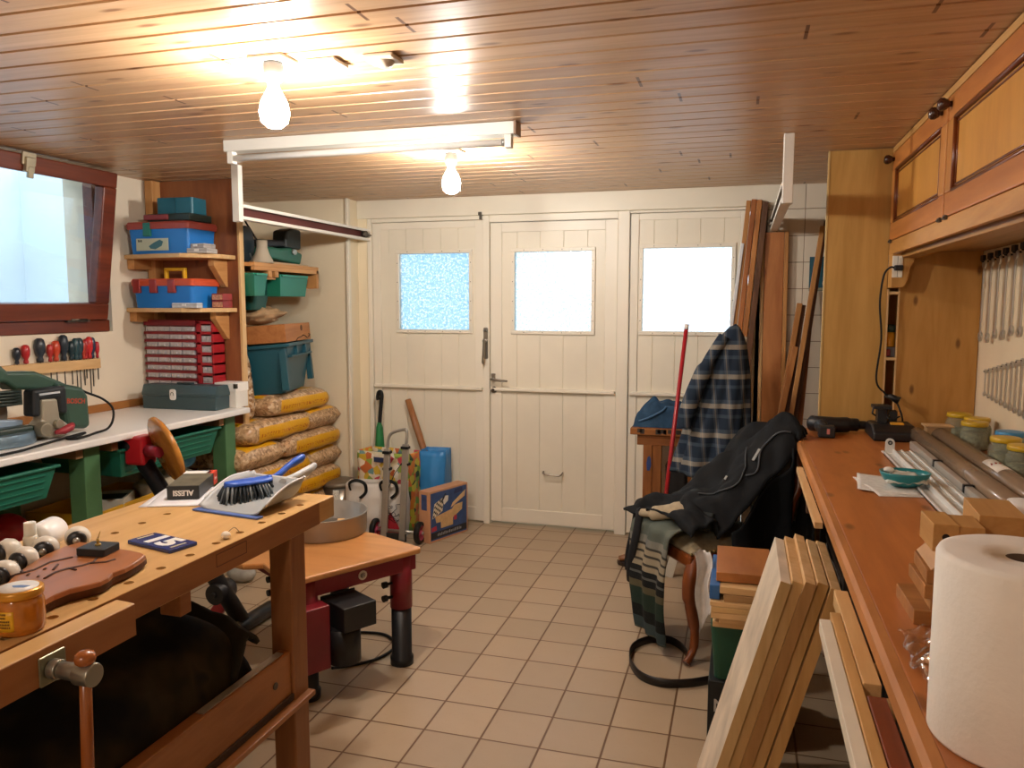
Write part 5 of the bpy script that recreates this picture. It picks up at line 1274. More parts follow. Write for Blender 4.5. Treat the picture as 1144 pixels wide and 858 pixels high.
# --- wall cupboards with frame-and-panel doors
wc = thing('wall_cupboard', (.8, 2.2, 1.70), 'orange-brown pine wall cupboards with panelled doors and dark knobs above the worktop', 'wall cupboard')
dfr = wood('c8803f', 'a05c28', 'Y', .35, 0, .6, .45, kcol='4a1e0c')
dfz = wood('cc8a44', 'a8682c', 'Z', .35, 0, .6, .45)
dpan = wood('d29646', 'b67a32', 'Z', .32, 0, .35, .5, contrast=.5)
MB().box(.622, XR-.003, .3, 3.795, 1.70, ZC-.004).build('carcass', plain('a8783e', .55, 0, .1), wc)
MB().box(.603, .622, .3, 3.795, 1.648, 1.706).build('lower_rail', wood('c8904c', 'a87034', 'Y', .45, 0, .7), wc, bevel=.002)
MB().box(.622, XR-.003, .3, 3.795, 1.66, 1.70).build('underside', wood('a87a42', '86602e', 'Y', .5), wc)
MB().box(.64, .70, .3, 3.795, 1.632, 1.66).build('light_pelmet', wood('b58446', '94642e', 'Y', .45), wc, bevel=.002)
MB().box(.600, .622, .3, 3.795, 2.082, ZC-.004).build('crown_strip', wood('c8985a', 'a87838', 'Y', .45), wc, bevel=.002)
def cab_door(y0, y1, knob_ys):
    z0, z1 = 1.708, 2.080; x0, x1 = .600, .622; st = .075
    y0 += .004; y1 -= .004
    mb = MB(); mb.box(x0, x1-.001, y0, y1, z0, z0+st); mb.box(x0, x1-.001, y0, y1, z1-st, z1); d = mb.build('door', dfr, wc, bevel=.004)
    mb = MB(); mb.box(x0-.0005, x1-.001, y0, y0+st, z0+st, z1-st); sub(mb, 'stile', dfz, d, bevel=.004); sub(MB().box(x0-.0005, x1-.001, y1-st, y1, z0+st, z1-st), 'stile', dfz, d, bevel=.004)
    sub(MB().box(x0+.010, x1-.002, y0+st, y1-st, z0+st, z1-st), 'panel', dpan, d)
    mb = MB(); a, b, c, e = y0+st, y1-st, z0+st, z1-st
    for p, q in (((a, c), (b, c)), ((b, c), (b, e)), ((b, e), (a, e)), ((a, e), (a, c))):
        mb.tube([(x0+.006, *p), (x0+.006, *q)], .008, 8); 
        dy = .016 if p[0] == q[0] and p[0] == a else (-.016 if p[0] == q[0] else 0); dz = .016 if p[1] == q[1] and p[1] == c else (-.016 if p[1] == q[1] else 0)
        mb.tube([(x0+.010, p[0]+dy, p[1]+dz), (x0+.010, q[0]+dy, q[1]+dz)], .004, 6)
    sub(mb, 'moulding', wood('7a3c18', '522410', 'Y', .3), d)
    for ky in knob_ys:
        KM = Matrix.Translation((x0, ky, 2.062-.012)) @ Matrix.Rotation(-PI/2, 4, 'Y')
        mb = MB(); mb.lathe([(.001, 0), (.009, 0), (.009, .008), (.014, .012), (.020, .024), (.019, .034), (.012, .041), (.001, .042)], M=KM, seg=20)
        sub(mb, 'knob', wood('4a2616', '2c140a', 'Y', .25, 0, 1, .6), d)
    for hy in (y0+.03, y1-.03):
        mb = MB(); mb.box(x0-.006, x0+.002, hy-.015, hy+.015, z0-.010, z0+.004); mb.cyl((x0-.006, hy-.012, z0-.004), (x0-.006, hy+.012, z0-.004), .004, .004, 8)
        sub(mb, 'hinge', dsteel, d)
cab_door(2.83, 3.79, (3.75, 2.90)); cab_door(1.75, 2.82, (2.78, 1.82)); cab_door(.62, 1.74, (1.68, .7))

# --- wrenches on the right wall
def wrench(mb, L, s_, m_open=True):
    """combination spanner in the Y-Z plane, hanging, local; ring down, open jaw up"""
    w = .0075*s_; t = .005
    mb.prism([(-w*.9, -L*.44), (w*.9, -L*.44), (w*.75, L*.42), (-w*.75, L*.42)], -t/2, t/2, YZ)
    r = .015*s_
    mb.lathe([(r*.55, -t*.9), (r, -t*.9), (r, t*.9), (r*.55, t*.9)], M=Matrix.Translation((0, 0, -L/2+r)) @ Matrix.Rotation(PI/2, 4, 'Y'), seg=18, closed=True)
    a = [(r*1.15*math.cos(q), L/2-r*1.0+r*1.15*math.sin(q)) for q in [math.radians(x) for x in range(-230, 51, 20)]]
    jaw = a+[(r*.45, L/2-r*.2), (r*.35, L/2-r*1.0), (-r*.35, L/2-r*1.0), (-r*.45, L/2-r*.2)]
    mb.prism(jaw, -t*.8, t*.8, YZ)
    return mb
chrome = plain('c4beb2', .3, .6, .08)
ordn = ['first', 'second', 'third', 'fourth', 'fifth', 'sixth', 'seventh', 'eighth', 'ninth', 'tenth', 'eleventh', 'twelfth', 'thirteenth', 'fourteenth']
for i in range(8):
    y = 3.705-.098*i; L = .345-.006*i+.010*(i % 2); zc = 1.625-L/2-.012*(i % 2)*0+.0035*i
    th = thing('wrench', (XR-.022, y, zc), 'long combination wrench, %s of the upper wall row from the knotty panel' % ordn[i], 'wrench', 'upper row of wrenches', world=False)
    wrench(MB(), L, 1.35).build('wrench_body', chrome, th, bevel=.0008)
    mb = MB(); mb.cyl((.021, 0, L/2-.014), (-.012, 0, L/2-.014), .004, .004, 8); mb.box(-.012, .0, -.020, .020, L/2-.012, L/2+.012); mb.build('clip_hook', black, th, bevel=.003)
for i in range(12):
    y = 3.635-.0545*i; L = .112+.0125*i; zc = 1.150+.0125*i*.75-L/2+.02
    th = thing('wrench', (XR-.012, y, zc), 'short open-ended wrench, %s of the lower wall row from the knotty panel' % ordn[i], 'wrench', 'lower row of wrenches', world=False)
    wrench(MB(), L, .62+.035*i).build('wrench_body', chrome, th, bevel=.0006)
    mb = MB(); mb.cyl((.0115, 0, L/2-.012), (-.008, 0, L/2-.010), .0022, .0022, 8); mb.build('nail', dsteel, th)

# --- drill, charger and its cord
dr = thing('cordless_drill', (.40, 3.62, WZ), 'black cordless drill lying on the far end of the worktop', 'drill')
mb = MB(); mb.tube(smooth_path([(.295, 3.64, WZ+.036), (.34, 3.61, WZ+.038), (.40, 3.62, WZ+.036), (.455, 3.64, WZ+.036), (.49, 3.655, WZ+.034)], 5), [.026]+[.034]*8+[.033]*6+[.028]*5+[.022], 16); mb.build('drill_body', black, dr)
mb = MB(); mb.tube([(.335, 3.60, WZ+.034), (.338, 3.55, WZ+.030), (.345, 3.50, WZ+.026)], [.030, .025, .028], 14); mb.box(.315, .38, 3.455, 3.52, WZ+.002, WZ+.05); mb.build('grip_and_battery', plain('1a1d20', .5), dr, bevel=.006)
MB().tube([(.48, 3.652, WZ+.034), (.52, 3.665, WZ+.033), (.548, 3.674, WZ+.032)], [.018, .019, .010], 14).build('chuck', plain('3a3a3a', .35, .6), dr)
MB().box(.3465, .358, 3.4535, 3.456, WZ+.018, WZ+.040).build('pink_mark', plain('c87a70', .5), dr)
ch = thing('battery_charger', (.60, 3.55, WZ), 'black battery charger with an upright battery post on the worktop', 'charger')
mb = MB(); mb.prism([(3.44, WZ), (3.68, WZ), (3.68, WZ+.04), (3.62, WZ+.062), (3.50, WZ+.062), (3.44, WZ+.038)], .52, .685, YZ); mb.build('charger_base', black, ch, bevel=.010, bseg=3)
mb = MB(); mb.box(.553, .59, 3.56, 3.62, WZ+.06, WZ+.125); mb.box(.535, .605, 3.55, 3.63, WZ+.118, WZ+.132); mb.tube([(.535, 3.555, WZ+.125), (.53, 3.55, WZ+.10), (.545, 3.56, WZ+.09)], .004, 8); mb.build('battery_post', black, ch, bevel=.004)
mb = MB(); mb.box(.60, .63, 3.57, 3.61, WZ+.06, WZ+.11); mb.tube(smooth_path([(.60, 3.57, WZ+.10), (.59, 3.56, WZ+.085), (.61, 3.56, WZ+.075), (.64, 3.57, WZ+.09)]), .0035, 8); mb.build('plug_adapter', black, ch, bevel=.003)
MB().box(.595, .645, 3.50, 3.53, WZ+.058, WZ+.070).build('yellow_mark', plain('d8982a', .5), ch, bevel=.003)
MB().box(.61, .645, 3.685, 3.7015, 1.577, 1.60).build('wall_plug', black, ch, bevel=.004)
MB().tube(smooth_path([(.612, 3.692, 1.588), (.594, 3.69, 1.590), (.572, 3.70, 1.555), (.562, 3.70, 1.44), (.574, 3.70, 1.285), (.562, 3.70, 1.11), (.60, 3.70, 1.05), (.64, 3.69, 1.02), (.66, 3.66, .97), (.66, 3.62, .94)]), .0042, 8).build('charger_cord', rubber, ch)
MB().tube([(.598, 3.71, 1.035), (.62, 3.70, 1.038), (.655, 3.69, 1.020)], [.004, .012, .018], 12).build('cord_box', black, ch)
# --- profiles, tubes
wp = plain('d8d6d0', .4, 0, .05)
pa = thing('white_profile', (.54, 2.5, WZ), 'white metal angle profile with an upright holed tab, lying on the worktop', 'profile')
mb = MB(); mb.box(.515, .550, 1.90, 3.20, WZ+.001, WZ+.005); mb.box(.546, .550, 1.90, 3.20, WZ+.001, WZ+.022); mb.box(.515, .519, 1.90, 3.16, WZ+.001, WZ+.012); mb.build('angle', wp, pa)
mb = MB(); mb.prism([(.520, WZ+.004), (.552, WZ+.004), (.552, WZ+.042)]+arc(.536, WZ+.044, .016, 0, PI, 8)+[(.520, WZ+.042)], -3.155, -3.150, XZ); tb_ = mb.build('end_tab', wp, pa)
mb = MB(); mb.lathe([(.004, 0), (.008, 0), (.008, .002), (.004, .002)], M=frameM((.536, 3.149, WZ+.044), (1, 0, 0), (0, 0, 1)), seg=18, closed=True); sub(mb, 'hole_grommet', black, tb_)
MB().box(.556, .628, 2.05, 3.15, WZ+.001, WZ+.016).build('flat_strip', plain('d4d6d2', .3, .1, .06), pa, bevel=.004) if False else None
fsx = thing('white_profile', (.59, 2.6, WZ), 'broad pale flat profile lying between the angle profile and the plastic tubes', 'profile')
MB().box(.556, .626, 2.06, 3.16, WZ+.001, WZ+.014).build('strip', plain('cfd2cc', .25, .2, .08), fsx, bevel=.004)
mb = MB().box(.575, .579, 2.06, 3.16, WZ+.014, WZ+.019); mb.box(.604, .608, 2.06, 3.16, WZ+.014, WZ+.019); mb.build('ridges', wp, fsx)
rt_ = thing('aluminium_rail', (.655, 2.7, WZ), 'grey slotted rail with black clips beside the plastic tubes', 'profile')
MB().box(.630, .652, 2.05, 3.30, WZ+.001, WZ+.030).build('rail', plain('b4aea4', .35, .3, .06), rt_, bevel=.003)
for y in (2.90, 2.52): MB().box(.627, .656, y-.008, y+.008, WZ+.001, WZ+.034).build('clip', black, rt_, bevel=.002)
def clear_mat():
    t = NT('clear_plastic_tube')
    g = t.n.new('ShaderNodeBsdfTransparent'); g.inputs[0].default_value = (.92, .88, .82, 1)
    m = t.n.new('ShaderNodeMixShader'); m.inputs[0].default_value = .62
    t.b.inputs['Base Color'].default_value = lin('a88e74'); t.b.inputs['Roughness'].default_value = .18
    t.link(g.outputs[0], m.inputs[1]); t.link(t.b.outputs[0], m.inputs[2]); t.link(m.outputs[0], t.out.inputs[0]); return t.m
clr_t = clear_mat()
t1 = thing('plastic_tube', (.69, 2.7, WZ), 'long brownish clear plastic tube on the worktop, nearer the front', 'tube', 'clear plastic tubes')
MB().lathe([(.027, 0), (.030, 0), (.030, 1.55), (.027, 1.55)], M=Matrix.Translation((.688, 3.47, WZ+.031)) @ Matrix.Rotation(PI/2, 4, 'X'), seg=28, closed=True).build('tube_wall', clr_t, t1)
MB().cyl((.688, 3.42, WZ+.031), (.688, 2.0, WZ+.031), .020, .020, 20).build('rolled_content', plain('9a8468', .6, 0, .2, 10), t1)
t2 = thing('plastic_tube', (.775, 2.7, WZ), 'long clear plastic tube with a red-printed white sticker, beside the jars', 'tube', 'clear plastic tubes')
MB().lathe([(.031, 0), (.034, 0), (.034, 1.5), (.031, 1.5)], M=Matrix.Translation((.762, 3.42, WZ+.035)) @ Matrix.Rotation(PI/2, 4, 'X'), seg=28, closed=True).build('tube_wall', clr_t, t2)
MB().cyl((.762, 3.37, WZ+.035), (.762, 1.95, WZ+.035), .023, .023, 20).build('rolled_content', plain('b49a7a', .6, 0, .2, 10), t2)
mb = MB(); mb.grid(lambda u, v: (.762+.0346*math.cos(.7+1.7*u), 2.60+.16*v, WZ+.035+.0346*math.sin(.7+1.7*u)), 14, 2, .0004); sk = mb.build('sticker', plain('e8dfd2', .4), t2)
mb = MB()
for k in range(3):
    a = 1.35+.33*k
    mb.tube([(.762+.0352*math.cos(a+.10*q), 2.69+.012*math.sin(4*q), WZ+.035+.0352*math.sin(a+.10*q)) for q in (0, .5, 1, 1.5)], .0016, 6)
sub(mb, 'red_print', plain('c0442c', .5), sk)
MB().box(.725, .80, 3.425, 3.50, WZ+.001, WZ+.072).build('dummy', paleX) if False else None
th = thing('card_box', (.745, 3.47, WZ), 'small tan cardboard box at the far end of the plastic tubes', 'box')
MB().box(.715, .80, 3.425, 3.485, WZ+.001, WZ+.070).build('carton', plain('b08a5e', .6), th, bevel=.002); MB().box(.705, .81, 3.42, 3.49, WZ+.070, WZ+.076).build('flap', plain('c4a074', .6), th)
# --- jars
jg = plain('a8a68c', .1, 0, .3, 25, .8)
def jarm():
    t = NT('jar_glass'); g = t.n.new('ShaderNodeBsdfTransparent'); g.inputs[0].default_value = (.85, .9, .82, 1)
    m = t.n.new('ShaderNodeMixShader'); m.inputs[0].default_value = .28; t.b.inputs['Base Color'].default_value = lin('b4b09a'); t.b.inputs['Roughness'].default_value = .06
    t.link(g.outputs[0], m.inputs[1]); t.link(t.b.outputs[0], m.inputs[2]); t.link(m.outputs[0], t.out.inputs[0]); return t.m
jgm = jarm()
ylid = plain('c8a01e', .35, 0, .08); blid = plain('3f88b4', .35)
JP = [(.868, 3.60, 'y', 'farthest'), (.900, 3.47, 'y', 'second'), (.862, 3.35, 'y', 'third'), (.915, 3.12, 'b', ''), (.862, 2.98, 'y', 'fourth'), (.868, 2.82, 'y', 'fifth'), (.905, 2.69, 'y', 'sixth'), (.875, 2.555, 'b', '')]
for x, y, c, nm in JP:
    lab = ('jar of screws with yellow lid, %s yellow lid from the knotty panel' % nm) if c == 'y' else ('glass jar with a flat blue lid between the yellow-lidded jars' if y > 3 else 'glass jar with a blue lid nearest the red and white bottle')
    th = thing('screw_jar', (x, y, WZ), lab, 'jar', 'jars along the right wall')
    MB().lathe([(.001, .001), (.044, .001), (.050, .008), (.051, .02), (.051, .066), (.047, .078), (.042, .084), (.042, .092), (.001, .092)], (x, y, WZ), 28).build('glass_body', jgm, th)
    MB().lathe([(.001, .004), (.044, .004), (.046, .012), (.046, .045+.012*(int(y*100) % 3)), (.001, .050)], (x, y, WZ), 20).build('contents', plain('8c8874', .5, .2, .4, 90), th)
    MB().lathe([(.001, .092), (.045, .092), (.0465, .094), (.0465, .106), (.044, .109), (.001, .1085)], (x, y, WZ), 32).build('lid', ylid if c == 'y' else blid, th, bevel=.001)
# --- bowl on papers
for i, (dx, dy, rz, lab) in enumerate(((0, 0, .18, 'printed sheet under the teal bowl, lowest'), (-.015, .03, -.12, 'printed sheet under the teal bowl, topmost'))):
    PMt = Matrix.Translation((.455+dx, 2.57+dy, WZ+.001+.0015*i)) @ Matrix.Rotation(rz, 4, 'Z')
    mb = MB(); mb.grid(lambda u, v: PMt @ V(((u-.5)*.17, (v-.5)*.24, .0005+.006*(1-u)**4*abs(math.sin(4*v+i)))), 12, 10, .0005)
    o = onew(mb, 'paper_sheet', plain('dcd8d0', .6, 0, .12, 70), (.455, 2.57, WZ), lab, 'paper')
bw = thing('teal_bowl', (.49, 2.585, WZ+.004), 'small oval teal bowl holding crumpled clear plastic, on papers', 'bowl')
BM_ = Matrix.Translation((.485, 2.585, WZ+.005)) @ Matrix.Diagonal((1.0, .82, 1, 1))
MB().lathe([(.001, 0), (.035, 0), (.055, .012), (.068, .034), (.072, .044), (.068, .044), (.062, .034), (.050, .016), (.001, .008)], M=BM_, seg=40).build('bowl', plain('1c7a80', .3, 0, .05), bw)
mb = MB(); mb.grid(lambda u, v: BM_ @ V((.058*(2*u-1), .058*(2*v-1), .038+.016*mnoise.noise(V((u*5, v*5, 1)))-.02*max(abs(2*u-1), abs(2*v-1))**3)), 18, 18, .0008); mb.build('clear_wrap', plain('c4c6bc', .15, 0, .2, 30), bw)
MB().ball((.442, 2.60, WZ+.050), .012, 14, (1.3, 1, .7)).build('white_lump', plain('e8e4dc', .5), bw)
# --- stacked wood blocks
B1 = wood('b27c44', '8a5628', 'X', .5); B2 = wood('c99a5c', 'a8763c', 'Y', .5)
def block(x0, x1, y0, y1, z0, z1, m, lab, rz=0):
    th_m = MB(); cx, cy = (x0+x1)/2, (y0+y1)/2
    th_m.box(x0-cx, x1-cx, y0-cy, y1-cy, 0, z1-z0)
    return one(th_m, 'wood_block', m, (cx, cy, z0), lab, 'wood block', 'stacked wood blocks', rz=rz, bevel=.0015)
block(.297, .440, 1.46, 1.60, WZ, WZ+.026, [B1], 'wood block at the bottom of the stack behind the paper roll', .03)
block(.325, .45, 1.462, 1.60, WZ+.0265, WZ+.048, [B1], 'wood block second from the bottom of the stack', 0)
block(.312, .44, 1.458, 1.58, WZ+.0485, WZ+.073, [B1], 'wood block third from the bottom of the stack', .02)
block(.318, .44, 1.462, 1.58, WZ+.0735, WZ+.097, [B1], 'wood block fourth from the bottom of the stack', -.02)
mb = MB(); mb.prism([(-.055, 0), (.055, 0), (.055, .034), (-.02, .034)], -.06, .06, XZ)
one(mb, 'wood_block', B2, (.378, 1.525, WZ+.0975), 'slant-cut wood block just under the drilled top block', 'wood block', 'stacked wood blocks', bevel=.001)
tb1 = block(.322, .362, 1.462, 1.555, WZ+.132, WZ+.180, [B2], 'drilled square wood block at the top left of the stack', .02)
hole_ = MB().cyl((0, -.0470, .026), (0, -.0462, .026), .006, .006, 16).build('drilled_hole', plain('1a0e06', .8)); hole_.parent = tb1
block(.3635, .405, 1.47, 1.555, WZ+.132, WZ+.176, [B2], 'plain square wood block beside the drilled top block', -.02)
block(.412, .487, 1.52, 1.66, WZ+.098, WZ+.186, [B2], 'large pale wood block at the right end of the stack', -.06)
# --- paper towel roll
pt = thing('paper_towel_roll', (.345, 1.09, WZ), 'large white paper towel roll standing in the right foreground', 'paper towel roll')
prt = plain('efeae0', .85, 0, .03, 14, .15, .25, 120)
MB().lathe([(.021, .001), (.095, .001), (.098, .006), (.098, .236), (.095, .242), (.088, .2435), (.055, .242), (.021, .240)], (.345, 1.09, WZ), 64, closed=True).build('paper', prt, pt)
MB().lathe([(.0195, .002), (.0215, .002), (.0215, .239), (.0195, .239)], (.345, 1.09, WZ), 32, closed=True).build('cardboard_core', plain('5a4a3c', .8), pt)
MB().bar((.249, 1.066, WZ+.005), (.249, 1.066, WZ+.237), .03, .002, (1, 0, 0)).build('loose_edge', prt, pt) if False else None
# --- bottle at the right edge
bo = thing('spray_can', (.565, 1.72, WZ), 'red and white cylindrical container at the right photo edge', 'bottle')
MB().lathe([(.001, 0), (.032, 0), (.033, .004), (.033, .105), (.001, .105)], (.538, 1.72, WZ), 30).build('red_body', plain('b81a24', .35), bo)
MB().lathe([(.001, .105), (.033, .105), (.033, .165), (.030, .172), (.001, .172)], (.538, 1.72, WZ), 30).build('white_top', plain('e8e4de', .35), bo)
# --- crumpled wrap
def wrapm():
    t = NT('cling_wrap'); g = t.n.new('ShaderNodeBsdfTransparent'); g.inputs[0].default_value = (.97, .95, .92, 1)
    gl = t.n.new('ShaderNodeBsdfGlossy'); gl.inputs['Roughness'].default_value = .08
    m = t.n.new('ShaderNodeMixShader'); m.inputs[0].default_value = .22
    t.link(g.outputs[0], m.inputs[1]); t.link(gl.outputs[0], m.inputs[2]); t.link(m.outputs[0], t.out.inputs[0]); return t.m
mb = MB(); mb.grid(lambda u, v: (.265+.10*u+.012*mnoise.noise(V((v*4, u*4, 0))), 1.19+.22*v+.01*mnoise.noise(V((v*5, u*4, 3))), WZ+.004+.028*abs(mnoise.noise(V((u*4, v*6, 7))))+.02*u), 22, 28, .0006)
onew(mb, 'plastic_wrap', wrapm(), (.31, 1.3, WZ), 'crumpled clear plastic wrap on the worktop beside the paper roll', 'plastic wrap')

# ================================================================= CHAIR, COATS, STORED WOOD
FX = V((-.82, -.57, 0)).normalized(); SX = V((.57, -.82, 0)).normalized()
SC = V((-.105, 3.375, 0))
def cp_(f, s_, z): p = SC+FX*f+SX*s_; return (p.x, p.y, z)
chw = wood('8a4a22', '5c2c12', 'Z', .3, 0, .8, .5)
chair = thing('antique_chair', tuple(SC), 'antique wooden chair with curved legs and studded seat under the black coat', 'chair')
for (f, s_) in ((.20, .20), (.20, -.20)):
    pts = [cp_(f-.01, s_*.98, .44), cp_(f+.025, s_*1.06, .36), cp_(f+.02, s_*1.03, .26), cp_(f-.01, s_*.97, .14), cp_(f-.005, s_*.98, .06), cp_(f+.035, s_*1.05, .012)]
    MB().tube(smooth_path(pts, 6), [.030]*6+[.031]*6+[.024]*6+[.018]*6+[.016]*6+[.020], 14).build('front_leg', chw, chair)
for s_ in (.19, -.19):
    pts = [cp_(-.27, s_, .0), cp_(-.235, s_, .22), cp_(-.225, s_, .44), cp_(-.25, s_*1.05, .62), cp_(-.275, s_*1.08, .70), cp_(-.285, s_*.85, .83+.25*s_)]
    MB().tube(smooth_path(pts, 6), .019, 12).build('rear_leg', chw, chair)
MB().tube(smooth_path([cp_(-.285, .17, .87), cp_(-.295, .08, .91), cp_(-.297, 0, .90), cp_(-.295, -.08, .85), cp_(-.285, -.17, .78)], 6), .020, 12).build('back_rail', chw, chair)
mb = MB(); mb.grid(lambda u, v: cp_(-.262-.03*v-.015*math.sin(PI*u), (.34*u-.17)*(1+.05*math.sin(PI*v)), .54+(.24+.07*u)*v), 10, 12, .03); mb.build('back_pad', plain('8c8470', .7), chair)
poly = [(.235, -.22), (.235, .22), (-.235, .19), (-.235, -.19)]
mb = MB(); P = [cp_(f, s_, .40) for f, s_ in poly]; Q = [cp_(f, s_, .452) for f, s_ in poly]
mb.add(P+Q, [(3, 2, 1, 0), (4, 5, 6, 7)]+[(i, (i+1) % 4, 4+(i+1) % 4, 4+i) for i in range(4)]); mb.build('seat_frame', chw, chair, bevel=.01)
mb = MB(); mb.grid(lambda u, v: cp_((.222-.444*u), (.41-.04*u)*(v-.5), .452+.045*(math.sin(PI*u)*math.sin(PI*v))**.4), 14, 14, .004); mb.build('seat_pad', plain('a09478', .75, 0, .2, 60), chair)
mb = MB()
for k in range(26):
    mb.ball(cp_(.225-.45*k/25, .212-.022*k/25, .457), .0065, 8)
mb.build('brass_studs', plain('9a8a5c', .3, .8), chair)
# blanket
def bl_mat():
    t = NT('striped_blanket'); tc = t.n.new('ShaderNodeTexCoord'); sp = t.n.new('ShaderNodeSeparateXYZ'); t.link(tc.outputs['Object'], sp.inputs[0])
    z = sp.outputs[2]
    c = t.ramp(t.math('DIVIDE', z, .52), [(0, '5a6460'), (.10, '3c4a4c'), (.19, '14181a'), (.29, '26382f'), (.44, '5c5640'), (.50, '13161a'), (.555, '5a5c58'), (.575, '13161a'), (.625, '9a8f78'), (.665, '3c3a34'), (.685, '9a8f78'), (.735, '3c3a34'), (.755, '9a8f78'), (.80, '3c3a34'), (.82, '7c7c74'), (.88, '5c645c')], 'CONSTANT')
    n = t.noise(t.coords((1, 1, 1)), 120, 3); c = t.mix(t.math('MULTIPLY', n, .25), c, '4a4a44')
    t.col(c); t.bump(n, .4, .003); return t.set(.9, 0, .15)
mb = MB()
def blf(u, v):
    s_ = -.155+.31*u
    w = 1-.35*max(0, v-.35)
    s_ = (s_-.03)*w+.02
    fold = .012*math.sin(u*14+v*2)+.01*mnoise.noise(V((u*4, v*4, 0)))
    if v < .30:
        q = v/.30; return cp_(.02+.25*q, s_, .515+.018*math.sin(PI*q)+fold*.6)
    q = (v-.30)/.70; return cp_(.272+.02*math.sin(q*3)+fold, s_, .50-.455*q)
mb.grid(blf, 30, 60, .006)
onew(mb, 'striped_blanket', bl_mat(), (SC.x, SC.y, 0), 'green, black and beige striped blanket hanging over the front of the chair seat', 'blanket')
# beige sleeve roll
mb = MB(); mb.tube(smooth_path([cp_(.27, -.12, .545), cp_(.24, -.04, .56), cp_(.18, .03, .585), cp_(.10, .08, .60), cp_(.02, .10, .60)], 6), [.014]*5+[.026]*6+[.030]*14, 12, sx=1.3)
onew(mb, 'beige_scarf', plain('a89a80', .85, 0, .15, 30, .15, .3, 60), (SC.x, SC.y, .53), 'rolled beige cloth between blanket and black coat on the chair', 'cloth')
# black coat over back and seat
coat_m = plain('15181b', .8, 0, .18, 8, .2, .25, 40)
path = [(-.355, .16), (-.36, .40), (-.36, .70), (-.345, .90), (-.30, .970), (-.235, .945), (-.17, .86), (-.09, .775), (-.01, .705), (.06, .655), (.12, .615), (.165, .588), (.195, .572), (.215, .560)]
ps = smooth_path([(a, 0, b) for a, b in path], 5)
def coatf(u, v):
    i = v*(len(ps)-1); k = min(int(i), len(ps)-2); p = ps[k].lerp(ps[k+1], i-k)
    if v < .35: half = .225
    elif v < .70: half = .225
    else: half = .225-.02*(v-.7)
    s_ = (2*u-1)*half-.008
    e = abs(2*u-1)
    lowl = .11*max(0, 1-u)**1.5*max(0, min(1, (p.z-.60)/.25))
    z = p.z-lowl-.10*e**3*(1 if .25 < v < .78 else .3)
    fx = p.x+(max(0, v-.60)/.40)*.085*max(0, 1-u)**1.3
    n = mnoise.noise(V((u*3.2, v*7, 5)))*.035+mnoise.noise(V((u*8, v*17, 9)))*.016
    fold = .012*math.sin(u*9+v*22)
    q = cp_(fx+n*.6, s_+.01*mnoise.noise(V((v*9, u*2, 3))), max(.05, z+n+fold*(1 if v > .3 else .2)))
    return (min(q[0], .222) if q[2] > .7 and q[2] < .9 else min(q[0], .30), q[1], q[2])
mb = MB(); mb.grid(coatf, 46, 110, .010)
cth = thing('black_coat', tuple(SC), 'big black coat thrown over the back and seat of the antique chair', 'coat')
mb.build('coat_body', coat_m, cth)
def on_coat(u, v, off=.014):
    a = V(coatf(u, v)); d = V(coatf(min(1, u+.02), v))-a; e = V(coatf(u, min(1, v+.01)))-a
    n = d.cross(e).normalized()
    if n.z < 0: n = -n
    return a+n*off
pp_ = [on_coat(.90-.10*abs(math.sin(k*.25)), .36+.030*k*.45) for k in range(16)]
MB().tube(smooth_path(pp_, 4), .0045, 8).build('piping', plain('363c42', .6), cth)
pp_ = [on_coat(.62+.22*math.sin(PI*k/12), .48+.020*k) for k in range(13)]
MB().tube(smooth_path(pp_, 4), .004, 8).build('pocket_piping', plain('30363a', .6), cth)
mb = MB(); q0 = on_coat(.80, .47, .016); q1 = on_coat(.80, .505, .016); mb.bar(q0, q1, .016, .003); mb.build('zip_tag', plain('8c8c88', .5), cth)
mb = MB(); q0 = on_coat(.66, .585, .016); q1 = on_coat(.66, .60, .016); mb.bar(q0, q1, .014, .003); mb.build('label', plain('a8a8a4', .5), cth)
mb = MB()
def drf(u, v):
    f = -.345+.40*u; k = .30+.42*u
    top = V(coatf(.97, k)); s_ = .225+.02*math.sin(9*u)+.012*math.sin(5*v+6*u)
    q = cp_(f, s_, 0); z = top.z-.012-(.48-.22*u)*v
    return (min(q[0], .215), q[1], max(.06, z))
mb.grid(drf, 24, 20, .009); mb.build('side_drape', coat_m, cth)
mb = MB()
mb.tube(smooth_path([cp_(.10, .17, .565), cp_(.15, .10, .57), cp_(.13, .02, .60), cp_(.06, -.02, .63)], 6), .030, 12, sx=1.4); mb.build('folded_sleeve', plain('1c2424', .8, 0, .2, 10), cth)
# hanging dark garment end to the left
mb = MB(); mb.grid(lambda u, v: cp_(.268+.02*math.sin(6*u)+.03*math.sin(2.2*v), -.105-.095*u+.012*math.sin(5*v)-.02*v, .555-.33*v*(1-.1*u)), 12, 16, .012); mb.build('hanging_sleeve', plain('14161a', .85, 0, .15, 9), cth)
# belt ribbon
bp = smooth_path([(-.257, 3.245), (-.215, 3.19), (-.19, 3.14), (-.165, 3.075)], 3)
pts = smooth_path([(-.160, 3.085, 0), (-.20, 3.20, 0), (-.265, 3.262, 0), (-.345, 3.24, 0), (-.400, 3.15, 0), (-.398, 3.03, 0), (-.345, 2.91, 0), (-.26, 2.865, 0), (-.16, 2.89, 0), (-.075, 2.945, 0)], 7)
mb = MB(); n = len(pts)
mb.grid(lambda u, v: (pts[min(n-1, round(u*(n-1)))].x, pts[min(n-1, round(u*(n-1)))].y, .0015+.034*v), n-1, 2, .003)
onew(mb, 'leather_belt', plain('1a120e', .45, 0, .1), (-.25, 3.05, 0), 'black leather belt standing on edge in a loop on the tiles', 'belt')
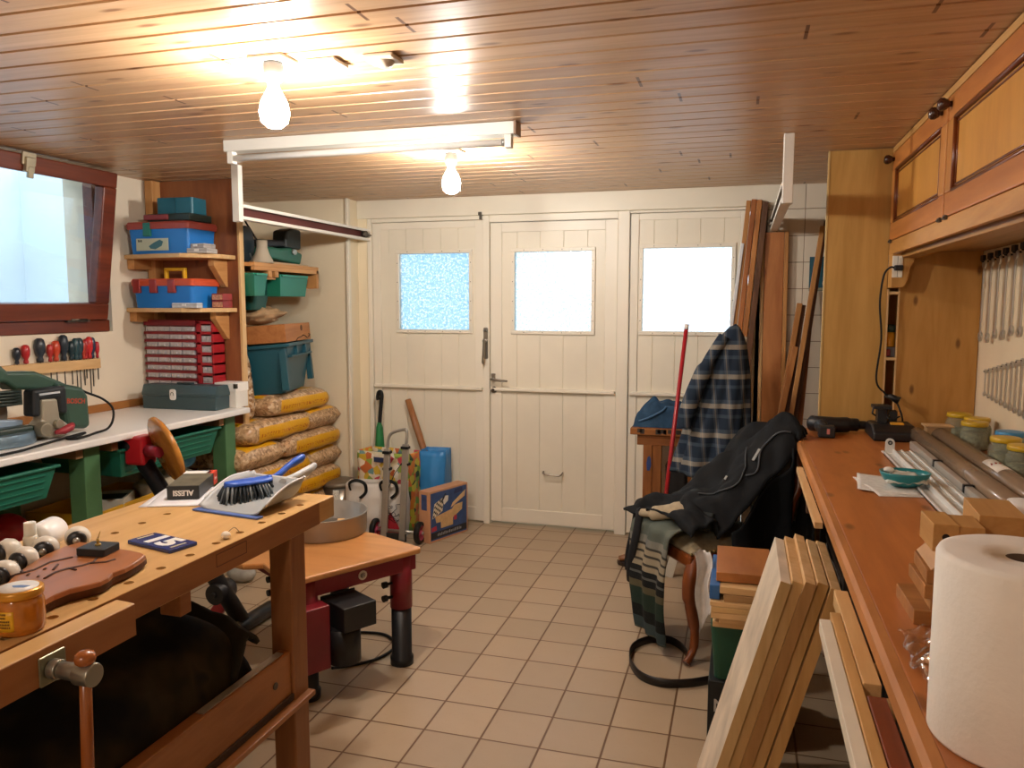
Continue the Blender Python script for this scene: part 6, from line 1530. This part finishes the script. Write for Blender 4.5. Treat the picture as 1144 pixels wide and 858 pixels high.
# shoe
sh = thing('brown_shoe', (-.50, 4.27, 0), 'brown leather shoe poking out beside the chair on the tiles', 'shoe', world=False, rz=math.radians(200))
mb = MB(); R = []
for i in range(15):
    u = i/14; x = -.13+.26*u
    w = .036+.012*math.sin(PI*min(1, u*1.15))*1.0-.012*abs(2*u-1)**4
    if u > .92 or u < .04: w *= .6
    h = .085-.045*min(1, max(0, (u-.28)/.4))-.012*max(0, u-.8)*5
    R.append([(x, w*math.cos(a), .020+max(0, h-.0)*(.5+.5*math.sin(a))) for a in [2*PI*k/18 for k in range(18)]])
mb.rings(R); mb.build('upper', plain('7a5232', .45, 0, .12), sh)
mb = MB(); out_ = [(-.132+.268*i/14, (.040+.010*math.sin(PI*i/14))*(1 if 0 < i < 14 else .4)) for i in range(15)]
mb.prism(out_+[(x, -y) for x, y in reversed(out_)], 0, .022); mb.build('sole', plain('2a1c14', .6), sh, bevel=.003)
MB().tube([(.0, -.02, .078), (.02, .02, .072), (.035, -.02, .066), (.05, .02, .060)], .0025, 6).build('laces', plain('3a2618', .7), sh)

# --- painted old bench at the back with jeans, red stick
tr_ = thing('old_trestle', (-.35, 4.5, 0), 'old scuffed wooden bench with drips of paint in front of the right door', 'bench')
ow = wood('9a6232', '6a3c1c', 'X', .6, .5, .8, .25); owz = wood('9a6232', '6a3c1c', 'Z', .6, .5, .8, .25)
MB().box(-.592, -.20, 4.38, 4.72, .705, .742).build('top_board', ow, tr_, bevel=.004)
MB().box(-.555, -.22, 4.40, 4.42, .645, .705).build('apron', ow, tr_, bevel=.003)
for x in (-.520, -.468): MB().box(x, x+.050, 4.40+.004*(x > -.5), 4.45, 0, .646).build('leg', owz, tr_, bevel=.003)
for x in (-.520, -.27): MB().box(x, x+.06, 4.64, 4.70, 0, .705).build('leg', owz, tr_, bevel=.003)
MB().box(-.27, -.22, 4.40, 4.45, 0, .645).build('leg', owz, tr_, bevel=.003)
mb = MB(); mb.prism([(-.497, .50), (-.482, .50), (-.474, .53), (-.476, .57), (-.484, .585), (-.495, .575), (-.500, .54)], -4.3995, -4.3985, XZ); mb.build('blue_paint_drip', plain('1c3c78', .5), tr_)
random.seed(9); mb = MB()
for k in range(9):
    x = random.uniform(-.58, -.30); mb.box(x, x+random.uniform(.015, .05), 4.3785, 4.3798, .710+random.uniform(0, .012), .740)
for k in range(5):
    x = random.uniform(-.515, -.425); z = random.uniform(.1, .6); mb.box(x, x+.006, 4.3985, 4.3998, z, z+random.uniform(.03, .12))
mb.build('paint_splashes', plain('2c241c', .6), tr_)
mb = bundle(-.585, -.27, 4.42, 4.68, .743, lambda u, v: .10+.05*math.sin(PI*u)-.03*(1-u)+.05*mnoise.noise(V((u*5, v*4, 3))), 8.2)
jn = thing('folded_jeans', (-.43, 4.55, .743), 'folded dark blue jeans lying on the old bench', 'trousers')
mb.build('denim', plain('2a4660', .85, 0, .35, 14, .2, .35, 70), jn)
MB().tube(smooth_path([(-.55, 4.425, .775), (-.49, 4.418, .80), (-.42, 4.420, .84), (-.40, 4.44, .86)]), .006, 8).build('hem_seam', plain('3f6284', .8), jn)
bkt = thing('black_crate', (-.27, 4.5, 0), 'black plastic crate standing in the dark under the old bench', 'crate')
mb = MB(); mb.rings([[(p[0]-.340, p[1]+4.54, z) for p in rrect(.125-e*.4, .16-e, .02)] for z, e in ((.002, .03), (.52, 0))], smooth=False); mb.build('crate_body', black, bkt)
rs = thing('red_stick', (-.36, 4.2, 0), 'red metal broomstick with a white end leaning in front of the right door', 'stick')
MB().cyl((-.405, 4.12, .006), (-.290, 4.29, 1.30), .0115, .0115, 14).build('pole', plain('a8222a', .3, 0, .06), rs)
MB().cyl((-.290, 4.29, 1.30), (-.2875, 4.2935, 1.328), .0122, .0122, 14).build('end_cap', plain('d8cfc8', .4), rs)
# --- white folding steps with plaid shirt over the top
fsb = thing('white_steps', (-.15, 4.2, 0), 'white wooden folding steps mostly hidden under the plaid shirt', 'steps')
wpn = plain('c9c4b4', .5, 0, .08)
for a, b in (((-.34, 4.10, 0), (-.035, 4.20, 1.27)), ((-.22, 4.10, 0), (.0, 4.20, 1.27))):
    MB().bar(a, b, .045, .022, (0, 1, 0)).build('front_leg', wpn, fsb, bevel=.002)
for a, b in (((-.18, 4.30, 0), (-.035, 4.225, 1.27)), ((-.06, 4.30, 0), (.0, 4.225, 1.27))):
    MB().bar(a, b, .035, .022, (0, 1, 0)).build('rear_leg', wpn, fsb, bevel=.002)
for t in (.18, .38, .58, .78):
    p = V((-.34, 4.10, 0)).lerp(V((-.035, 4.20, 1.27)), t); q = V((-.22, 4.10, 0)).lerp(V((.0, 4.20, 1.27)), t)
    MB().bar(p, q, .06, .016).build('tread', wpn, fsb, bevel=.002)
def plaid():
    t = NT('plaid_flannel'); tc = t.n.new('ShaderNodeTexCoord'); sp = t.n.new('ShaderNodeSeparateXYZ'); t.link(tc.outputs['Object'], sp.inputs[0])
    u = t.math('ADD', sp.outputs[0], t.math('MULTIPLY', sp.outputs[2], .10))
    fx = t.math('FRACT', t.math('DIVIDE', t.math('ADD', u, 5), .072)); fz = t.math('FRACT', t.math('DIVIDE', t.math('ADD', sp.outputs[2], 5), .150))
    a = t.ramp(fx, [(0, '28323e'), (.40, '5c6670'), (.52, '9c9486'), (.60, '5c6670'), (.72, '262f3c')], 'CONSTANT')
    b = t.ramp(fz, [(0, '222c3a'), (.38, '4a5864'), (.50, '262f3e'), (.70, 'b4aa96'), (.86, '4c5864')], 'CONSTANT')
    n = t.noise(t.coords((1, 1, 1)), 200, 2)
    c = t.mix(.55, a, b); t.col(t.mix(t.math('MULTIPLY', n, .3), c, '223044')); t.bump(n, .3, .002); return t.set(.9, 0, .15)
def shirtf(u, v):
    a = u*2*PI
    z = 1.335-.785*v-.015*math.sin(3*a)*v
    xl = -.075-.245*v**.75; xr = .005+.030*min(1, v*3)
    cx, hw = (xl+xr)/2, (xr-xl)/2
    hd = .035+.075*v**.6
    r = 1+.14*v*math.sin(6*a+2.5*v)+.09*v*math.sin(11*a+5*v)
    top = min(1, v*9)**.5
    return (cx+hw*math.cos(a)*r*top, 4.20+.0*v+hd*math.sin(a)*r*top-.02*v, z)
mb = MB(); mb.grid(shirtf, 90, 40, .004)
shirt = thing('plaid_shirt', (-.1, 4.2, 1.3), 'blue, navy and beige plaid flannel shirt draped over the white steps', 'shirt')
mb.build('shirt_body', plaid(), shirt)
mb = MB(); mb.tube(smooth_path([(-.09, 4.15, 1.27), (-.16, 4.12, 1.15), (-.225, 4.10, 1.00), (-.27, 4.09, .86), (-.275, 4.08, .80)], 6), [.030]*8+[.042]*10+[.036]*7, 14); mb.build('sleeve', plaid(), shirt)
# --- planks leaning by the doors
def plank(name, top, bot, w, t, m, lab, grp, yaw=0):
    """plank standing at bot, leaning to top; w across X, t in depth"""
    p0, p1 = V(bot), V(top)
    mb = MB().bar(p0, p1, w, t, (0, 1, 0)); mb.v = [(x, y, max(z, .001)) for x, y, z in mb.v]
    return onew(mb, name, m, tuple(bot), lab, 'plank', grp, bevel=.003)
cedar = wood('ac6a38', '7c4220', 'Z', .5, .4, .8, .3); cedar2 = wood('c08248', '965a2c', 'Z', .5, .4, .8, .3); dkw = wood('785236', '4e3222', 'Z', .55, .3, .8, .3); ltw = wood('c08a50', '986230', 'Z', .5, .3, .8, .3)
G1 = 'tall planks left of the door frame edge'
plank('wood_plank', (.012, 4.747, 2.020), (-.155, 4.70, 0), .026, .032, ltw, 'orange plank, leftmost of the tall bundle by the right door', G1)
plank('wood_plank', (.041, 4.745, 2.026), (-.120, 4.70, 0), .028, .032, cedar, 'red-brown plank, second of the tall bundle by the right door', G1)
plank('wood_plank', (.071, 4.747, 2.022), (-.086, 4.70, 0), .028, .032, cedar2, 'orange-brown plank, third of the tall bundle by the right door', G1)
plank('wood_plank', (.104, 4.747, 2.010), (-.050, 4.70, 0), .032, .032, dkw, 'dark brown plank, rightmost of the tall bundle by the right door', G1)
plank('white_board', (-.016, 4.74, 1.78), (-.195, 4.70, 0), .018, .05, plain('dcdcdc', .4), 'thin white board leaning beside the right door pane', G1)
pb = thing('broad_board', (.16, 4.72, 0), 'broad vertical orange-brown board with knots against the tiled wall', 'plank')
MB().bar((.175, 4.768, .002), (.158, 4.768, 1.842), .104, .022, (0, 1, 0)).build('board_face', wood('c0804a', '96582c', 'Z', .45, .7, .6, .35, kcol='6a3418'), pb, bevel=.002)
MB().bar((.2395, 4.765, .002), (.2225, 4.765, 1.842), .022, .026, (0, 1, 0)).build('edge_batten', ltw, pb, bevel=.002); MB().bar((.112, 4.768, .002), (.095, 4.768, 1.80), .018, .022, (0, 1, 0)).build('edge_batten', paleZ, pb, bevel=.002)
G2 = 'slats leaning in the corner by the tall cupboard'
for (tx, tz, bx, ly, m, w, lab) in ((.430, 1.90, .20, 0, dkw, .022, 'dark slat behind the longest orange slat in the corner'), (.372, 1.52, .27, 1, cedar, .028, 'red-brown slat beside the tall cupboard edge'),
        (.408, 1.865, .16, 2, ltw, .026, 'longest orange slat leaning on the tiles in the corner'), (.322, 1.43, .15, 3, dkw, .024, 'dark slat right of the shorter orange slat'),
        (.300, 1.44, .10, 4, ltw, .030, 'shorter orange slat leaning left of the longest one'), (.330, 1.17, .20, 5, dkw, .028, 'short dark slat in front of the corner bundle'),
        (.283, 1.20, .07, 6, cedar2, .032, 'lowest red-orange slat in the corner bundle'), (.305, 1.05, .15, 7, dkw, .022, 'shortest dark slat in the corner bundle')):
    yt = 4.775-.026*ly
    plank('narrow_batten', (tx, yt, tz), (bx, yt-.16*tz, 0), w, .019, m, lab, G2)
po = thing('picture_card', (.416, 4.795, 1.6), 'small teal picture card with a red shape, fixed to the wall tiles', 'picture')
MB().box(.353, .479, 4.794, 4.799, 1.51, 1.702).build('card', plain('1d5060', .5, 0, .3, 16), po)
mb = MB(); mb.prism([(.435, 1.63), (.462, 1.63), (.455, 1.66)], -4.794, -4.7925, XZ); mb.build('red_shape', plain('a8342c', .5), po)
mb = MB(); mb.box(.430, .462, 4.7925, 4.794, 1.585, 1.628); mb.prism(arc(.45, 1.553, .026, 0, 2*PI, 14)[:-1], -4.794, -4.7925, XZ); mb.prism(arc(.378, 1.638, .005, 0, 2*PI, 8)[:-1], -4.794, -4.7925, XZ); mb.prism(arc(.386, 1.630, .007, 0, 2*PI, 8)[:-1], -4.794, -4.7925, XZ); mb.prism(arc(.468, 1.650, .004, 0, 2*PI, 8)[:-1], -4.794, -4.7925, XZ); mb.build('pale_shapes', plain('cfc6b0', .5), po)
MB().box(.353, .479, 4.7925, 4.794, 1.512, 1.528).build('ground_strip', plain('8a8468', .5), po)

# --- garage-door tracks
def track(x, side, lab):
    th = thing('door_track', (x, 4.0, 1.86), lab, 'door track', 'overhead door tracks')
    wm = plain('e6e1d6', .4, 0, .03)
    d = side
    MB().box(x-.020, x+.020, 3.365, 3.40, 1.835, ZC-.002).build('hanger', wm, th, bevel=.003)
    mb = MB(); a, b = sorted((x+d*.022, x-d*.018))
    mb.box(x-d*.022 if d > 0 else x+.018, x-d*.018 if d > 0 else x+.022, 3.37, 4.765, 1.848, 1.922) if False else None
    mb = MB(); mb.box(a, b, 3.37, 4.764, 1.918, 1.922); mb.box(a, b, 3.37, 4.764, 1.848, 1.852)
    xb = x-d*.018
    mb.box(min(xb, xb+d*.004), max(xb, xb+d*.004), 3.37, 4.764, 1.852, 1.918)
    xe = x+d*.018
    mb.box(min(xe, xe+d*.004), max(xe, xe+d*.004), 3.37, 4.764, 1.906, 1.918); mb.box(min(xe, xe+d*.004), max(xe, xe+d*.004), 3.37, 4.764, 1.852, 1.864)
    mb.build('channel', wm, th)
    xi = xb+d*.0045
    MB().box(min(xi, xi+d*.002), max(xi, xi+d*.002), 3.385, 4.75, 1.854, 1.916).build('channel_lining', plain('5e2c26' if d > 0 else '1c1814', .6, 0, .15), th)  # rust brown in the left track, near black in the right
    mb = MB(); mb.cyl((x+.002, 4.70, 1.885), (x+d*.03, 4.70, 1.885), .022, .022, 16); mb.cyl((x, 4.735, 1.885), (x+d*.035, 4.735, 1.885), .010, .010, 12); mb.cyl((x+d*.016, 4.755, 1.885), (x+d*.016, 4.785, 1.885), .007, .007, 10); mb.build('rollers', dsteel, th)
    return th
track(-2.395, 1, 'white overhead door track with rusty channel at left, above the pallet shelf')
track(.155, -1, 'white overhead door track with dark channel at right, above the broad board')
# --- fluorescent fitting
ff = thing('fluorescent_fitting', (-1.46, 2.90, ZC), 'long white fluorescent fitting with an unlit tube on the ceiling', 'light fitting')
wm = plain('dcdad2', .4, 0, .03)
MB().box(-2.09, -.835, 2.865, 2.93, ZC-.048, ZC-.001).build('housing', wm, ff, bevel=.003)
mb = MB(); mb.cyl((-2.05, 2.885, ZC-.074), (-.87, 2.885, ZC-.074), .0135, .0135, 20); mb.build('tube', plain('e8e6e0', .25), ff)
for x0, x1 in ((-2.075, -2.05), (-.872, -.846)): MB().box(x0, x1, 2.868, 2.902, ZC-.096, ZC-.048).build('tube_socket', wm, ff, bevel=.002)
MB().box(-.8345, -.826, 2.862, 2.932, ZC-.05, ZC-.001).build('end_cap', plain('8a6a50', .5), ff)
mb = MB(); mb.cyl((-.885, 2.885, ZC-.074), (-.872, 2.885, ZC-.074), .0142, .0142, 20); mb.build('tube_cap', alu, ff)
# --- ceiling sensor and blank plate
ps_ = thing('ceiling_sensor', (-.965, 2.045, ZC), 'small white motion sensor on the ceiling right of the bulbs', 'sensor')
MB().box(-1.015, -.925, 2.005, 2.085, ZC-.014, ZC-.001).build('base_plate', plain('cfc4b4', .45), ps_, bevel=.004)
MB().lathe([(.001, -.030), (.018, -.028), (.026, -.018), (.028, -.012), (.001, -.012)], (-.965, 2.045, ZC), 22).build('sensor_dome', plain('bcb09e', .35), ps_)
bp_ = thing('blank_plate', (-1.145, 2.045, ZC), 'plain white junction plate on the ceiling between bulb and sensor', 'plate')
MB().box(-1.195, -1.095, 2.0, 2.085, ZC-.012, ZC-.001).build('cover', plain('e8e2d6', .4), bp_, bevel=.004)

# --- stack of wood on crates, plastic bag, panels leaning in front
bb = thing('black_box', (.03, 2.70, 0), 'black printed box with white letters on the tiles under the green crate', 'box')
MB().box(-.075, .14, 2.53, 2.90, .001, .215).build('carton', plain('15181a', .45), bb, bevel=.003)
vs, fs = text_mesh('NE', .060, .0006, .001)
MB().add(vs, fs, frameM((-.02, 2.5296, .13), (1, 0, 0), (0, 0, 1))).build('lettering', plain('b8b8b4', .5), bb)
gcr = thing('green_crate', (.03, 2.70, .215), 'dark green crate under the stack of wood offcuts', 'crate')
mb = MB(); mb.rings([[(p[0]+.03, p[1]+2.715, z) for p in rrect(.205-e, .37-e, .02)] for z, e in ((.217, .03), (.40, 0))], smooth=False); mb.build('crate_body', plain('174a36', .5, 0, .08), gcr)
random.seed(4)
def off(name, x0, x1, y0, y1, z0, h, m, lab, rz=0):
    mb = MB(); cx, cy = (x0+x1)/2, (y0+y1)/2; mb.box(x0-cx, x1-cx, y0-cy, y1-cy, 0, h)
    return one(mb, name, m, (cx, cy, z0), lab, 'wood offcut', 'stack of wood offcuts', rz=rz, bevel=.0015)
off('wood_offcut', -.066, .10, 2.52, 2.86, .401, .018, paleX, 'pale offcut at the very bottom of the offcut stack')
off('wood_offcut', -.050, .10, 2.51, 2.84, .420, .016, paleX, 'pale offcut second from the bottom, above a dark gap', .02)
off('wood_offcut', -.070, .10, 2.50, 2.85, .437, .020, paleX, 'thick pale offcut third from the bottom of the stack', -.01)
off('wood_offcut', -.075, .10, 2.50, 2.88, .458, .018, wood('e0c08c', 'c49c60', 'X', .55), 'creamy wide offcut in the middle of the stack', .02)
off('wood_offcut', -.072, .10, 2.50, 2.86, .477, .014, paleX, 'thin pale offcut above the creamy wide one', -.02)
off('wood_offcut', -.035, .09, 2.51, 2.80, .492, .022, wood('b08a5c', '8c6840', 'X', .55), 'brownish offcut set back to the right in the stack', .01)
off('wood_offcut', -.045, .08, 2.515, 2.82, .515, .022, paleX, 'pale split offcut just below the top board', -.01)
onew(MB().box(-.078, -.046, 2.52, 2.84, .492, .540), 'blue_packet', plain('2c62a0', .45, 0, .1), (-.06, 2.68, .492), 'blue paper packet at the left side of the offcut stack', 'packet', bevel=.003)
off('wood_offcut', -.062, .115, 2.555, 2.85, .5415, .030, wood('b87a40', '8c5226', 'Y', .4, 0, .3, .4), 'reddish grained square board topmost on the offcut stack', .02)
mb = MB(); mb.grid(lambda u, v: (-.082-.055*u*(1-.3*v)+.006*math.sin(9*v), 2.70+.05*math.sin(3*u)+.16*(u-.5)*v, .58-.30*v*(.6+.5*u)+.01*mnoise.noise(V((u*5, v*5, 0)))), 12, 16, .0012)
onew(mb, 'plastic_bag', plain('cfcac4', .25, 0, .12, 20, .6), (-.1, 2.70, .3), 'whitish plastic bag hanging beside the offcut stack by the chair leg', 'bag')
G3 = 'five thick panels leaning against the worktop'
pan_lab = ['whitish scuffed panel, leftmost of the five leaning against the worktop', 'pale panel, second from the left of the five leaning ones', 'pale panel with a brown edge, middle of the five leaning ones', 'pale panel, fourth from the left of the five leaning ones', 'knotty panel with a torn plastic end, rightmost of the five leaning ones']
edges = [wood('e0c08a', 'c49c60', 'Z', .5, .3, .8), wood('dcb880', 'c09458', 'Z', .5, .3, .8), wood('c89a62', 'a47644', 'Z', .5, .3, .8), wood('dcb478', 'bc8c4c', 'Z', .5, .5, .8), wood('daae70', 'b88444', 'Z', .5, .7, .8)]
for i in range(5):
    tx = .1085+.0292*i; zt = .750+(.0, .0, .004, .002, -.006)[i]; sl = .275
    th = thing('thick_board', (tx-sl*zt, 2.19, 0), pan_lab[i], 'board', G3)
    w = .0262
    y0, y1 = 2.0+.012*(i % 2), 2.39+.02*((i*7) % 3)
    ux, uz = 1/math.hypot(1, sl), -sl/math.hypot(1, sl)
    P = []
    for (y) in (y0, y1):
        bx = tx-sl*zt
        P.append([(bx, y, .0), (bx+w*math.hypot(1, sl), y, .0), (tx+w*ux, y, zt+w*uz), (tx, y, zt)])
    q = P[0]+P[1]
    mb = MB(); mb.add([(x, y+.003, z) for x, y, z in P[0]]+P[1], [(0, 1, 2, 3), (7, 6, 5, 4), (0, 4, 5, 1), (1, 5, 6, 2), (2, 6, 7, 3), (3, 7, 4, 0)], None, False)
    mb.build('panel_board', [plain('d2c4ae', .55, 0, .22, 7), paleZ, paleZ, paleZ, paleZ][i], th, bevel=.0015)
    mb = MB(); a = P[0]
    mb.add([(x, y, z) for x, y, z in a]+[(x, y+.0028, z) for x, y, z in a], [(0, 1, 2, 3), (7, 6, 5, 4), (0, 4, 5, 1), (1, 5, 6, 2), (2, 6, 7, 3), (3, 7, 4, 0)], None, False)
    mb.build('front_edge', edges[i], th)
    if i == 4:
        mb = MB(); mb.grid(lambda u, v: (tx+ux*(w+.003)+.002*math.sin(7*u), y0+.08+(y1-y0-.06)*u, zt-.010-.045*v+.004*mnoise.noise(V((u*8, v*3, 0)))), 14, 4, .001); mb.build('torn_wrap', plain('6a6258', .35, 0, .3, 30), th)
# ================================================================= LIGHT AND CAMERA
def mk_bulb_mat(strength):
    t = NT('bulb_glow'); t.n.remove(t.b)
    e = t.n.new('ShaderNodeEmission'); e.inputs[0].default_value = (1.0, .95, .89, 1); e.inputs[1].default_value = strength
    t.link(e.outputs[0], t.out.inputs[0]); return t.m
glow = mk_bulb_mat(BULB)
for (x, y, zc, hl, lab) in ((-1.27, 1.975, ZC, 1, 'glowing bulb in a grey holder on a white plate, nearer ceiling bulb'), (-1.262, 3.34, ZC, 1, 'glowing bulb behind the long fluorescent fitting, farther ceiling bulb')):
    th = thing('ceiling_bulb', (x, y, zc), lab, 'light bulb', 'bare ceiling bulbs')
    MB().box(x-.055, x+.055, y-.045, y+.045, zc-.012, zc).build('mounting_plate', plain('e8e4dc', .4), th, bevel=.004)
    MB().lathe([(.001, 0), (.026, 0), (.028, -.01), (.026, -.03), (.022, -.05), (.001, -.05)], (x, y, zc-.012), 24).build('lamp_holder', plain('8a8884', .5), th)
    MB().lathe([(.001, 0), (.014, 0), (.015, -.018), (.022, -.032), (.036, -.058), (.0415, -.085), (.036, -.112), (.020, -.126), (.001, -.130)], (x, y, zc-.060), 24).build('glass_bulb', glow, th)
w = bpy.data.worlds.new('sky'); bpy.context.scene.world = w; w.use_nodes = True
nt = w.node_tree; bg = nt.nodes['Background']; bg.inputs[0].default_value = lin('dcedfb'); bg.inputs[1].default_value = SKY
lp = bpy.data.lights.new('rear_fill_light', 'POINT'); lp.energy = 36; lp.color = (1, .93, .85); lp.shadow_soft_size = .08  # added fill light behind the camera, brightens faces turned towards it
lo_ = bpy.data.objects.new('rear_fill_light', lp); lo_.location = (-.9, -.9, 1.95); COL.objects.link(lo_)
cam = bpy.data.cameras.new('camera'); co = bpy.data.objects.new('camera', cam); COL.objects.link(co)
f, p, yw, r = 877.119, .101164575, .285386688, .000829
cy, sy = math.cos(yw), math.sin(yw)
fw = V((-sy*math.cos(p), cy*math.cos(p), -math.sin(p))); rt = V((cy, sy, 0)); up = rt.cross(fw)
rt2 = rt*math.cos(r)+up*math.sin(r); up2 = -rt*math.sin(r)+up*math.cos(r)
M = Matrix((rt2, up2, -fw)).transposed().to_4x4(); M.translation = (0, 0, 1.43306)
co.matrix_world = M
cam.sensor_fit = 'HORIZONTAL'; cam.sensor_width = 36; cam.lens = f/1144*36; cam.clip_start = .03; cam.clip_end = 60
sc = bpy.context.scene; sc.camera = co
sc.view_settings.view_transform = 'Standard'; sc.view_settings.look = 'None'; sc.view_settings.gamma = 1; sc.view_settings.use_curve_mapping = False
sc.view_settings.exposure = EXPO
for o in bpy.data.objects:
    if '_w' in o: del o['_w']
